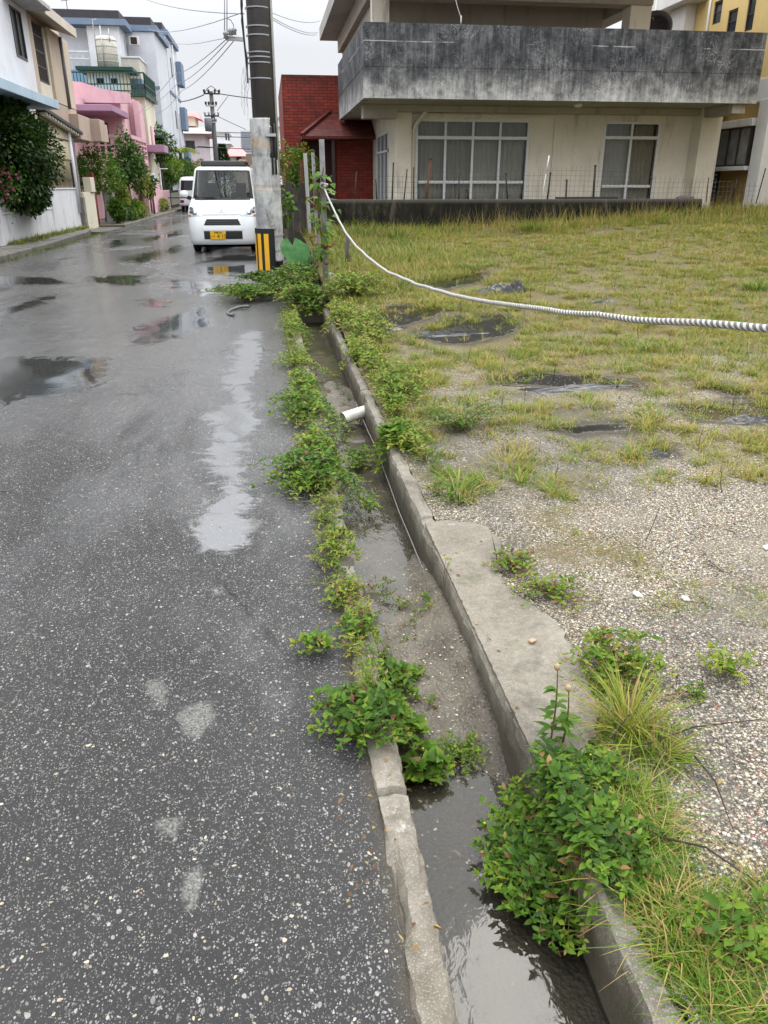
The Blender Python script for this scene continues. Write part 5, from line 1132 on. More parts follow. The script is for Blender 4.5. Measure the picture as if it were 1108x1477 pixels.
w = MB(); car.patch(w, -.39, .39, (.565, .565), (.685, .685), .006, 16, 3, (-.33, .33)); gr = w.build('upper_grille', M_BLACKT, KC)
w = MB()
for z in (.595, .635): car.patch(w, -.36, .36, (z, z), (z+.012, z+.012), .012, 14, 1)
w.build('grille_bar', plain('grille_bar', (.05, .05, .05), .35), gr)
w = MB(); car.patch(w, -.40, .41, (.285, .285), (.445, .445), .006, 16, 3); gl_ = w.build('lower_grille', M_BLACKT, KC)
w = MB()
for i in range(4): car.patch(w, -.39, .4, (.305+i*.037, .305+i*.037), (.313+i*.037, .313+i*.037), .011, 14, 1)
w.build('grille_bar', bpy.data.materials['grille_bar'], gl_)
w = MB(); car.patch(w, -.42, .42, (.46, .46), (.53, .53), .018, 16, 2); w.build('bumper_bar', M_CARW, KC)
w = MB(); car.patch(w, -.69, .69, (.765, .765), (.775, .775), .004, 24, 1); w.build('bonnet_gap', M_BLACKT, KC)
for s_ in (-1, 1):
    w = MB(); car.patch(w, s_*.718, s_*.38, (.72, .745), (.965, .80), .004, 10, 5, (s_*.714, s_*.42)); hl = w.build('headlight', plain('clear_headlight', (.5, .52, .53), .12, .25, .35, 9) if s_ < 0 else bpy.data.materials['clear_headlight'], KC)
    w = MB(); car.patch(w, s_*.69, s_*.60, (.80, .79), (.93, .91), .007, 6, 3); w.build('reflector', plain('lamp_dark', (.08, .085, .09), .2, .4), hl)
    w = MB(); z = .80; w.ball(car.W((s_*.565, car.fy(s_*.565, z)-.004, z)), .05, 1, .5, 1); w.build('bulb_housing', M_CHROME, hl)
    w = MB(); z = .77; car.patch(w, s_*.712, s_*.66, (.735, .735), (.775, .775), .009, 3, 1); w.build('indicator', plain('orange_lens', (.5, .16, .02), .3), hl)
    w = MB(); w.ball(car.W((s_*.86, .98, 1.165)), .1, 1.05, .6, .8, 14, 8); mi = w.build('mirror', M_CARW, KC)
    w = MB(); w.bar(car.W((s_*.72, 1.0, 1.08)), car.W((s_*.8, .99, 1.11)), .06, .08); w.build('mirror_arm', M_BLACKT, mi)
    for y in (.62, 2.8): wheel(car, KC, s_*.7, y)
w = MB()
c0 = car.W((0, car.fy(0, .84)-.012, .845)); ring = []
for an in range(0, 370, 15): ring.append(car.W((.065*math.cos(R(an)), car.fy(0, .845+.032*math.sin(R(an)))-.012, .845+.034*math.sin(R(an)))))
w.tube(ring, .006, 6); w.tube([car.W((x, car.fy(0, z)-.012, z)) for x, z in ((-.04, .838), (-.01, .83), (.015, .845), (.0, .862), (-.02, .85), (.03, .868))], .006, 6); w.build('emblem', M_CHROME, KC)
# number plate
pz = .365; pxo = -.105; py_ = car.fy(pxo, pz)-.02
w = MB(); w.box(-.165, .165, 0, .008, -.0825, .0825); T4 = Matrix.Translation(car.W((pxo, py_, pz))) @ Matrix.Rotation(car.ang, 4, 'Z'); w.v = [T4 @ v for v in w.v]; plt = w.build('number_plate', M_PLATE, KC)
RX = Matrix.Rotation(math.pi/2, 4, 'X'); M_INK = plain('plate_ink', (.006, .008, .005), .6)
text_mesh('plate_text', '沖縄 580', .045, T4 @ Matrix.Translation((0, -.003, .038)) @ RX, M_INK, plt)
text_mesh('plate_text', '・4 15', .115, T4 @ Matrix.Translation((.02, -.003, -.06)) @ RX, M_INK, plt)
text_mesh('plate_text', 'い', .045, T4 @ Matrix.Translation((-.135, -.003, -.04)) @ RX, M_INK, plt)
# cabin
for x in (-.34, .34):
    w = MB(); w.box(x-.23, x+.23, 1.75, 2.0, .5, 1.2); w.box(x-.12, x+.12, 1.82, 1.95, 1.2, 1.4); w.box(x-.23, x+.23, 1.4, 1.75, .5, .62)
    w.v = [car.W(v) for v in w.v]; w.build('seat', M_SEAT, KC, .03)
w = MB(); w.tube([car.W((.34+.17*math.cos(R(a)), 1.2-.06*math.sin(R(a)), 1.07+.15*math.sin(R(a)))) for a in range(0, 375, 15)], .014, 7); w.build('steering_wheel', M_BLACKT, KC)
for q in [KC.children[-1]]:
    q.data.transform(Matrix.Translation((-.66, 0, 0)))       # right-hand drive: on the photo's left
w = MB(); w.box(-.62, .62, .85, 1.25, .7, 1.04); w.v = [car.W(v) for v in w.v]; w.build('dashboard', M_SEAT, KC, .04)
w = MB(); w.box(-.11, .11, 1.13, 1.17, 1.55, 1.63); w.v = [car.W(v) for v in w.v]; w.build('camera_unit', M_BLACKT, KC, .01)
w = MB(); w.prism([(1.45, 1.745), (1.5, 1.86), (2.9, 1.88), (2.95, 1.75)], 'x', -.5, .5); w.v = [car.W(v) for v in w.v]; w.build('roof_carrier', M_BLACKP, KC, .03)
# ---- van further up the street, tail towards us
VN = thing('parked_van', 'white van parked tail first behind the kei car on the left of the street', 'van', (-4.06, 47, 0))
LV2 = [(.3, .05, .7, .12), (.36, .0, .73, .12), (.6, .0, .735, .12), (1.05, .02, .735, .14), (1.2, .05, .72, .14), (1.62, .13, .66, .16), (1.74, .2, .6, .2), (1.79, .4, .45, .25)]
van = Car(LV2, 3.39, -4.06, 46.9, 0)
def cls2(i, z, N): return 'side' if 1.1 < z < 1.62 and (i in (2, 3, 4, 5) or i in (N-6, N-5, N-4, N-3)) else 'body'
parts, rows = van.shell(sorted(set([l[0] for l in LV2]+[.45, .8, 1.1, 1.4])), cls2)
b = parts['body']; t_ = van.contour(1.79); b.add([van.W(p) for p in t_], [tuple(range(len(t_)))]); t_ = van.contour(.3); b.add([van.W(p) for p in t_], [tuple(range(len(t_)))]); merge(b.build('body', M_CARS, VN, recalc=False)); merge(parts['side'].build('side_window', M_TINT, VN, recalc=False))
w = MB(); van.patch(w, -.62, .62, (1.1, 1.1), (1.6, 1.6), .008, 14, 5, (-.57, .57)); w.build('rear_window', M_TINT, VN)
for s_ in (-1, 1):
    w = MB(); van.patch(w, s_*.7, s_*.5, (.46, .46), (.6, .6), .008, 5, 3); w.build('tail_light', M_REDL, VN)
    for y in (.55, 2.75): wheel(van, VN, s_*.7, y)
w = MB(); van.patch(w, -.72, .72, (.31, .31), (.42, .42), .02, 18, 2); w.build('bumper', M_CARS, VN)
w = MB(); van.patch(w, -.17, .17, (.62, .62), (.78, .78), .01, 6, 2); w.build('number_plate', M_PLATE, VN)
# ================================================================== PLANTS AND LOOSE STONES
def leaf_material():
    t = NT('leaf'); c = t.ramp(t.attr('tint'), [(0, (.012, .028, .009)), (.18, (.03, .068, .012)), (.4, (.068, .15, .014)), (.58, (.16, .245, .022)), (.7, (.29, .28, .045)), (.8, (.39, .29, .105)), (.9, (.2, .105, .045)), (1, (.08, .038, .025))])
    c = t.mix(t.mr(t.noise(60, 3, .6), .3, .7, 0, .3), c, t.mix(.5, c, (.02, .03, .01)))
    t.P('Base Color', c); t.P('Roughness', .45); t.P('Specular IOR Level', .14)
    tl = t.n('ShaderNodeBsdfTranslucent'); t.l(c, tl.inputs[0]); mx = t.n('ShaderNodeMixShader'); mx.inputs[0].default_value = .3
    t.l(t.p.outputs[0], mx.inputs[1]); t.l(tl.outputs[0], mx.inputs[2]); t.l(mx.outputs[0], t.out.inputs[0]); return t.m
M_LEAF = leaf_material()
M_STEM = plain('plant_stem', (.11, .085, .035), .7, 0, .35, 20); M_BARK = plain('bark', (.07, .055, .04), .9, 0, .4, 12, .5); M_TWIG = plain('dead_twig', (.035, .025, .018), .9)
def norm(a): return a/np.maximum(1e-9, np.linalg.norm(a, axis=-1, keepdims=True))
class Fol:
    def __init__(s): s.V = []; s.F = []; s.T = []; s.n = 0
    def _add(s, V, F, T): s.V.append(V.reshape(-1, 3)); s.F.append(F+s.n); s.T.append(T); s.n += len(s.V[-1])
    def leaves(s, pos, d, nr, L, W, tint, droop=.25, fold=.22, fine=True, shape='oval'):
        pos = np.asarray(pos, float); N = len(pos)
        if N == 0: return s
        d = norm(np.asarray(d, float)); sd = norm(np.cross(d, np.asarray(nr, float))); up = np.cross(sd, d)
        L = np.broadcast_to(L, N); W = np.broadcast_to(W, N); tint = np.broadcast_to(tint, N)
        if fine:
            ts, ws = {'oval': ((0, .28, .62, 1), (.06, .5, .42, 0)), 'heart': ((0, .2, .55, 1), (.35, .62, .42, 0)), 'lance': ((0, .25, .6, 1), (.1, .5, .38, 0))}[shape]
            rows = []
            for t, w in zip(ts, ws):
                for c in (-1, 0, 1):
                    rows.append(pos+d*(L*t)[:, None]+sd*(W*w*c)[:, None]+up*((fold*abs(c)*W*w)-droop*L*t*t)[:, None])
            V = np.stack(rows, 1); q = []
            for j in range(3):
                for i in range(2): q.append((j*3+i, j*3+i+1, (j+1)*3+i+1, (j+1)*3+i))
            F = (np.arange(N)*12)[:, None, None]+np.array(q)[None]; s._add(V, F.reshape(-1, 4), np.repeat(tint, 12))
        else:
            m = pos+d*(L*.5)[:, None]+up*(fold*W*.5)[:, None]; tip = pos+d*L[:, None]-up*(droop*L)[:, None]
            V = np.stack([pos, m-sd*(W*.5)[:, None], tip, m+sd*(W*.5)[:, None]], 1)
            F = (np.arange(N)*4)[:, None]+np.arange(4)[None]; s._add(V, F, np.repeat(tint, 4))
        return s
    def blades(s, pos, az, lean, L, W, tint, bend=.5, rows=4):
        pos = np.asarray(pos, float); N = len(pos)
        if N == 0: return s
        L = np.broadcast_to(L, N); W = np.broadcast_to(W, N); tint = np.broadcast_to(tint, N); bend = np.broadcast_to(bend, N)
        h = np.stack([np.cos(az), np.sin(az), np.zeros(N)], 1); sd = np.stack([-np.sin(az), np.cos(az), np.zeros(N)], 1)
        d = h*np.sin(lean)[:, None]+np.array([0, 0, 1.])*np.cos(lean)[:, None]; out = []
        for k in range(rows):
            t = k/(rows-1); w = (1-t**1.6)*.5+.02
            c = pos+d*(L*t)[:, None]+(h*.9-np.array([0, 0, .75]))*(bend*L*t*t)[:, None]
            out += [c-sd*(W*w)[:, None], c+sd*(W*w)[:, None]]
        V = np.stack(out, 1); q = [(2*k, 2*k+1, 2*k+3, 2*k+2) for k in range(rows-1)]
        F = (np.arange(N)*2*rows)[:, None, None]+np.array(q)[None]; s._add(V, F.reshape(-1, 4), np.repeat(tint, 2*rows)); return s
    def build(s, name, parent=None, m=None, fine=False):
        V = np.concatenate(s.V).astype(np.float32); F = np.concatenate(s.F).astype(np.int32); T = np.concatenate(s.T).astype(np.float32)
        me = bpy.data.meshes.new(name); me.vertices.add(len(V)); me.vertices.foreach_set('co', V.ravel()); k = F.shape[1]
        me.loops.add(F.size); me.loops.foreach_set('vertex_index', F.ravel()); me.polygons.add(len(F)); me.polygons.foreach_set('loop_start', np.arange(0, F.size, k, dtype=np.int32))
        me.update(calc_edges=True); me.polygons.foreach_set('use_smooth', [True]*len(F)); at = me.attributes.new('tint', 'FLOAT', 'POINT'); at.data.foreach_set('value', T)
        me.materials.append(m or M_LEAF); o = bpy.data.objects.new(name, me); COL.objects.link(o); _parent(o, parent); return o
def gz(x, y):
    if y > 9.2 and .18 < x < .632: return .05
    if x < .262: return .012
    if x < .565: return -.125
    if x < .632: return .051
    return lot_z(x, y)
U = rng.uniform
# ---- sprawling leafy weeds
def creeper(label, c, r, nstem, L, h=.05, tint=(.3, .55), space=.022, shape='oval', ratio=.5, group=None, name='weed_clump', cat='weed', stretch=(1, 1), flowers=0, aim=None, up=0, brown=.035, into=None):
    root = None if into else thing(name, label, cat, (c[0], c[1], gz(c[0], c[1])), group)
    f, st = into or (Fol(), MB()); P = []; D = []; NR = []; LL = []; TT = []; fl = []
    for k in range(nstem):
        a = U(0, 2*math.pi) if aim is None else aim[0]+U(-aim[1], aim[1]); ln = r*U(.45, 1.1); n = max(3, int(ln/space))
        x, y = c[0]+U(-.18, .18)*r*stretch[0], c[1]+U(-.18, .18)*r*stretch[1]; z0 = gz(x, y)+.005; pts = []; hh = h*U(.4, 1.25); zprev = None; side = k*1.7; tb = U(*tint)
        for i in range(n+1):
            t = i/n; a += U(-.22, .22)
            if i: x += math.cos(a)*space*stretch[0]; y += math.sin(a)*space*stretch[1]
            zg = gz(x, y); z0 = max(zg+.004, z0+(zg-z0)*.25); z = z0+hh*math.sin(min(1, t*1.08)*math.pi*.84)+up*t*t*hh; pts.append((x, y, z))
            if i == 0: continue
            side += 1.57 if shape != 'grass' else 1
            for sg in (-1, 1):
                an = a+sg*(math.pi/2*U(.4, 1.35)) if t < .95 else a+sg*U(.2, .9)
                P.append((x, y, z)); el = U(-.35, .9); D.append((math.cos(an)*math.cos(el), math.sin(an)*math.cos(el), math.sin(el)+.15)); NR.append((U(-.75, .75), U(-.75, .75), 1))
                LL.append(L*U(.55, 1.15)*(1 if t < .8 else .75)); TT.append(U(.82, .98) if U(0, 1) < brown else np.clip(tb+U(-.1, .1)+(.1 if t > .8 else 0), .02, .75))
        if n > 2: st.tube(pts, [max(.0008, L*.045*(1-.5*i/n)) for i in range(n+1)], 4, False)
        x, y, z = pts[-1]
        for q in range(4):
            an = a+q*1.57+U(-.4, .4); P.append((x, y, z)); D.append((math.cos(an), math.sin(an), U(.5, 1.3))); NR.append((0, 0, 1)); LL.append(L*U(.3, .6)); TT.append(min(.64, tb+.12))
        if len(fl) < flowers: fl.append((x, y, z+L*.25))
    LL = np.array(LL); f.leaves(P, D, NR, LL, LL*ratio, np.array(TT), .28, .25, True, shape)
    if into: return
    if st.v: st.build('stems', M_STEM, root, recalc=False)
    f.build('leaves', root)
    for q in fl:
        w = MB(); w.ball(q, L*.13, 1, 1, .8, 7, 5); w.build('flower_head', M_FLOW, root)
    return root
M_FLOW = plain('yellow_flower', (.5, .36, .05), .7, 0, .3, 40)
def tufts(f, pts, nb, L, W, tint, spread, lean=(.1, .75), bend=(.2, .8), dry=.2, rows=4):
    N = len(pts)
    if N == 0: return
    k = np.repeat(np.arange(N), nb); M = len(k); P = np.array(pts)[k]; a = U(0, 2*math.pi, M); r = np.asarray(spread)[k] if np.ndim(spread) else np.full(M, spread)
    P = P+np.stack([np.cos(a)*r*U(0, 1, M), np.sin(a)*r*U(0, 1, M), np.full(M, -.01)], 1)
    l = (np.asarray(L)[k] if np.ndim(L) else np.full(M, L))*U(.45, 1.15, M); tb = (np.asarray(tint)[k] if np.ndim(tint) else np.full(M, tint))+U(-.09, .09, M)
    tb = np.where(U(0, 1, M) < dry, U(.72, .86, M), tb); wv = (np.asarray(W)[k] if np.ndim(W) else np.full(M, W))*U(.7, 1.2, M)
    f.blades(P, a+U(-.6, .6, M), U(*lean, M), l, wv, np.clip(tb, .05, .95), U(*bend, M), rows)
GW_ = 'weeds along the gutter'
def gp(px, py, z=0.0): v = g(px, py, z); return (v.x, v.y)
creeper('longest weed strip on the left kerb just below the pole weeds', gp(424, 472), 0.345, 80, 0.0332, 0.061, (0.43, 0.63), .03, group=GW_, stretch=(.55, 2.2))
creeper('small flat weed clump on the left kerb below the longest strip', gp(432, 524), 0.250, 54, 0.0320, 0.051, (0.41, 0.61), .028, group=GW_, stretch=(.95, 1.3))
creeper('broad weed clump over the left kerb opposite the white pipe stub', gp(446, 598), 0.284, 111, 0.0333, 0.076, (0.31, 0.55), .026, group=GW_, stretch=(.9, 1.9))
creeper('reddish brown fringed weed clump on the left kerb below the pipe stub', gp(450, 645), .15, 24, .026, .05, (.45, .66), .024, group=GW_, stretch=(.9, 1.2), brown=.45)
creeper('widest dark weed mat spreading from the left kerb onto the asphalt', gp(455, 692), 0.270, 135, 0.0328, 0.076, (0.25, 0.51), .022, group=GW_, stretch=(1.05, 1.25))
creeper('light green weed rosette on the left kerb above the tall blades', gp(492, 808), .085, 34, .03, .06, (.5, .62), .02, 'lance', .28, group=GW_, up=.6)
creeper('brown tinged weed clump on the left kerb beneath the light green rosette', gp(502, 868), .09, 34, .022, .045, (.4, .6), .016, group=GW_, stretch=(.9, 1.3), brown=.35)
creeper('small runner with light leaves lying on the asphalt left of the kerb', gp(480, 940), .11, 16, .03, .035, (.42, .56), .02, group=GW_, aim=(math.pi, .6), ratio=.55)
creeper('narrow weed fringe on the left kerb between the broad clump and the small flat clump', gp(440, 560), 0.189, 64, 0.0312, 0.061, (0.39, 0.61), .024, group=GW_, stretch=(.8, 2))
creeper('light weed cluster bridging the left kerb above the widest dark mat', gp(462, 652), 0.195, 70, 0.0312, 0.071, (0.42, 0.60), .024, group=GW_, stretch=(.9, 1.5))
creeper('dull weed patch on the left kerb just above the light green rosette', gp(486, 780), .07, 26, .022, .04, (.36, .58), .016, group=GW_, brown=.3)
creeper('tangled weed patch on the left kerb above the tall blades', gp(512, 918), .085, 30, .026, .05, (.34, .56), .017, group=GW_, brown=.15)
creeper('yellow budded weed clump on the near left kerb and asphalt', gp(520, 1050), 0.132, 89, 0.0281, 0.066, (.2, .46), .015, group=GW_, flowers=10, stretch=(1.15, 1))
creeper('leafy weed hanging from the left kerb over the water by the tall blades', gp(555, 945), .12, 34, .034, .05, (.34, .52), .02, group=GW_, aim=(-.1, 1.0))
creeper('large leaved weed hanging into the gutter beside the yellow budded clump', gp(566, 1020), .10, 26, .038, .045, (.3, .48), .02, group=GW_, aim=(0, .9), ratio=.6)
creeper('heart leaved seedling rooted in the gutter silt', gp(612, 1105, -.1), .075, 16, .036, .05, (.36, .5), .02, 'heart', .8, group=GW_)
creeper('low mossy weed on the silt bank in the gutter', gp(668, 1078, -.1), .09, 34, .014, .03, (.35, .55), .01, group=GW_)
creeper('floating weed mat in the gutter under the pipe stub', gp(520, 665, -.12), .12, 36, .032, .05, (.3, .5), .024, group=GW_, stretch=(.8, 1.6))
creeper('small weed sprigs standing in the gutter water below the floating mat', gp(532, 740, -.12), .07, 9, .03, .06, (.4, .55), .02, group=GW_, up=.5)
creeper('tiny sprigs at the right edge of the gutter water beside the slab', gp(628, 885, -.12), .07, 10, .022, .05, (.4, .55), .018, group=GW_, up=.5)
creeper('bright leafy weed leaning over the right kerb below the pipe stub', (.6, 4.05), .16, 40, 0.0504, .08, (0.34, 0.54), .024, group=GW_, aim=(-1.9, 1.2), stretch=(.8, 1.5))
creeper('dense green weed bank on the lot side of the right kerb', (.84, 5.3), .32, 108, 0.0340, 0.085, (0.42, 0.64), .03, group=GW_, stretch=(.75, 2.6), up=.6)
creeper('far weed bank along the right kerb by the dark sheets', (.85, 7.2), .4, 108, 0.0349, 0.085, (0.43, 0.67), .035, group=GW_, stretch=(.7, 2.4), up=.6)
creeper('grey green weed patch behind the spiky clump', (1.02, 4.15), .22, 60, .022, .09, (.3, .48), .018, group=GW_, stretch=(1.4, .9), up=.8)
creeper('green weeds rooted along the right kerb top just above the pipe stub', (.72, 4.75), .2, 66, 0.0346, 0.076, (0.40, 0.60), .028, group=GW_, stretch=(.55, 1.9), up=.4)
creeper('yellow green weeds along the right kerb top above the spiky clump', (.7, 3.95), .2, 60, .032, .08, (.44, .64), .024, group=GW_, stretch=(.6, 1.5), up=.4)
creeper('weed tangle along the right kerb halfway to the rope post', (.68, 6.1), .3, 96, 0.0351, 0.085, (0.43, 0.65), .03, group=GW_, stretch=(.6, 2.2), up=.5)
creeper('weed fringe over the far right kerb end near the rope post', (.66, 7.9), .34, 96, 0.0370, 0.102, (0.47, 0.69), .034, group=GW_, stretch=(.6, 2.2), up=.5)
# ragged ground cover nobody could count: along both kerbs and on the silt
for nm, lab, spots in (('creeper_strip', 'low ragged strip of tangled creepers and litter along the left kerb', [(.2+.05*U(-1, 1)-.03*(y > 2.5), y) for y in np.concatenate([np.arange(1.75, 3.4, .05), np.arange(3.4, 9.4, .085)])]),
        ('kerb_herbs', 'low mixed herbs rooted along the lot side of the right kerb', [(.67+.1*U(0, 1)**1.5, y) for y in np.arange(3.1, 9.4, .11)]),
        ('gutter_moss', 'mossy sprouts on the silt in the gutter', [(U(.3, .55), y) for y in np.concatenate([np.arange(1.75, 2.7, .05), np.arange(4.5, 7.5, .16)])])):
    ff, ss = Fol(), MB()
    for i, q in enumerate(spots):
        kind = i % 4; k = .7+.06*q[1]
        if nm == 'gutter_moss': creeper(None, q, .05, 7, .013, .025, (.3, .58), .01, into=(ff, ss), brown=.2); continue
        if kind == 0: creeper(None, q, .09*k, 11, .02*k, .035, (.28, .56), .016*k, 'oval', .5, into=(ff, ss), brown=.06, stretch=(.9, 1.5))
        elif kind == 1: creeper(None, q, .07*k, 12, .026*k, .05, (.42, .66), .018*k, 'lance', .3, into=(ff, ss), brown=.05, up=.5)
        elif kind == 2: creeper(None, q, .08*k, 10, .013*k, .02, (.5, .8), .012*k, 'oval', .6, into=(ff, ss), brown=.3, stretch=(.9, 1.5))
        else: tufts(ff, [(q[0], q[1], gz(*q))], 16, .085*k, .0035*k, U(.42, .66), .03, (.2, 1.1), (.2, .9), .25, 4)
    tag(ff.build(nm), lab, 'weeds', kind='stuff')
    if ss.v: o = ss.build('creeper_stems', M_STEM, bpy.data.objects[nm], recalc=False)
LW_ = 'weeds on the lot'
def lp(px, py): v = lotpt(px, py); return (v.x, v.y)
creeper('weed patch on the upper edge of the concrete slab', lp(742, 822), .11, 36, .022, .05, (.42, .6), .016, group=LW_, brown=.25)
creeper('weed patch right of the slab below the first patch', lp(800, 862), .13, 36, .022, .05, (.45, .62), .018, group=LW_, stretch=(1.2, 1), brown=.15)
creeper('leafy weed patch right of the lower slab above the tall grass tuft', lp(885, 965), .15, 50, .026, .06, (.42, .6), .018, group=LW_, brown=.12)
creeper('small light green weed alone on the gravel at the right', lp(1050, 972), .09, 18, .026, .05, (.5, .62), .018, group=LW_, up=.5)
creeper('tiny bright weed on the gravel between the tuft and the right edge', lp(1000, 1005), .04, 16, .016, .03, (.42, .5), .01, group=LW_)
creeper('pale feathery weed clump at the foot of the rope post', lp(512, 428), .42, 80, .055, .2, (.48, .6), .05, group=LW_, up=.3)
# the big bush hanging over the near kerb
creeper('largest leafy bush spilling over the near right kerb into the water', (.585, 1.25), .19, 210, .029, .045, (.18, .46), .0145, group='near weeds', name='weed_bush', cat='weed', stretch=(.95, 1.15), flowers=8, up=.35, brown=.05, aim=(math.pi+.3, 2.4), ratio=.52)
creeper('leafy edge of the near bush creeping onto the slab corner', (.70, 1.37), .09, 40, .024, .03, (.26, .5), .014, group='near weeds', name='weed_bush', cat='weed', up=.3, flowers=3)
creeper('broad leaved weed in the bottom right corner grass', (.84, .95), .05, 8, .03, .03, (.4, .56), .024, group='near weeds', up=.4)
creeper('light green broad leaved weed at the bottom edge of the right grass', (.76, .9), .07, 14, .032, .05, (.34, .48), .022, group='near weeds', up=.5)
# weeds round the pole
PW_ = 'weeds round the near pole'
for lab, c, r, n, L, h, tt, stt in (('low dark weeds spreading onto the road in front of the pole guard', (-.3, 10.65), .48, 130, .045, .09, (.28, .5), (1.0, 1.0)), ('tall weeds under the yellow and black guard', (.0, 11.9), .45, 110, .05, .12, (.25, .45), (1.1, .7)),
     ('weed mass between the pole and the rope post', (.35, 11.2), .5, 140, .05, .2, (.3, .52), (.9, 1)), ('yellowish weeds where the gutter vanishes', (.32, 9.6), .4, 80, .04, .14, (.5, .7), (.8, 1.2)), ('weeds at the left foot of the rope post', (.3, 10.3), .36, 70, .045, .2, (.34, .55), (.9, 1)), ('dense weeds closing off the end of the gutter', (.42, 9.3), .36, 150, .045, .15, (.34, .56), (.9, 1)), ('shaded weeds between the gutter end and the taro', (.4, 11.9), .4, 90, .05, .16, (.28, .5), (.9, 1)), ('weeds on the road edge above the hose loop', (-.3, 10.15), .42, 80, .042, .12, (.34, .56), (1.1, .7))):
    creeper(lab, c, r, n, L*1.25, h, (tt[0]-.04, tt[1]-.05), .045, group=PW_, stretch=stt, up=.4)
# taro leaf
TR = thing('taro_plant', 'single big dark taro leaf beside the foot of the near pole', 'plant', (.38, 12.4, .05))
def taro_leaf(c, L, W, yaw, tilt, roll, m):
    """arrow-heart blade with two basal lobes, folded along its midrib; tip points down the slope"""
    vs = []; fs = []; n = 14
    prof = [(-.28, 0), (-.26, .16), (-.16, .3), (0, .42), (.15, .47), (.32, .44), (.5, .36), (.68, .25), (.84, .13), (1, .0)]
    M4 = Matrix.Translation(c) @ Matrix.Rotation(yaw, 4, 'Z') @ Matrix.Rotation(tilt, 4, 'X') @ Matrix.Rotation(roll, 4, 'Y')
    for t, wv in prof:
        inner = .1*max(0, -t)/.28*1.2 if t < 0 else 0
        for u in (-1, -.66, -.33, 0, .33, .66, 1):
            x = math.copysign(inner+(wv-inner)*abs(u), u) if u and wv > inner else (math.copysign(inner, u) if u else 0)
            y = -t*L if (u or t >= 0) else .0; z = .16*abs(x)*W+.012*math.sin(t*14)*abs(u)-.14*L*max(0, t)**2
            vs.append(M4 @ Vector((x*W, y, z)))
    for j in range(len(prof)-1):
        for i in range(6): fs.append((j*7+i, j*7+i+1, (j+1)*7+i+1, (j+1)*7+i))
    return mesh_obj('leaf_blade', vs, fs, m, TR, True)
def taro_mat():
    t = NT('taro_leaf'); c = t.mix(t.mr(t.noise(9, 4, .6), .35, .65), (.022, .085, .02), (.05, .14, .035)); t.P('Base Color', c); t.P('Roughness', .5); t.P('Specular IOR Level', .15); return t.m
MT = taro_mat()
taro_leaf(Vector((.34, 12.25, .52)), .46, .52, .35, .95, .1, MT); taro_leaf(Vector((.60, 12.4, .36)), .3, .3, -.7, .8, -.2, MT)
w = MB(); w.tube([(.4, 12.5, 0), (.38, 12.42, .3), (.34, 12.25, .52)], .011, 6); w.tube([(.45, 12.55, 0), (.52, 12.5, .22), (.60, 12.4, .36)], .009, 6); w.build('leaf_stalk', M_STEM, TR)
# vine on the rope post
VI = thing('vine', 'bright green leafy vine climbing the rope post', 'vine', (pb.x, pb.y, .1))
f = Fol(); n = 70; zz = U(.55, 1.5, n); an = U(0, 6.28, n); rr = U(.03, .13, n)*(1+.4*np.sin(zz*7)); pos = np.stack([pb.x+rr*np.cos(an), pb.y-.03+rr*np.sin(an), zz], 1)
f.leaves(pos, np.stack([np.cos(an)*.8, np.sin(an)*.8-.3, U(-.9, .2, n)], 1), np.stack([np.cos(an)*.5, np.sin(an)*.5-.5, np.ones(n)], 1), U(.07, .13, n), U(.05, .085, n), U(.34, .58, n), .25, .2, True, 'heart'); f.build('leaves', VI)
w = MB(); w.tube([(pb.x+.05*math.cos(t*5), pb.y+.05*math.sin(t*5), .1+t*1.45) for t in np.linspace(0, 1, 24)], .007, 5); w.build('stem', M_STEM, VI)
# ---- grass on the lot
grass = Fol(); pts = []; Ls = []; Ts = []; Wd = []; Sp = []
tries = 0
while len(pts) < 21000 and tries < 500000:
    tries += 1; y = 1.6+U(0, 1)**.62*17.2; x = U(.7, min(19, 3.2+y*.85))
    nz = .7*noise.noise(Vector((x*.8, y*.8, 20)))+.6*noise.noise(Vector((x*2.6, y*2.6, 7)))+.45*noise.noise(Vector((x*7, y*7, 2))); near = sstep(2.6, 7.0, y)
    dens = .03+.85*near
    if y < 8.5: dens += .25*math.exp(-((x-.9)/.25)**2)*sstep(3.2, 4.6, y)+.12*sstep(3.2, 4.6, y)
    thr = sstep(.16-.52*near, .42-.42*near, nz)
    if x < 2.6 and y > 10: thr = max(thr, .75)
    if U(0, 1) > dens*(thr+.05*near): continue
    if .67 < x < 1.15 and y < 3.3: continue
    pts.append((x, y, lot_z(x, y))); tall = .05+.05*U(0, 1)+.05*near*U(0, 1)+.09*max(0, nz-.2)
    if x < 3.2 and y > 9.5: tall += .16*U(.3, 1)*(1-sstep(2.2, 3.2, x))
    if y > 14.3: tall += .3*U(0, 1)**1.5*sstep(13.8, 16.0, y)
    Ls.append(tall); Wd.append(.0032+.00035*y); Sp.append(.025+.03*U(0, 1)+.004*y)
    gn = min(1, max(0, .5+.9*noise.noise(Vector((x*.7, y*.7, 33)))))
    Ts.append(.44+.3*gn+U(-.12, .12)-(.1 if x < 2.6 and y > 9 else 0))
def dryland(P):
    m = field(np.array([(p[0], p[1]) for p in P]), LOTPUD, .06) < .47+.1*np.array([noise.noise(Vector((p[0]*5, p[1]*5, 1))) for p in P]); return [i for i in range(len(P)) if m[i] or U(0, 1) < .05]
ki = dryland(pts); pts, Ls, Wd, Ts, Sp = [[q[i] for i in ki] for q in (pts, Ls, Wd, Ts, Sp)]
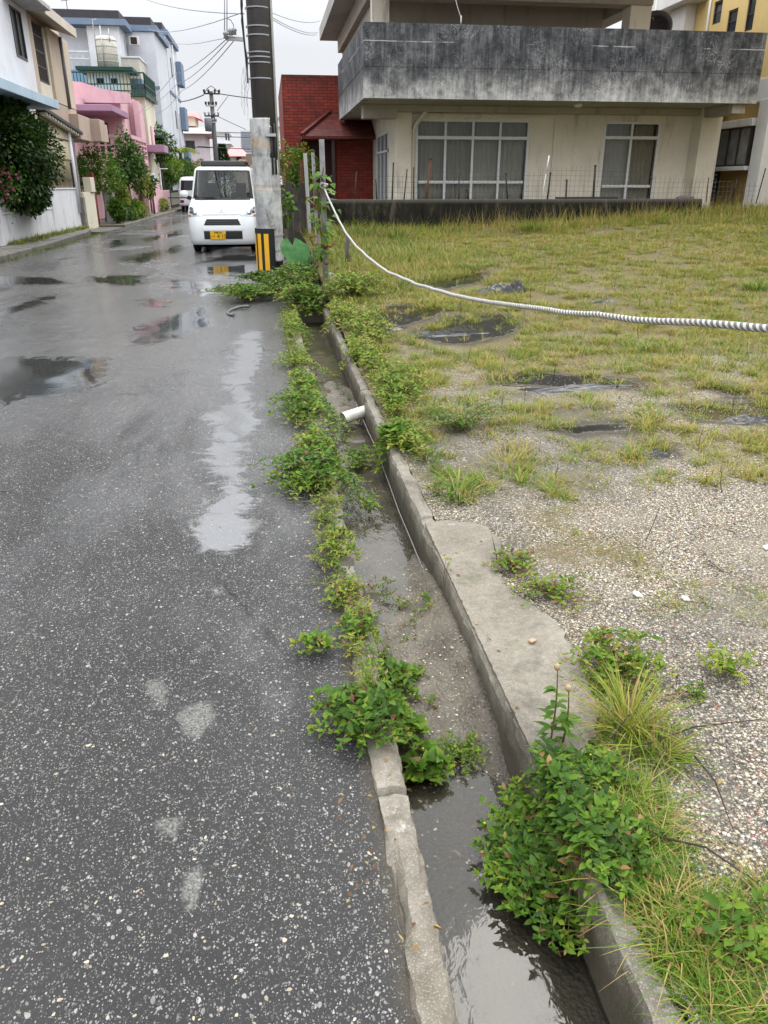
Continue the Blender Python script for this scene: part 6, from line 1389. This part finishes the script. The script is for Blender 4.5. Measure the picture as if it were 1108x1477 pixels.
# separate clumps in the middle of the lot, bigger and closer together further back
cl, cL, cT = [], [], []
k = 0
while k < 2700:
    y = 3.1+U(0, 1)**1.25*11.7; x = U(.75, 2.6+y*.85); dn = noise.noise(Vector((x*.55, y*.55, 41)))
    if U(0, 1) > .42+.5*sstep(3.5, 7.5, y)+.75*dn: continue
    k += 1; rr = U(.03, .11)*(1+.03*y); tt = U(.5, .74); hh = U(.05, .12)*(1+.03*y)
    for q in range(int(5+rr*70)):
        a = U(0, 6.28); d = rr*U(0, 1)**.6; px_, py_2 = x+d*math.cos(a), y+d*math.sin(a)
        if px_ < .66: continue
        cl.append((px_, py_2, lot_z(px_, py_2))); cL.append(hh*(1.15-.5*d/rr)); cT.append(tt+U(-.05, .05))
ki = dryland(cl); cl, cL, cT = [[q[i] for i in ki] for q in (cl, cL, cT)]
tufts(grass, cl, 9, cL, .0052, cT, .03, dry=.33, rows=3)
sk = [(U(3.5, 14), U(14.2, 16.6)) for _ in range(520)]; tufts(grass, [(x, y, lot_z(x, y)) for x, y in sk], 3, .52, .006, .77, .04, (.03, .35), (.05, .4), .5, 4)
# seedlings scattered over the bare gravel
sd_ = [(U(.8, 3.6), 1.6+U(0, 1)**1.2*4.5) for _ in range(700)]; sd_ = [(x, y, lot_z(x, y)) for x, y in sd_ if x > 1.02 and noise.noise(Vector((x*2, y*2, 77))) > -.1]
tufts(grass, sd_, 7, .034, .004, .5, .022, (.2, 1.2), (.2, .6), .15, 3)
cl, cL, cT = [], [], []
for i in range(260):
    y = U(1.9, 4.4); x = U(1.15, 1.3+y*.62)
    if noise.noise(Vector((x*1.3, y*1.3, 51))) < .02: continue
    rr = U(.015, .06)
    for q in range(int(3+rr*90)): a = U(0, 6.28); d = rr*U(0, 1)**.6; cl.append((x+d*math.cos(a), y+d*math.sin(a), lot_z(x, y))); cL.append(U(.03, .075)); cT.append(U(.46, .7))
tufts(grass, cl, 7, cL, .0036, cT, .02, (.15, 1.1), (.2, .8), dry=.3, rows=3)
tufts(grass, pts, 9, Ls, Wd, Ts, np.array(Sp), dry=.42, rows=3)
# right foreground grass, by hand
fp_ = []; fl_ = []; ft_ = []
REG = [g(px, py, .05) for px, py in [(838,985),(905,960),(955,1030),(975,1110),(950,1185),(985,1250),(1050,1275),(1130,1290),(1180,1520),(900,1520),(885,1400),(870,1330),(850,1200),(840,1100)]]
cand = np.column_stack([U(.6, 1.3, 5200), U(.75, 2.1, 5200)]); ins = poly_sd(cand, REG)
for (x, y), sdv in zip(cand, ins):
    if sdv < .03*U(-1, 1) or (x < .645 and y < 1.25) or noise.noise(Vector((x*9, y*9, 3))) < -.12: continue
    fp_.append((x, y, gz(x, y))); fl_.append(U(.035, .11)*(1.15 if y < 1.3 else .8)); ft_.append(.44+.12*noise.noise(Vector((x*7, y*7, 8)))+U(-.06, .1))
    if len(fp_) > 900: break
tufts(grass, fp_, 10, fl_, .0034, ft_, .03, (.15, 1.15), (.2, .95), .3, 5)
tag(grass.build('grass'), 'patchy yellow green grass over the vacant lot', 'grass', kind='stuff')
# named tufts
def tuft(label, c, nb, L, W, tint, spread, group, lean=(.1, .8), dry=.1, stems=0):
    root = thing('grass_tuft', label, 'grass tuft', (c[0], c[1], gz(*c)), group); f = Fol(); tufts(f, [(c[0], c[1], gz(*c))], nb, L, W, tint, spread, lean, (.2, .75), dry, 5); f.build('blades', root)
    return root
TF = 'big grass tufts'
tuft('upright bright blades standing on the left kerb by the gutter', gp(534, 1000), 16, .12, .007, .46, .022, TF, (.05, .35))
tuft('small yellow green tuft on the left kerb below the widest mat', gp(482, 735), 26, .10, .006, .5, .03, TF, (.1, .7), .15)
tuft('star shaped rosette of broad blades just above the bare kerb stretch', gp(478, 752), 14, .09, .012, .42, .015, TF, (.5, 1.1))
tuft('spiky broad bladed clump on the right kerb above the slab', (.80, 3.22), 90, .14, .010, .5, .13, TF, (.1, .9), .15)
tuft('second spiky green clump behind the slab clump', (.74, 3.72), 46, .13, .009, .46, .09, TF, (.1, .8))
tuft('yellowish dry clump right of the spiky clump', (1.12, 3.55), 130, .13, .004, .66, .14, TF, (.1, .8), .4)
tuft('tall yellow green tuft by the lower end of the slab', lp(905, 1050), 190, .20, .0042, .62, .06, TF, (.05, .6), .3)
tuft('smaller tuft beside the tall tuft at the slab end', lp(945, 1085), 80, .14, .004, .62, .05, TF, (.1, .8), .35)
tuft('bright green tuft at the back wall below the big window', lp(765, 333), 170, .34, .013, .48, .26, TF, (.1, .9))
tuft('green tuft far back near the right end of the wall', lp(965, 312), 150, .34, .013, .47, .24, TF, (.1, .9))
tuft('green tuft at the right edge below the yellow house', lp(1088, 418), 120, .22, .01, .46, .15, TF, (.1, .8))
tuft('green tuft at the left of the back wall', lp(572, 345), 130, .3, .012, .46, .2, TF, (.1, .8))
tuft('green tuft left of the plastic bundle above the rope', lp(682, 388), 90, .2, .009, .48, .16, TF, (.1, .8))
tuft('low tuft under the middle of the rope', lp(925, 503), 90, .15, .007, .5, .12, TF, (.2, .9))
tuft('low tuft in the middle gravel above the torn sheet', lp(852, 585), 90, .12, .006, .58, .12, TF, (.2, .9), .25)
tuft('low tuft beside the torn sheet at its right', lp(945, 600), 90, .13, .006, .6, .12, TF, (.2, .9), .3)
tuft('low tuft on the gravel left of the torn sheet', lp(765, 592), 60, .1, .005, .6, .08, TF, (.2, .9), .3)
# dead stalks
TW = Fol(); w = MB()
for i in range(150):
    y = 1.9+U(0, 1)**.7*11; x = U(.75, 2.5+y*.6); z = lot_z(x, y); a = U(0, 6.28); hgt = U(.04, .2); lean = U(0, .5) if U(0, 1) < .6 else U(1.2, 1.5)
    d = Vector((math.cos(a)*math.sin(lean), math.sin(a)*math.sin(lean), math.cos(lean)))*hgt
    w.tube([(x, y, z-.01), Vector((x, y, z))+d*.5+Vector((.01*U(-1, 1), .01*U(-1, 1), .004)), Vector((x, y, z+.004))+d], [.0022, .0018, .001], 4, False)
for (a, b) in (((880, 1075), (925, 1040)), ((1000, 1100), (1055, 1215)), ((885, 1100), (1100, 1050)), ((940, 1215), (1090, 1290)), ((975, 985), (972, 1012)), ((725, 560), (790, 580))):
    p = Vector((*lp(*a), 0)); q = Vector((*lp(*b), 0)); p.z = gz(p.x, p.y)+.02; q.z = gz(q.x, q.y)+.03; m_ = p.lerp(q, .5)+Vector((0, 0, .03)); w.tube([p, m_, q], [.0028, .0022, .001], 5, False)
tag(w.build('dead_stalks', M_TWIG, recalc=False), 'scattered dead stalks and twigs over the gravel', 'twigs', kind='stuff')
# tall stalk weeds at the slab end
for lab, px, py, top_ in (('taller leafy stalk with a dried head rising beside the lower slab', 793, 1075, .23), ('shorter leafy stalk just right of the taller stalk', 812, 1070, .16)):
    c = g(px, py, .06); root = thing('stalk_weed', lab, 'weed', c, 'stalk weeds'); w = MB(); P_ = [c+Vector((.006*math.sin(t*3), .004*t, top_*t)) for t in np.linspace(0, 1, 9)]; w.tube(P_, [.003-.0017*t for t in np.linspace(0, 1, 9)], 6); w.build('stem', M_STEM, root)
    f = Fol(); n = 16; t = U(.08, .9, n); an = U(0, 6.28, n); f.leaves(np.stack([np.full(n, c.x), np.full(n, c.y), c.z+top_*t], 1), np.stack([np.cos(an), np.sin(an), U(-.1, .7, n)], 1), np.tile([0, 0, 1.], (n, 1)), .05*(1.1-t*.6), .016, U(.3, .5, n), .4, .2, True, 'lance'); f.build('leaves', root)
    w = MB(); w.ball(c+Vector((0, .004, top_)), .008, 1, 1, 1.2, 7, 5); w.build('seed_head', plain('dry_seed_head', (.35, .26, .15), .9) if px == 793 else bpy.data.materials['dry_seed_head'], root)
# ---- loose stones
def stone_mat():
    t = NT('loose_stone'); c = t.ramp(t.attr('tint'), [(0, (.07, .068, .062)), (.25, (.18, .155, .12)), (.5, (.32, .27, .19)), (.8, (.44, .39, .3)), (.93, (.54, .51, .44)), (.97, (.28, .1, .065)), (1, (.3, .1, .07))]); t.P('Base Color', c); t.P('Roughness', .6); t.P('Specular IOR Level', .2); return t.m
M_STONE = stone_mat()
def stones(n, xy, zf, size, m, name, label, tints=(0, 1)):
    P = np.array([(x, y, zf(x, y)) for x, y in xy]); n = len(P); S = U(size[0], size[1], n)**1.0; base = np.array([(0, 0, 1), (1, 0, 0), (0, 1, 0), (-1, 0, 0), (0, -1, 0), (.7, .7, .55), (-.7, .7, .5), (-.7, -.7, .55), (.7, -.7, .5)], float)
    V = base[None]*(1+U(-.3, .3, (n, 9, 1))); V = V*np.stack([U(.8, 1.4, n), U(.6, 1, n), U(.35, .75, n)], 1)[:, None, :]; a = U(0, 6.28, n); c, s_ = np.cos(a)[:, None], np.sin(a)[:, None]
    V = np.stack([V[..., 0]*c-V[..., 1]*s_, V[..., 0]*s_+V[..., 1]*c, V[..., 2]], -1)*S[:, None, None]+P[:, None, :]
    q = [(0, 5, 6), (0, 6, 7), (0, 7, 8), (0, 8, 5), (5, 1, 2), (5, 2, 6), (6, 2, 3), (6, 3, 7), (7, 3, 4), (7, 4, 8), (8, 4, 1), (8, 1, 5)]
    F = (np.arange(n)*9)[:, None, None]+np.array(q)[None]; f = Fol(); f._add(V, F.reshape(-1, 3), np.repeat(U(tints[0], tints[1], n), 9)); o = f.build(name, None, m); o.data.polygons.foreach_set('use_smooth', [False]*len(o.data.polygons)); return tag(o, label, 'stones', kind='stuff')
xy = []
while len(xy) < 22000:
    y = 1.15+U(0, 1)**1.6*5; x = U(.8, 1.6+y*.62)
    if noise.noise(Vector((x*1.6, y*1.6, 12))) < U(-.55, .25): continue
    if x < 1.16 and 1.75 < y < 2.95 and (x-.7) < .39*(1-(abs(y-2.35)/.62)**2): continue
    xy.append((x, y))
stones(0, xy, lambda x, y: lot_z(x, y)-.001, (.0016, .0052), M_STONE, 'gravel', 'pale mixed gravel strewn over the bare lot', (.08, .99))
xy = [(U(-1.5, .17), .8+U(0, 1)**1.5*3.6) for _ in range(900)]
stones(0, xy, lambda x, y: road_z(x, y), (.0016, .0046), M_STONE, 'road_grit', 'loose chips of stone on the wet asphalt', (0, .8))
xy = [(U(.27, .56), 1.3+U(0, 1)*6) for _ in range(2600)]; xy = [q for q in xy if noise.noise(Vector((q[0]*9, q[1]*5, 66))) > -.25]
stones(0, xy, bed_z, (.0016, .005), M_STONE, 'gutter_grit', 'grit and small stones lying on the silt in the gutter', (0, .85))
f = Fol(); n = 420; yy_ = 1.0+U(0, 1, n)**1.3*7.5; xx_ = np.where(U(0, 1, n) < .45, U(.08, .26, n), np.where(U(0, 1, n) < .5, U(.27, .56, n), U(.57, 1.0, n)))
zz_ = np.array([(bed_z(x, y)+.008 if .262 < x < .565 else gz(x, y)+.012) for x, y in zip(xx_, yy_)]); an_ = U(0, 6.28, n)
f.leaves(np.stack([xx_, yy_, zz_], 1), np.stack([np.cos(an_), np.sin(an_), U(-.1, .25, n)], 1), np.stack([U(-.4, .4, n), U(-.4, .4, n), np.ones(n)], 1), U(.008, .024, n), U(.004, .012, n), U(.76, .99, n), .2, .3, False)
tag(f.build('leaf_litter'), 'dead leaf litter scattered over the kerbs and gutter', 'leaf litter', kind='stuff')
# ---- shrubs and trees across the street
def crown(label, name, cat, c, rad, n, L, tint, nb=9, trunk=None, limbs=4, group=None, extra=None, brr=.55, flat=.0):
    c = Vector(c); root = thing(name, label, cat, (c.x, c.y, trunk if trunk is not None else c.z-rad[2]), group); f = Fol(); B = []
    for i in range(nb):
        v = Vector((U(-1, 1), U(-1, 1), U(-1, 1))); v = v.normalized()*(U(.25, .72)); B.append((v, U(.32, .32+brr*.5)))
    k = rng.integers(0, nb, n); bc = np.array([tuple(B[i][0]) for i in k]); br = np.array([B[i][1] for i in k]); d = norm(rng.normal(size=(n, 3))); rr = br*U(.35, 1, n)**.5
    p = bc+d*rr[:, None]; pos = p*np.array(rad)+np.array(c); out = norm(d*.7+norm(p)*.5+rng.normal(size=(n, 3))*.45+np.array([0, 0, -.15]))
    bt = np.array([U(-.1, .1) for _ in range(nb)])[k]
    f.leaves(pos, out, rng.normal(size=(n, 3))*.5+np.array([0, 0, 1.]), L*U(.6, 1.3, n), L*U(.42, .8, n), np.clip(U(tint[0], tint[1], n)+bt, .02, .97), .2, .25, False)
    f.build('crown', root)
    if trunk is not None:
        w = MB(); b = Vector((c.x, c.y, trunk)); r0 = .035*rad[2]+.02
        fork = b.lerp(c-Vector((0, 0, rad[2]*.35)), .75); w.tube([b, b.lerp(fork, .5)+Vector((.04*rad[0], 0, 0)), fork], [r0*1.2, r0, r0*.85], 8)
        for v, r_ in B[:limbs]:
            q = Vector((c.x+v.x*rad[0], c.y+v.y*rad[1], c.z+v.z*rad[2])); w.tube([fork, fork.lerp(q, .5)+Vector((0, 0, .06*rad[2])), q], [r0*.7, r0*.5, r0*.2], 6)
        w.build('trunk', M_BARK, root, recalc=False)
    return root
crown('big dark green bush bulging over the low white wall at the left edge', 'bush', 'bush', (-5.72, 20.9, 1.95), (.62, 2.2, 1.28), 15000, .11, (.03, .24), 22, .75, 5, brr=.85)
crown('dark lower skirt of foliage hanging over the white wall planter', 'bush', 'bush', (-5.8, 21.4, 1.15), (.5, 1.3, .55), 1800, .09, (.05, .28), 9, .75, 3)
fr = thing('flowering_plant', 'pink and red flowered plant at the extreme left edge below the bush', 'plant', (-5.75, 19.7, .8))
f = Fol(); n = 240; pos = np.array([-5.72, 19.6, 1.45])+rng.normal(size=(n, 3))*np.array([.14, .3, .28]); f.leaves(pos, rng.normal(size=(n, 3)), rng.normal(size=(n, 3)), .09, .05, U(.2, .45, n), .2, .2, False); f.build('leaves', fr)
mpk = plain('magenta_petal', (.3, .03, .1), .6, 0, .4, 8); n = 60; f = Fol(); pos = np.array([-5.66, 19.3, 1.45])+rng.normal(size=(n, 3))*np.array([.1, .25, .2]); f.leaves(pos, rng.normal(size=(n, 3)), rng.normal(size=(n, 3)), .07, .07, .5, .1, .3, False); fb = f.build('petals', fr, mpk); fb['kind'] = 'stuff'
SG = 'shrubs in front of the pink house'
crown('purplish grey shrub under the pierced pink balcony', 'shrub', 'shrub', (-6.0, 32.0, 1.8), (.8, 1.4, 1.0), 2400, .11, (.3, .5), 9, .1, 4, SG)
crown('tall sparse shrub with large leaves against the pink balcony', 'shrub', 'shrub', (-5.75, 36.2, 2.3), (.85, 1.9, 1.45), 1700, .17, (.12, .36), 14, .1, 8, SG, brr=.3)
crown('rusty leaved shrub right of the tall sparse shrub', 'shrub', 'shrub', (-5.6, 38.5, 1.5), (.55, 1.6, 1.0), 1200, .13, (.3, .92), 9, .1, 4, SG)
crown('pale variegated shrub over the flower pots', 'shrub', 'shrub', (-5.5, 32.8, 1.15), (.35, .7, .6), 1500, .08, (.56, .74), 7, .1, 3, SG)
crown('yellow green shrub low by the grey board fence', 'shrub', 'shrub', (-5.4, 35.8, .5), (.4, 1.2, .5), 1700, .09, (.42, .64), 7, .1, 3, SG)
crown('dark leafy potted plants at the end of the cream block wall', 'shrub', 'shrub', (-5.45, 31.3, .5), (.36, 1.1, .5), 1800, .11, (.15, .45), 8, .1, 3, SG)
crown('mixed green edging plants along the kerb by the pots', 'shrub', 'shrub', (-5.35, 33.6, .35), (.27, 1.8, .38), 1100, .1, (.18, .55), 9, .05, 3, SG)
crown('climbing green shrub behind the cream block wall', 'shrub', 'shrub', (-6.3, 29.6, 1.9), (.35, .7, .8), 700, .1, (.15, .45), 8, .1, 3, SG)
crown('young staked tree in front of the pink pillar', 'tree', 'tree', (-5.5, 41.5, 1.25), (.45, .8, .5), 420, .16, (.08, .3), 7, .05, 4, SG, brr=.35)
crown('flowering weeds at the foot of the low pink wall', 'shrub', 'shrub', (-5.45, 45.5, .35), (.25, 1.8, .35), 600, .1, (.3, .7), 8, .05, 2, SG)
TG = 'trees beyond the pink house'
crown('twisted dark tree with layered branches beyond the pink house', 'tree', 'tree', (-5.9, 49.2, 3.7), (1.25, 1.7, 1.25), 2200, .17, (.06, .34), 14, .1, 8, TG, brr=.4)
crown('bright green hedge mass under the twisted tree', 'hedge', 'hedge', (-5.75, 52.5, 2.2), (.75, 3.2, .95), 2600, .15, (.36, .6), 14, .1, 4, TG)
crown('dark hedge foot behind the laundry post', 'hedge', 'hedge', (-6.1, 50.5, 1.4), (.55, 2.6, .9), 1800, .15, (.06, .28), 10, .1, 4, TG)
crown('brownish olive shrub mass above the parked van', 'hedge', 'hedge', (-5.6, 60, 2.1), (.9, 4.2, 1.3), 2600, .17, (.2, .62), 14, .1, 4, TG)
crown('shrub with bare reddish twigs left of the lilac house', 'shrub', 'shrub', (-4.9, 66, 2.2), (1.2, 2, 1.2), 700, .18, (.2, .9), 10, .1, 6, TG, brr=.3)
PA = thing('palm_tree', 'small pale palm in front of the apartment block', 'tree', (-5.3, 55, 0), TG); f = Fol(); w = MB(); w.tube([(-5.35, 55, 0), (-5.3, 55, 3.4)], .09, 8); w.build('trunk', M_BARK, PA)
n = 0
for k in range(13):
    a = k*.5+.2; tl = np.linspace(.1, 1, 18); cx = -5.3+np.cos(a)*1.1*tl; cy = 55+np.sin(a)*1.1*tl; cz = 3.4+.75*tl-.85*tl**2
    for sg in (-1, 1):
        d = np.stack([np.cos(a)*.5-sg*np.sin(a)+0*tl, np.sin(a)*.5+sg*np.cos(a)+0*tl, -.5+0*tl], 1); f.leaves(np.stack([cx, cy, cz], 1), d, np.tile([0, 0, 1.], (18, 1)), .42*(1.1-tl*.5), .05, U(.5, .68, 18), .3, .1, False)
f.build('fronds', PA)
CO = thing('conifer', 'dark pointed conifer right of the far utility pole', 'tree', (-1.2, 74, 0), TG); f = Fol(); cc = atY(322, 236, 74); tp = atY(321, 212, 74)
n = 2600; t = U(0, 1, n)**.7; an = U(0, 6.28, n); hgt = tp.z-.2; rad_ = (1-t)*0+ (1.25*(1-(t))**.8)*(1)+.04; rr = rad_*U(.4, 1, n)
f.leaves(np.stack([cc.x+rr*np.cos(an), 74+rr*np.sin(an), .4+t*hgt], 1), np.stack([np.cos(an), np.sin(an), U(-.3, .6, n)], 1), np.tile([0, 0, 1.], (n, 1)), .28, .12, U(.02, .26, n), .2, .2, False); f.build('crown', CO)
w = MB(); w.tube([(cc.x, 74, 0), (cc.x, 74, tp.z-.1)], [.12, .03], 8); w.build('trunk', M_BARK, CO)
crown('leafy shrub rising behind the rusty posts against the brick house', 'shrub', 'shrub', (.75, 19.4, 1.6), (.6, .9, .95), 1500, .085, (.26, .56), 14, .3, 9, brr=.3)
crown('reddish twigged shrub top left of the leafy shrub by the brick wall', 'shrub', 'shrub', (.25, 18.6, 2.0), (.35, .5, .55), 420, .07, (.34, .9), 8, .3, 6, brr=.25)
crown('big leaved climber on the rotting board fence by the pole', 'vine', 'vine', (.3, 14.9, .95), (.16, .25, .4), 70, .13, (.34, .55), 5, .1, 3)
# weeds at the foot of the left white wall
f = Fol(); pts = []
for i in range(260):
    y = U(19.5, 27.3); x = -5.93+abs(rng.normal())*.14; pts.append((x, y, .1))
tufts(f, pts, 12, U(.06, .26, len(pts)), .012, U(.35, .7, len(pts)), .07, dry=.25, rows=3)
pts = [(-5.0+U(-.06, .08), U(16, 26), .02) for i in range(120)]; tufts(f, pts, 9, .08, .01, .45, .06, rows=3)
tag(f.build('pavement_weeds'), 'thin weeds along the foot of the white wall and pavement kerb', 'weeds', kind='stuff')
# ================================================================== CAMERA, SKY, SUN
cam = bpy.data.cameras.new('camera'); co = bpy.data.objects.new('camera', cam); COL.objects.link(co); scene.camera = co
cam.sensor_fit = 'VERTICAL'; cam.sensor_height = 24; cam.lens = 24*CAM_F/CAM_H; cam.clip_start = .05; cam.clip_end = 5000
co.location = (0, 0, EYE); co.rotation_euler = (math.pi/2-PITCH, 0, YAW)
wd = bpy.data.worlds.new('World'); scene.world = wd; wd.use_nodes = True; nt = wd.node_tree; nt.nodes.clear()
N = lambda t, **k: nt.nodes.new(t)
sky = N('ShaderNodeTexSky'); sky.sky_type = 'NISHITA'; sky.sun_disc = False; sky.sun_elevation = R(58); sky.sun_rotation = R(35); sky.air_density = 1.2; sky.dust_density = 4
hs = N('ShaderNodeHueSaturation'); hs.inputs['Saturation'].default_value = .3; nt.links.new(sky.outputs[0], hs.inputs['Color'])
tc = N('ShaderNodeTexCoord'); sp = N('ShaderNodeSeparateXYZ'); nt.links.new(tc.outputs['Generated'], sp.inputs[0])
# rain cloud: overcast luminance rises towards the zenith, with soft drifting unevenness
mr = N('ShaderNodeMapRange'); mr.inputs[1].default_value = .14; mr.inputs[2].default_value = .8; mr.inputs[3].default_value = 7.7; mr.inputs[4].default_value = 34
nt.links.new(sp.outputs[2], mr.inputs[0])
nz = N('ShaderNodeTexNoise'); nz.inputs['Scale'].default_value = 2.2; nz.inputs['Detail'].default_value = 5; nt.links.new(tc.outputs['Generated'], nz.inputs['Vector'])
m2 = N('ShaderNodeMapRange'); m2.inputs[1].default_value = .3; m2.inputs[2].default_value = .7; m2.inputs[3].default_value = .93; m2.inputs[4].default_value = 1.07; nt.links.new(nz.outputs['Fac'], m2.inputs[0])
mu = N('ShaderNodeMath'); mu.operation = 'MULTIPLY'; nt.links.new(mr.outputs[0], mu.inputs[0]); nt.links.new(m2.outputs[0], mu.inputs[1])
vc = N('ShaderNodeVectorMath'); vc.operation = 'SCALE'; vc.inputs[0].default_value = (.965, .99, 1.045); nt.links.new(mu.outputs[0], vc.inputs[3])
mx = N('ShaderNodeMix'); mx.data_type = 'RGBA'; mx.inputs[0].default_value = .88; nt.links.new(hs.outputs[0], mx.inputs[6]); nt.links.new(vc.outputs[0], mx.inputs[7])
bg = N('ShaderNodeBackground'); bg.inputs[1].default_value = .1; nt.links.new(mx.outputs[2], bg.inputs[0])
# the band of sky near the horizon is a little bluer than the zenith
wo = N('ShaderNodeOutputWorld'); nt.links.new(bg.outputs[0], wo.inputs[0])
su = bpy.data.lights.new('sun', 'SUN'); su.energy = 1.1; su.angle = R(25); su.color = (1, .95, .87); so = bpy.data.objects.new('sun', su); COL.objects.link(so)
so.rotation_euler = (R(32), 0, R(180-35)); so.location = (0, 0, 30)
vs_ = scene.view_settings; vs_.view_transform = 'Standard'; vs_.look = 'None'; vs_.exposure = .3; vs_.gamma = 1; vs_.use_curve_mapping = False
scene.cycles.max_bounces = 6; scene.cycles.transparent_max_bounces = 16; scene.cycles.caustics_reflective = False; scene.cycles.caustics_refractive = False
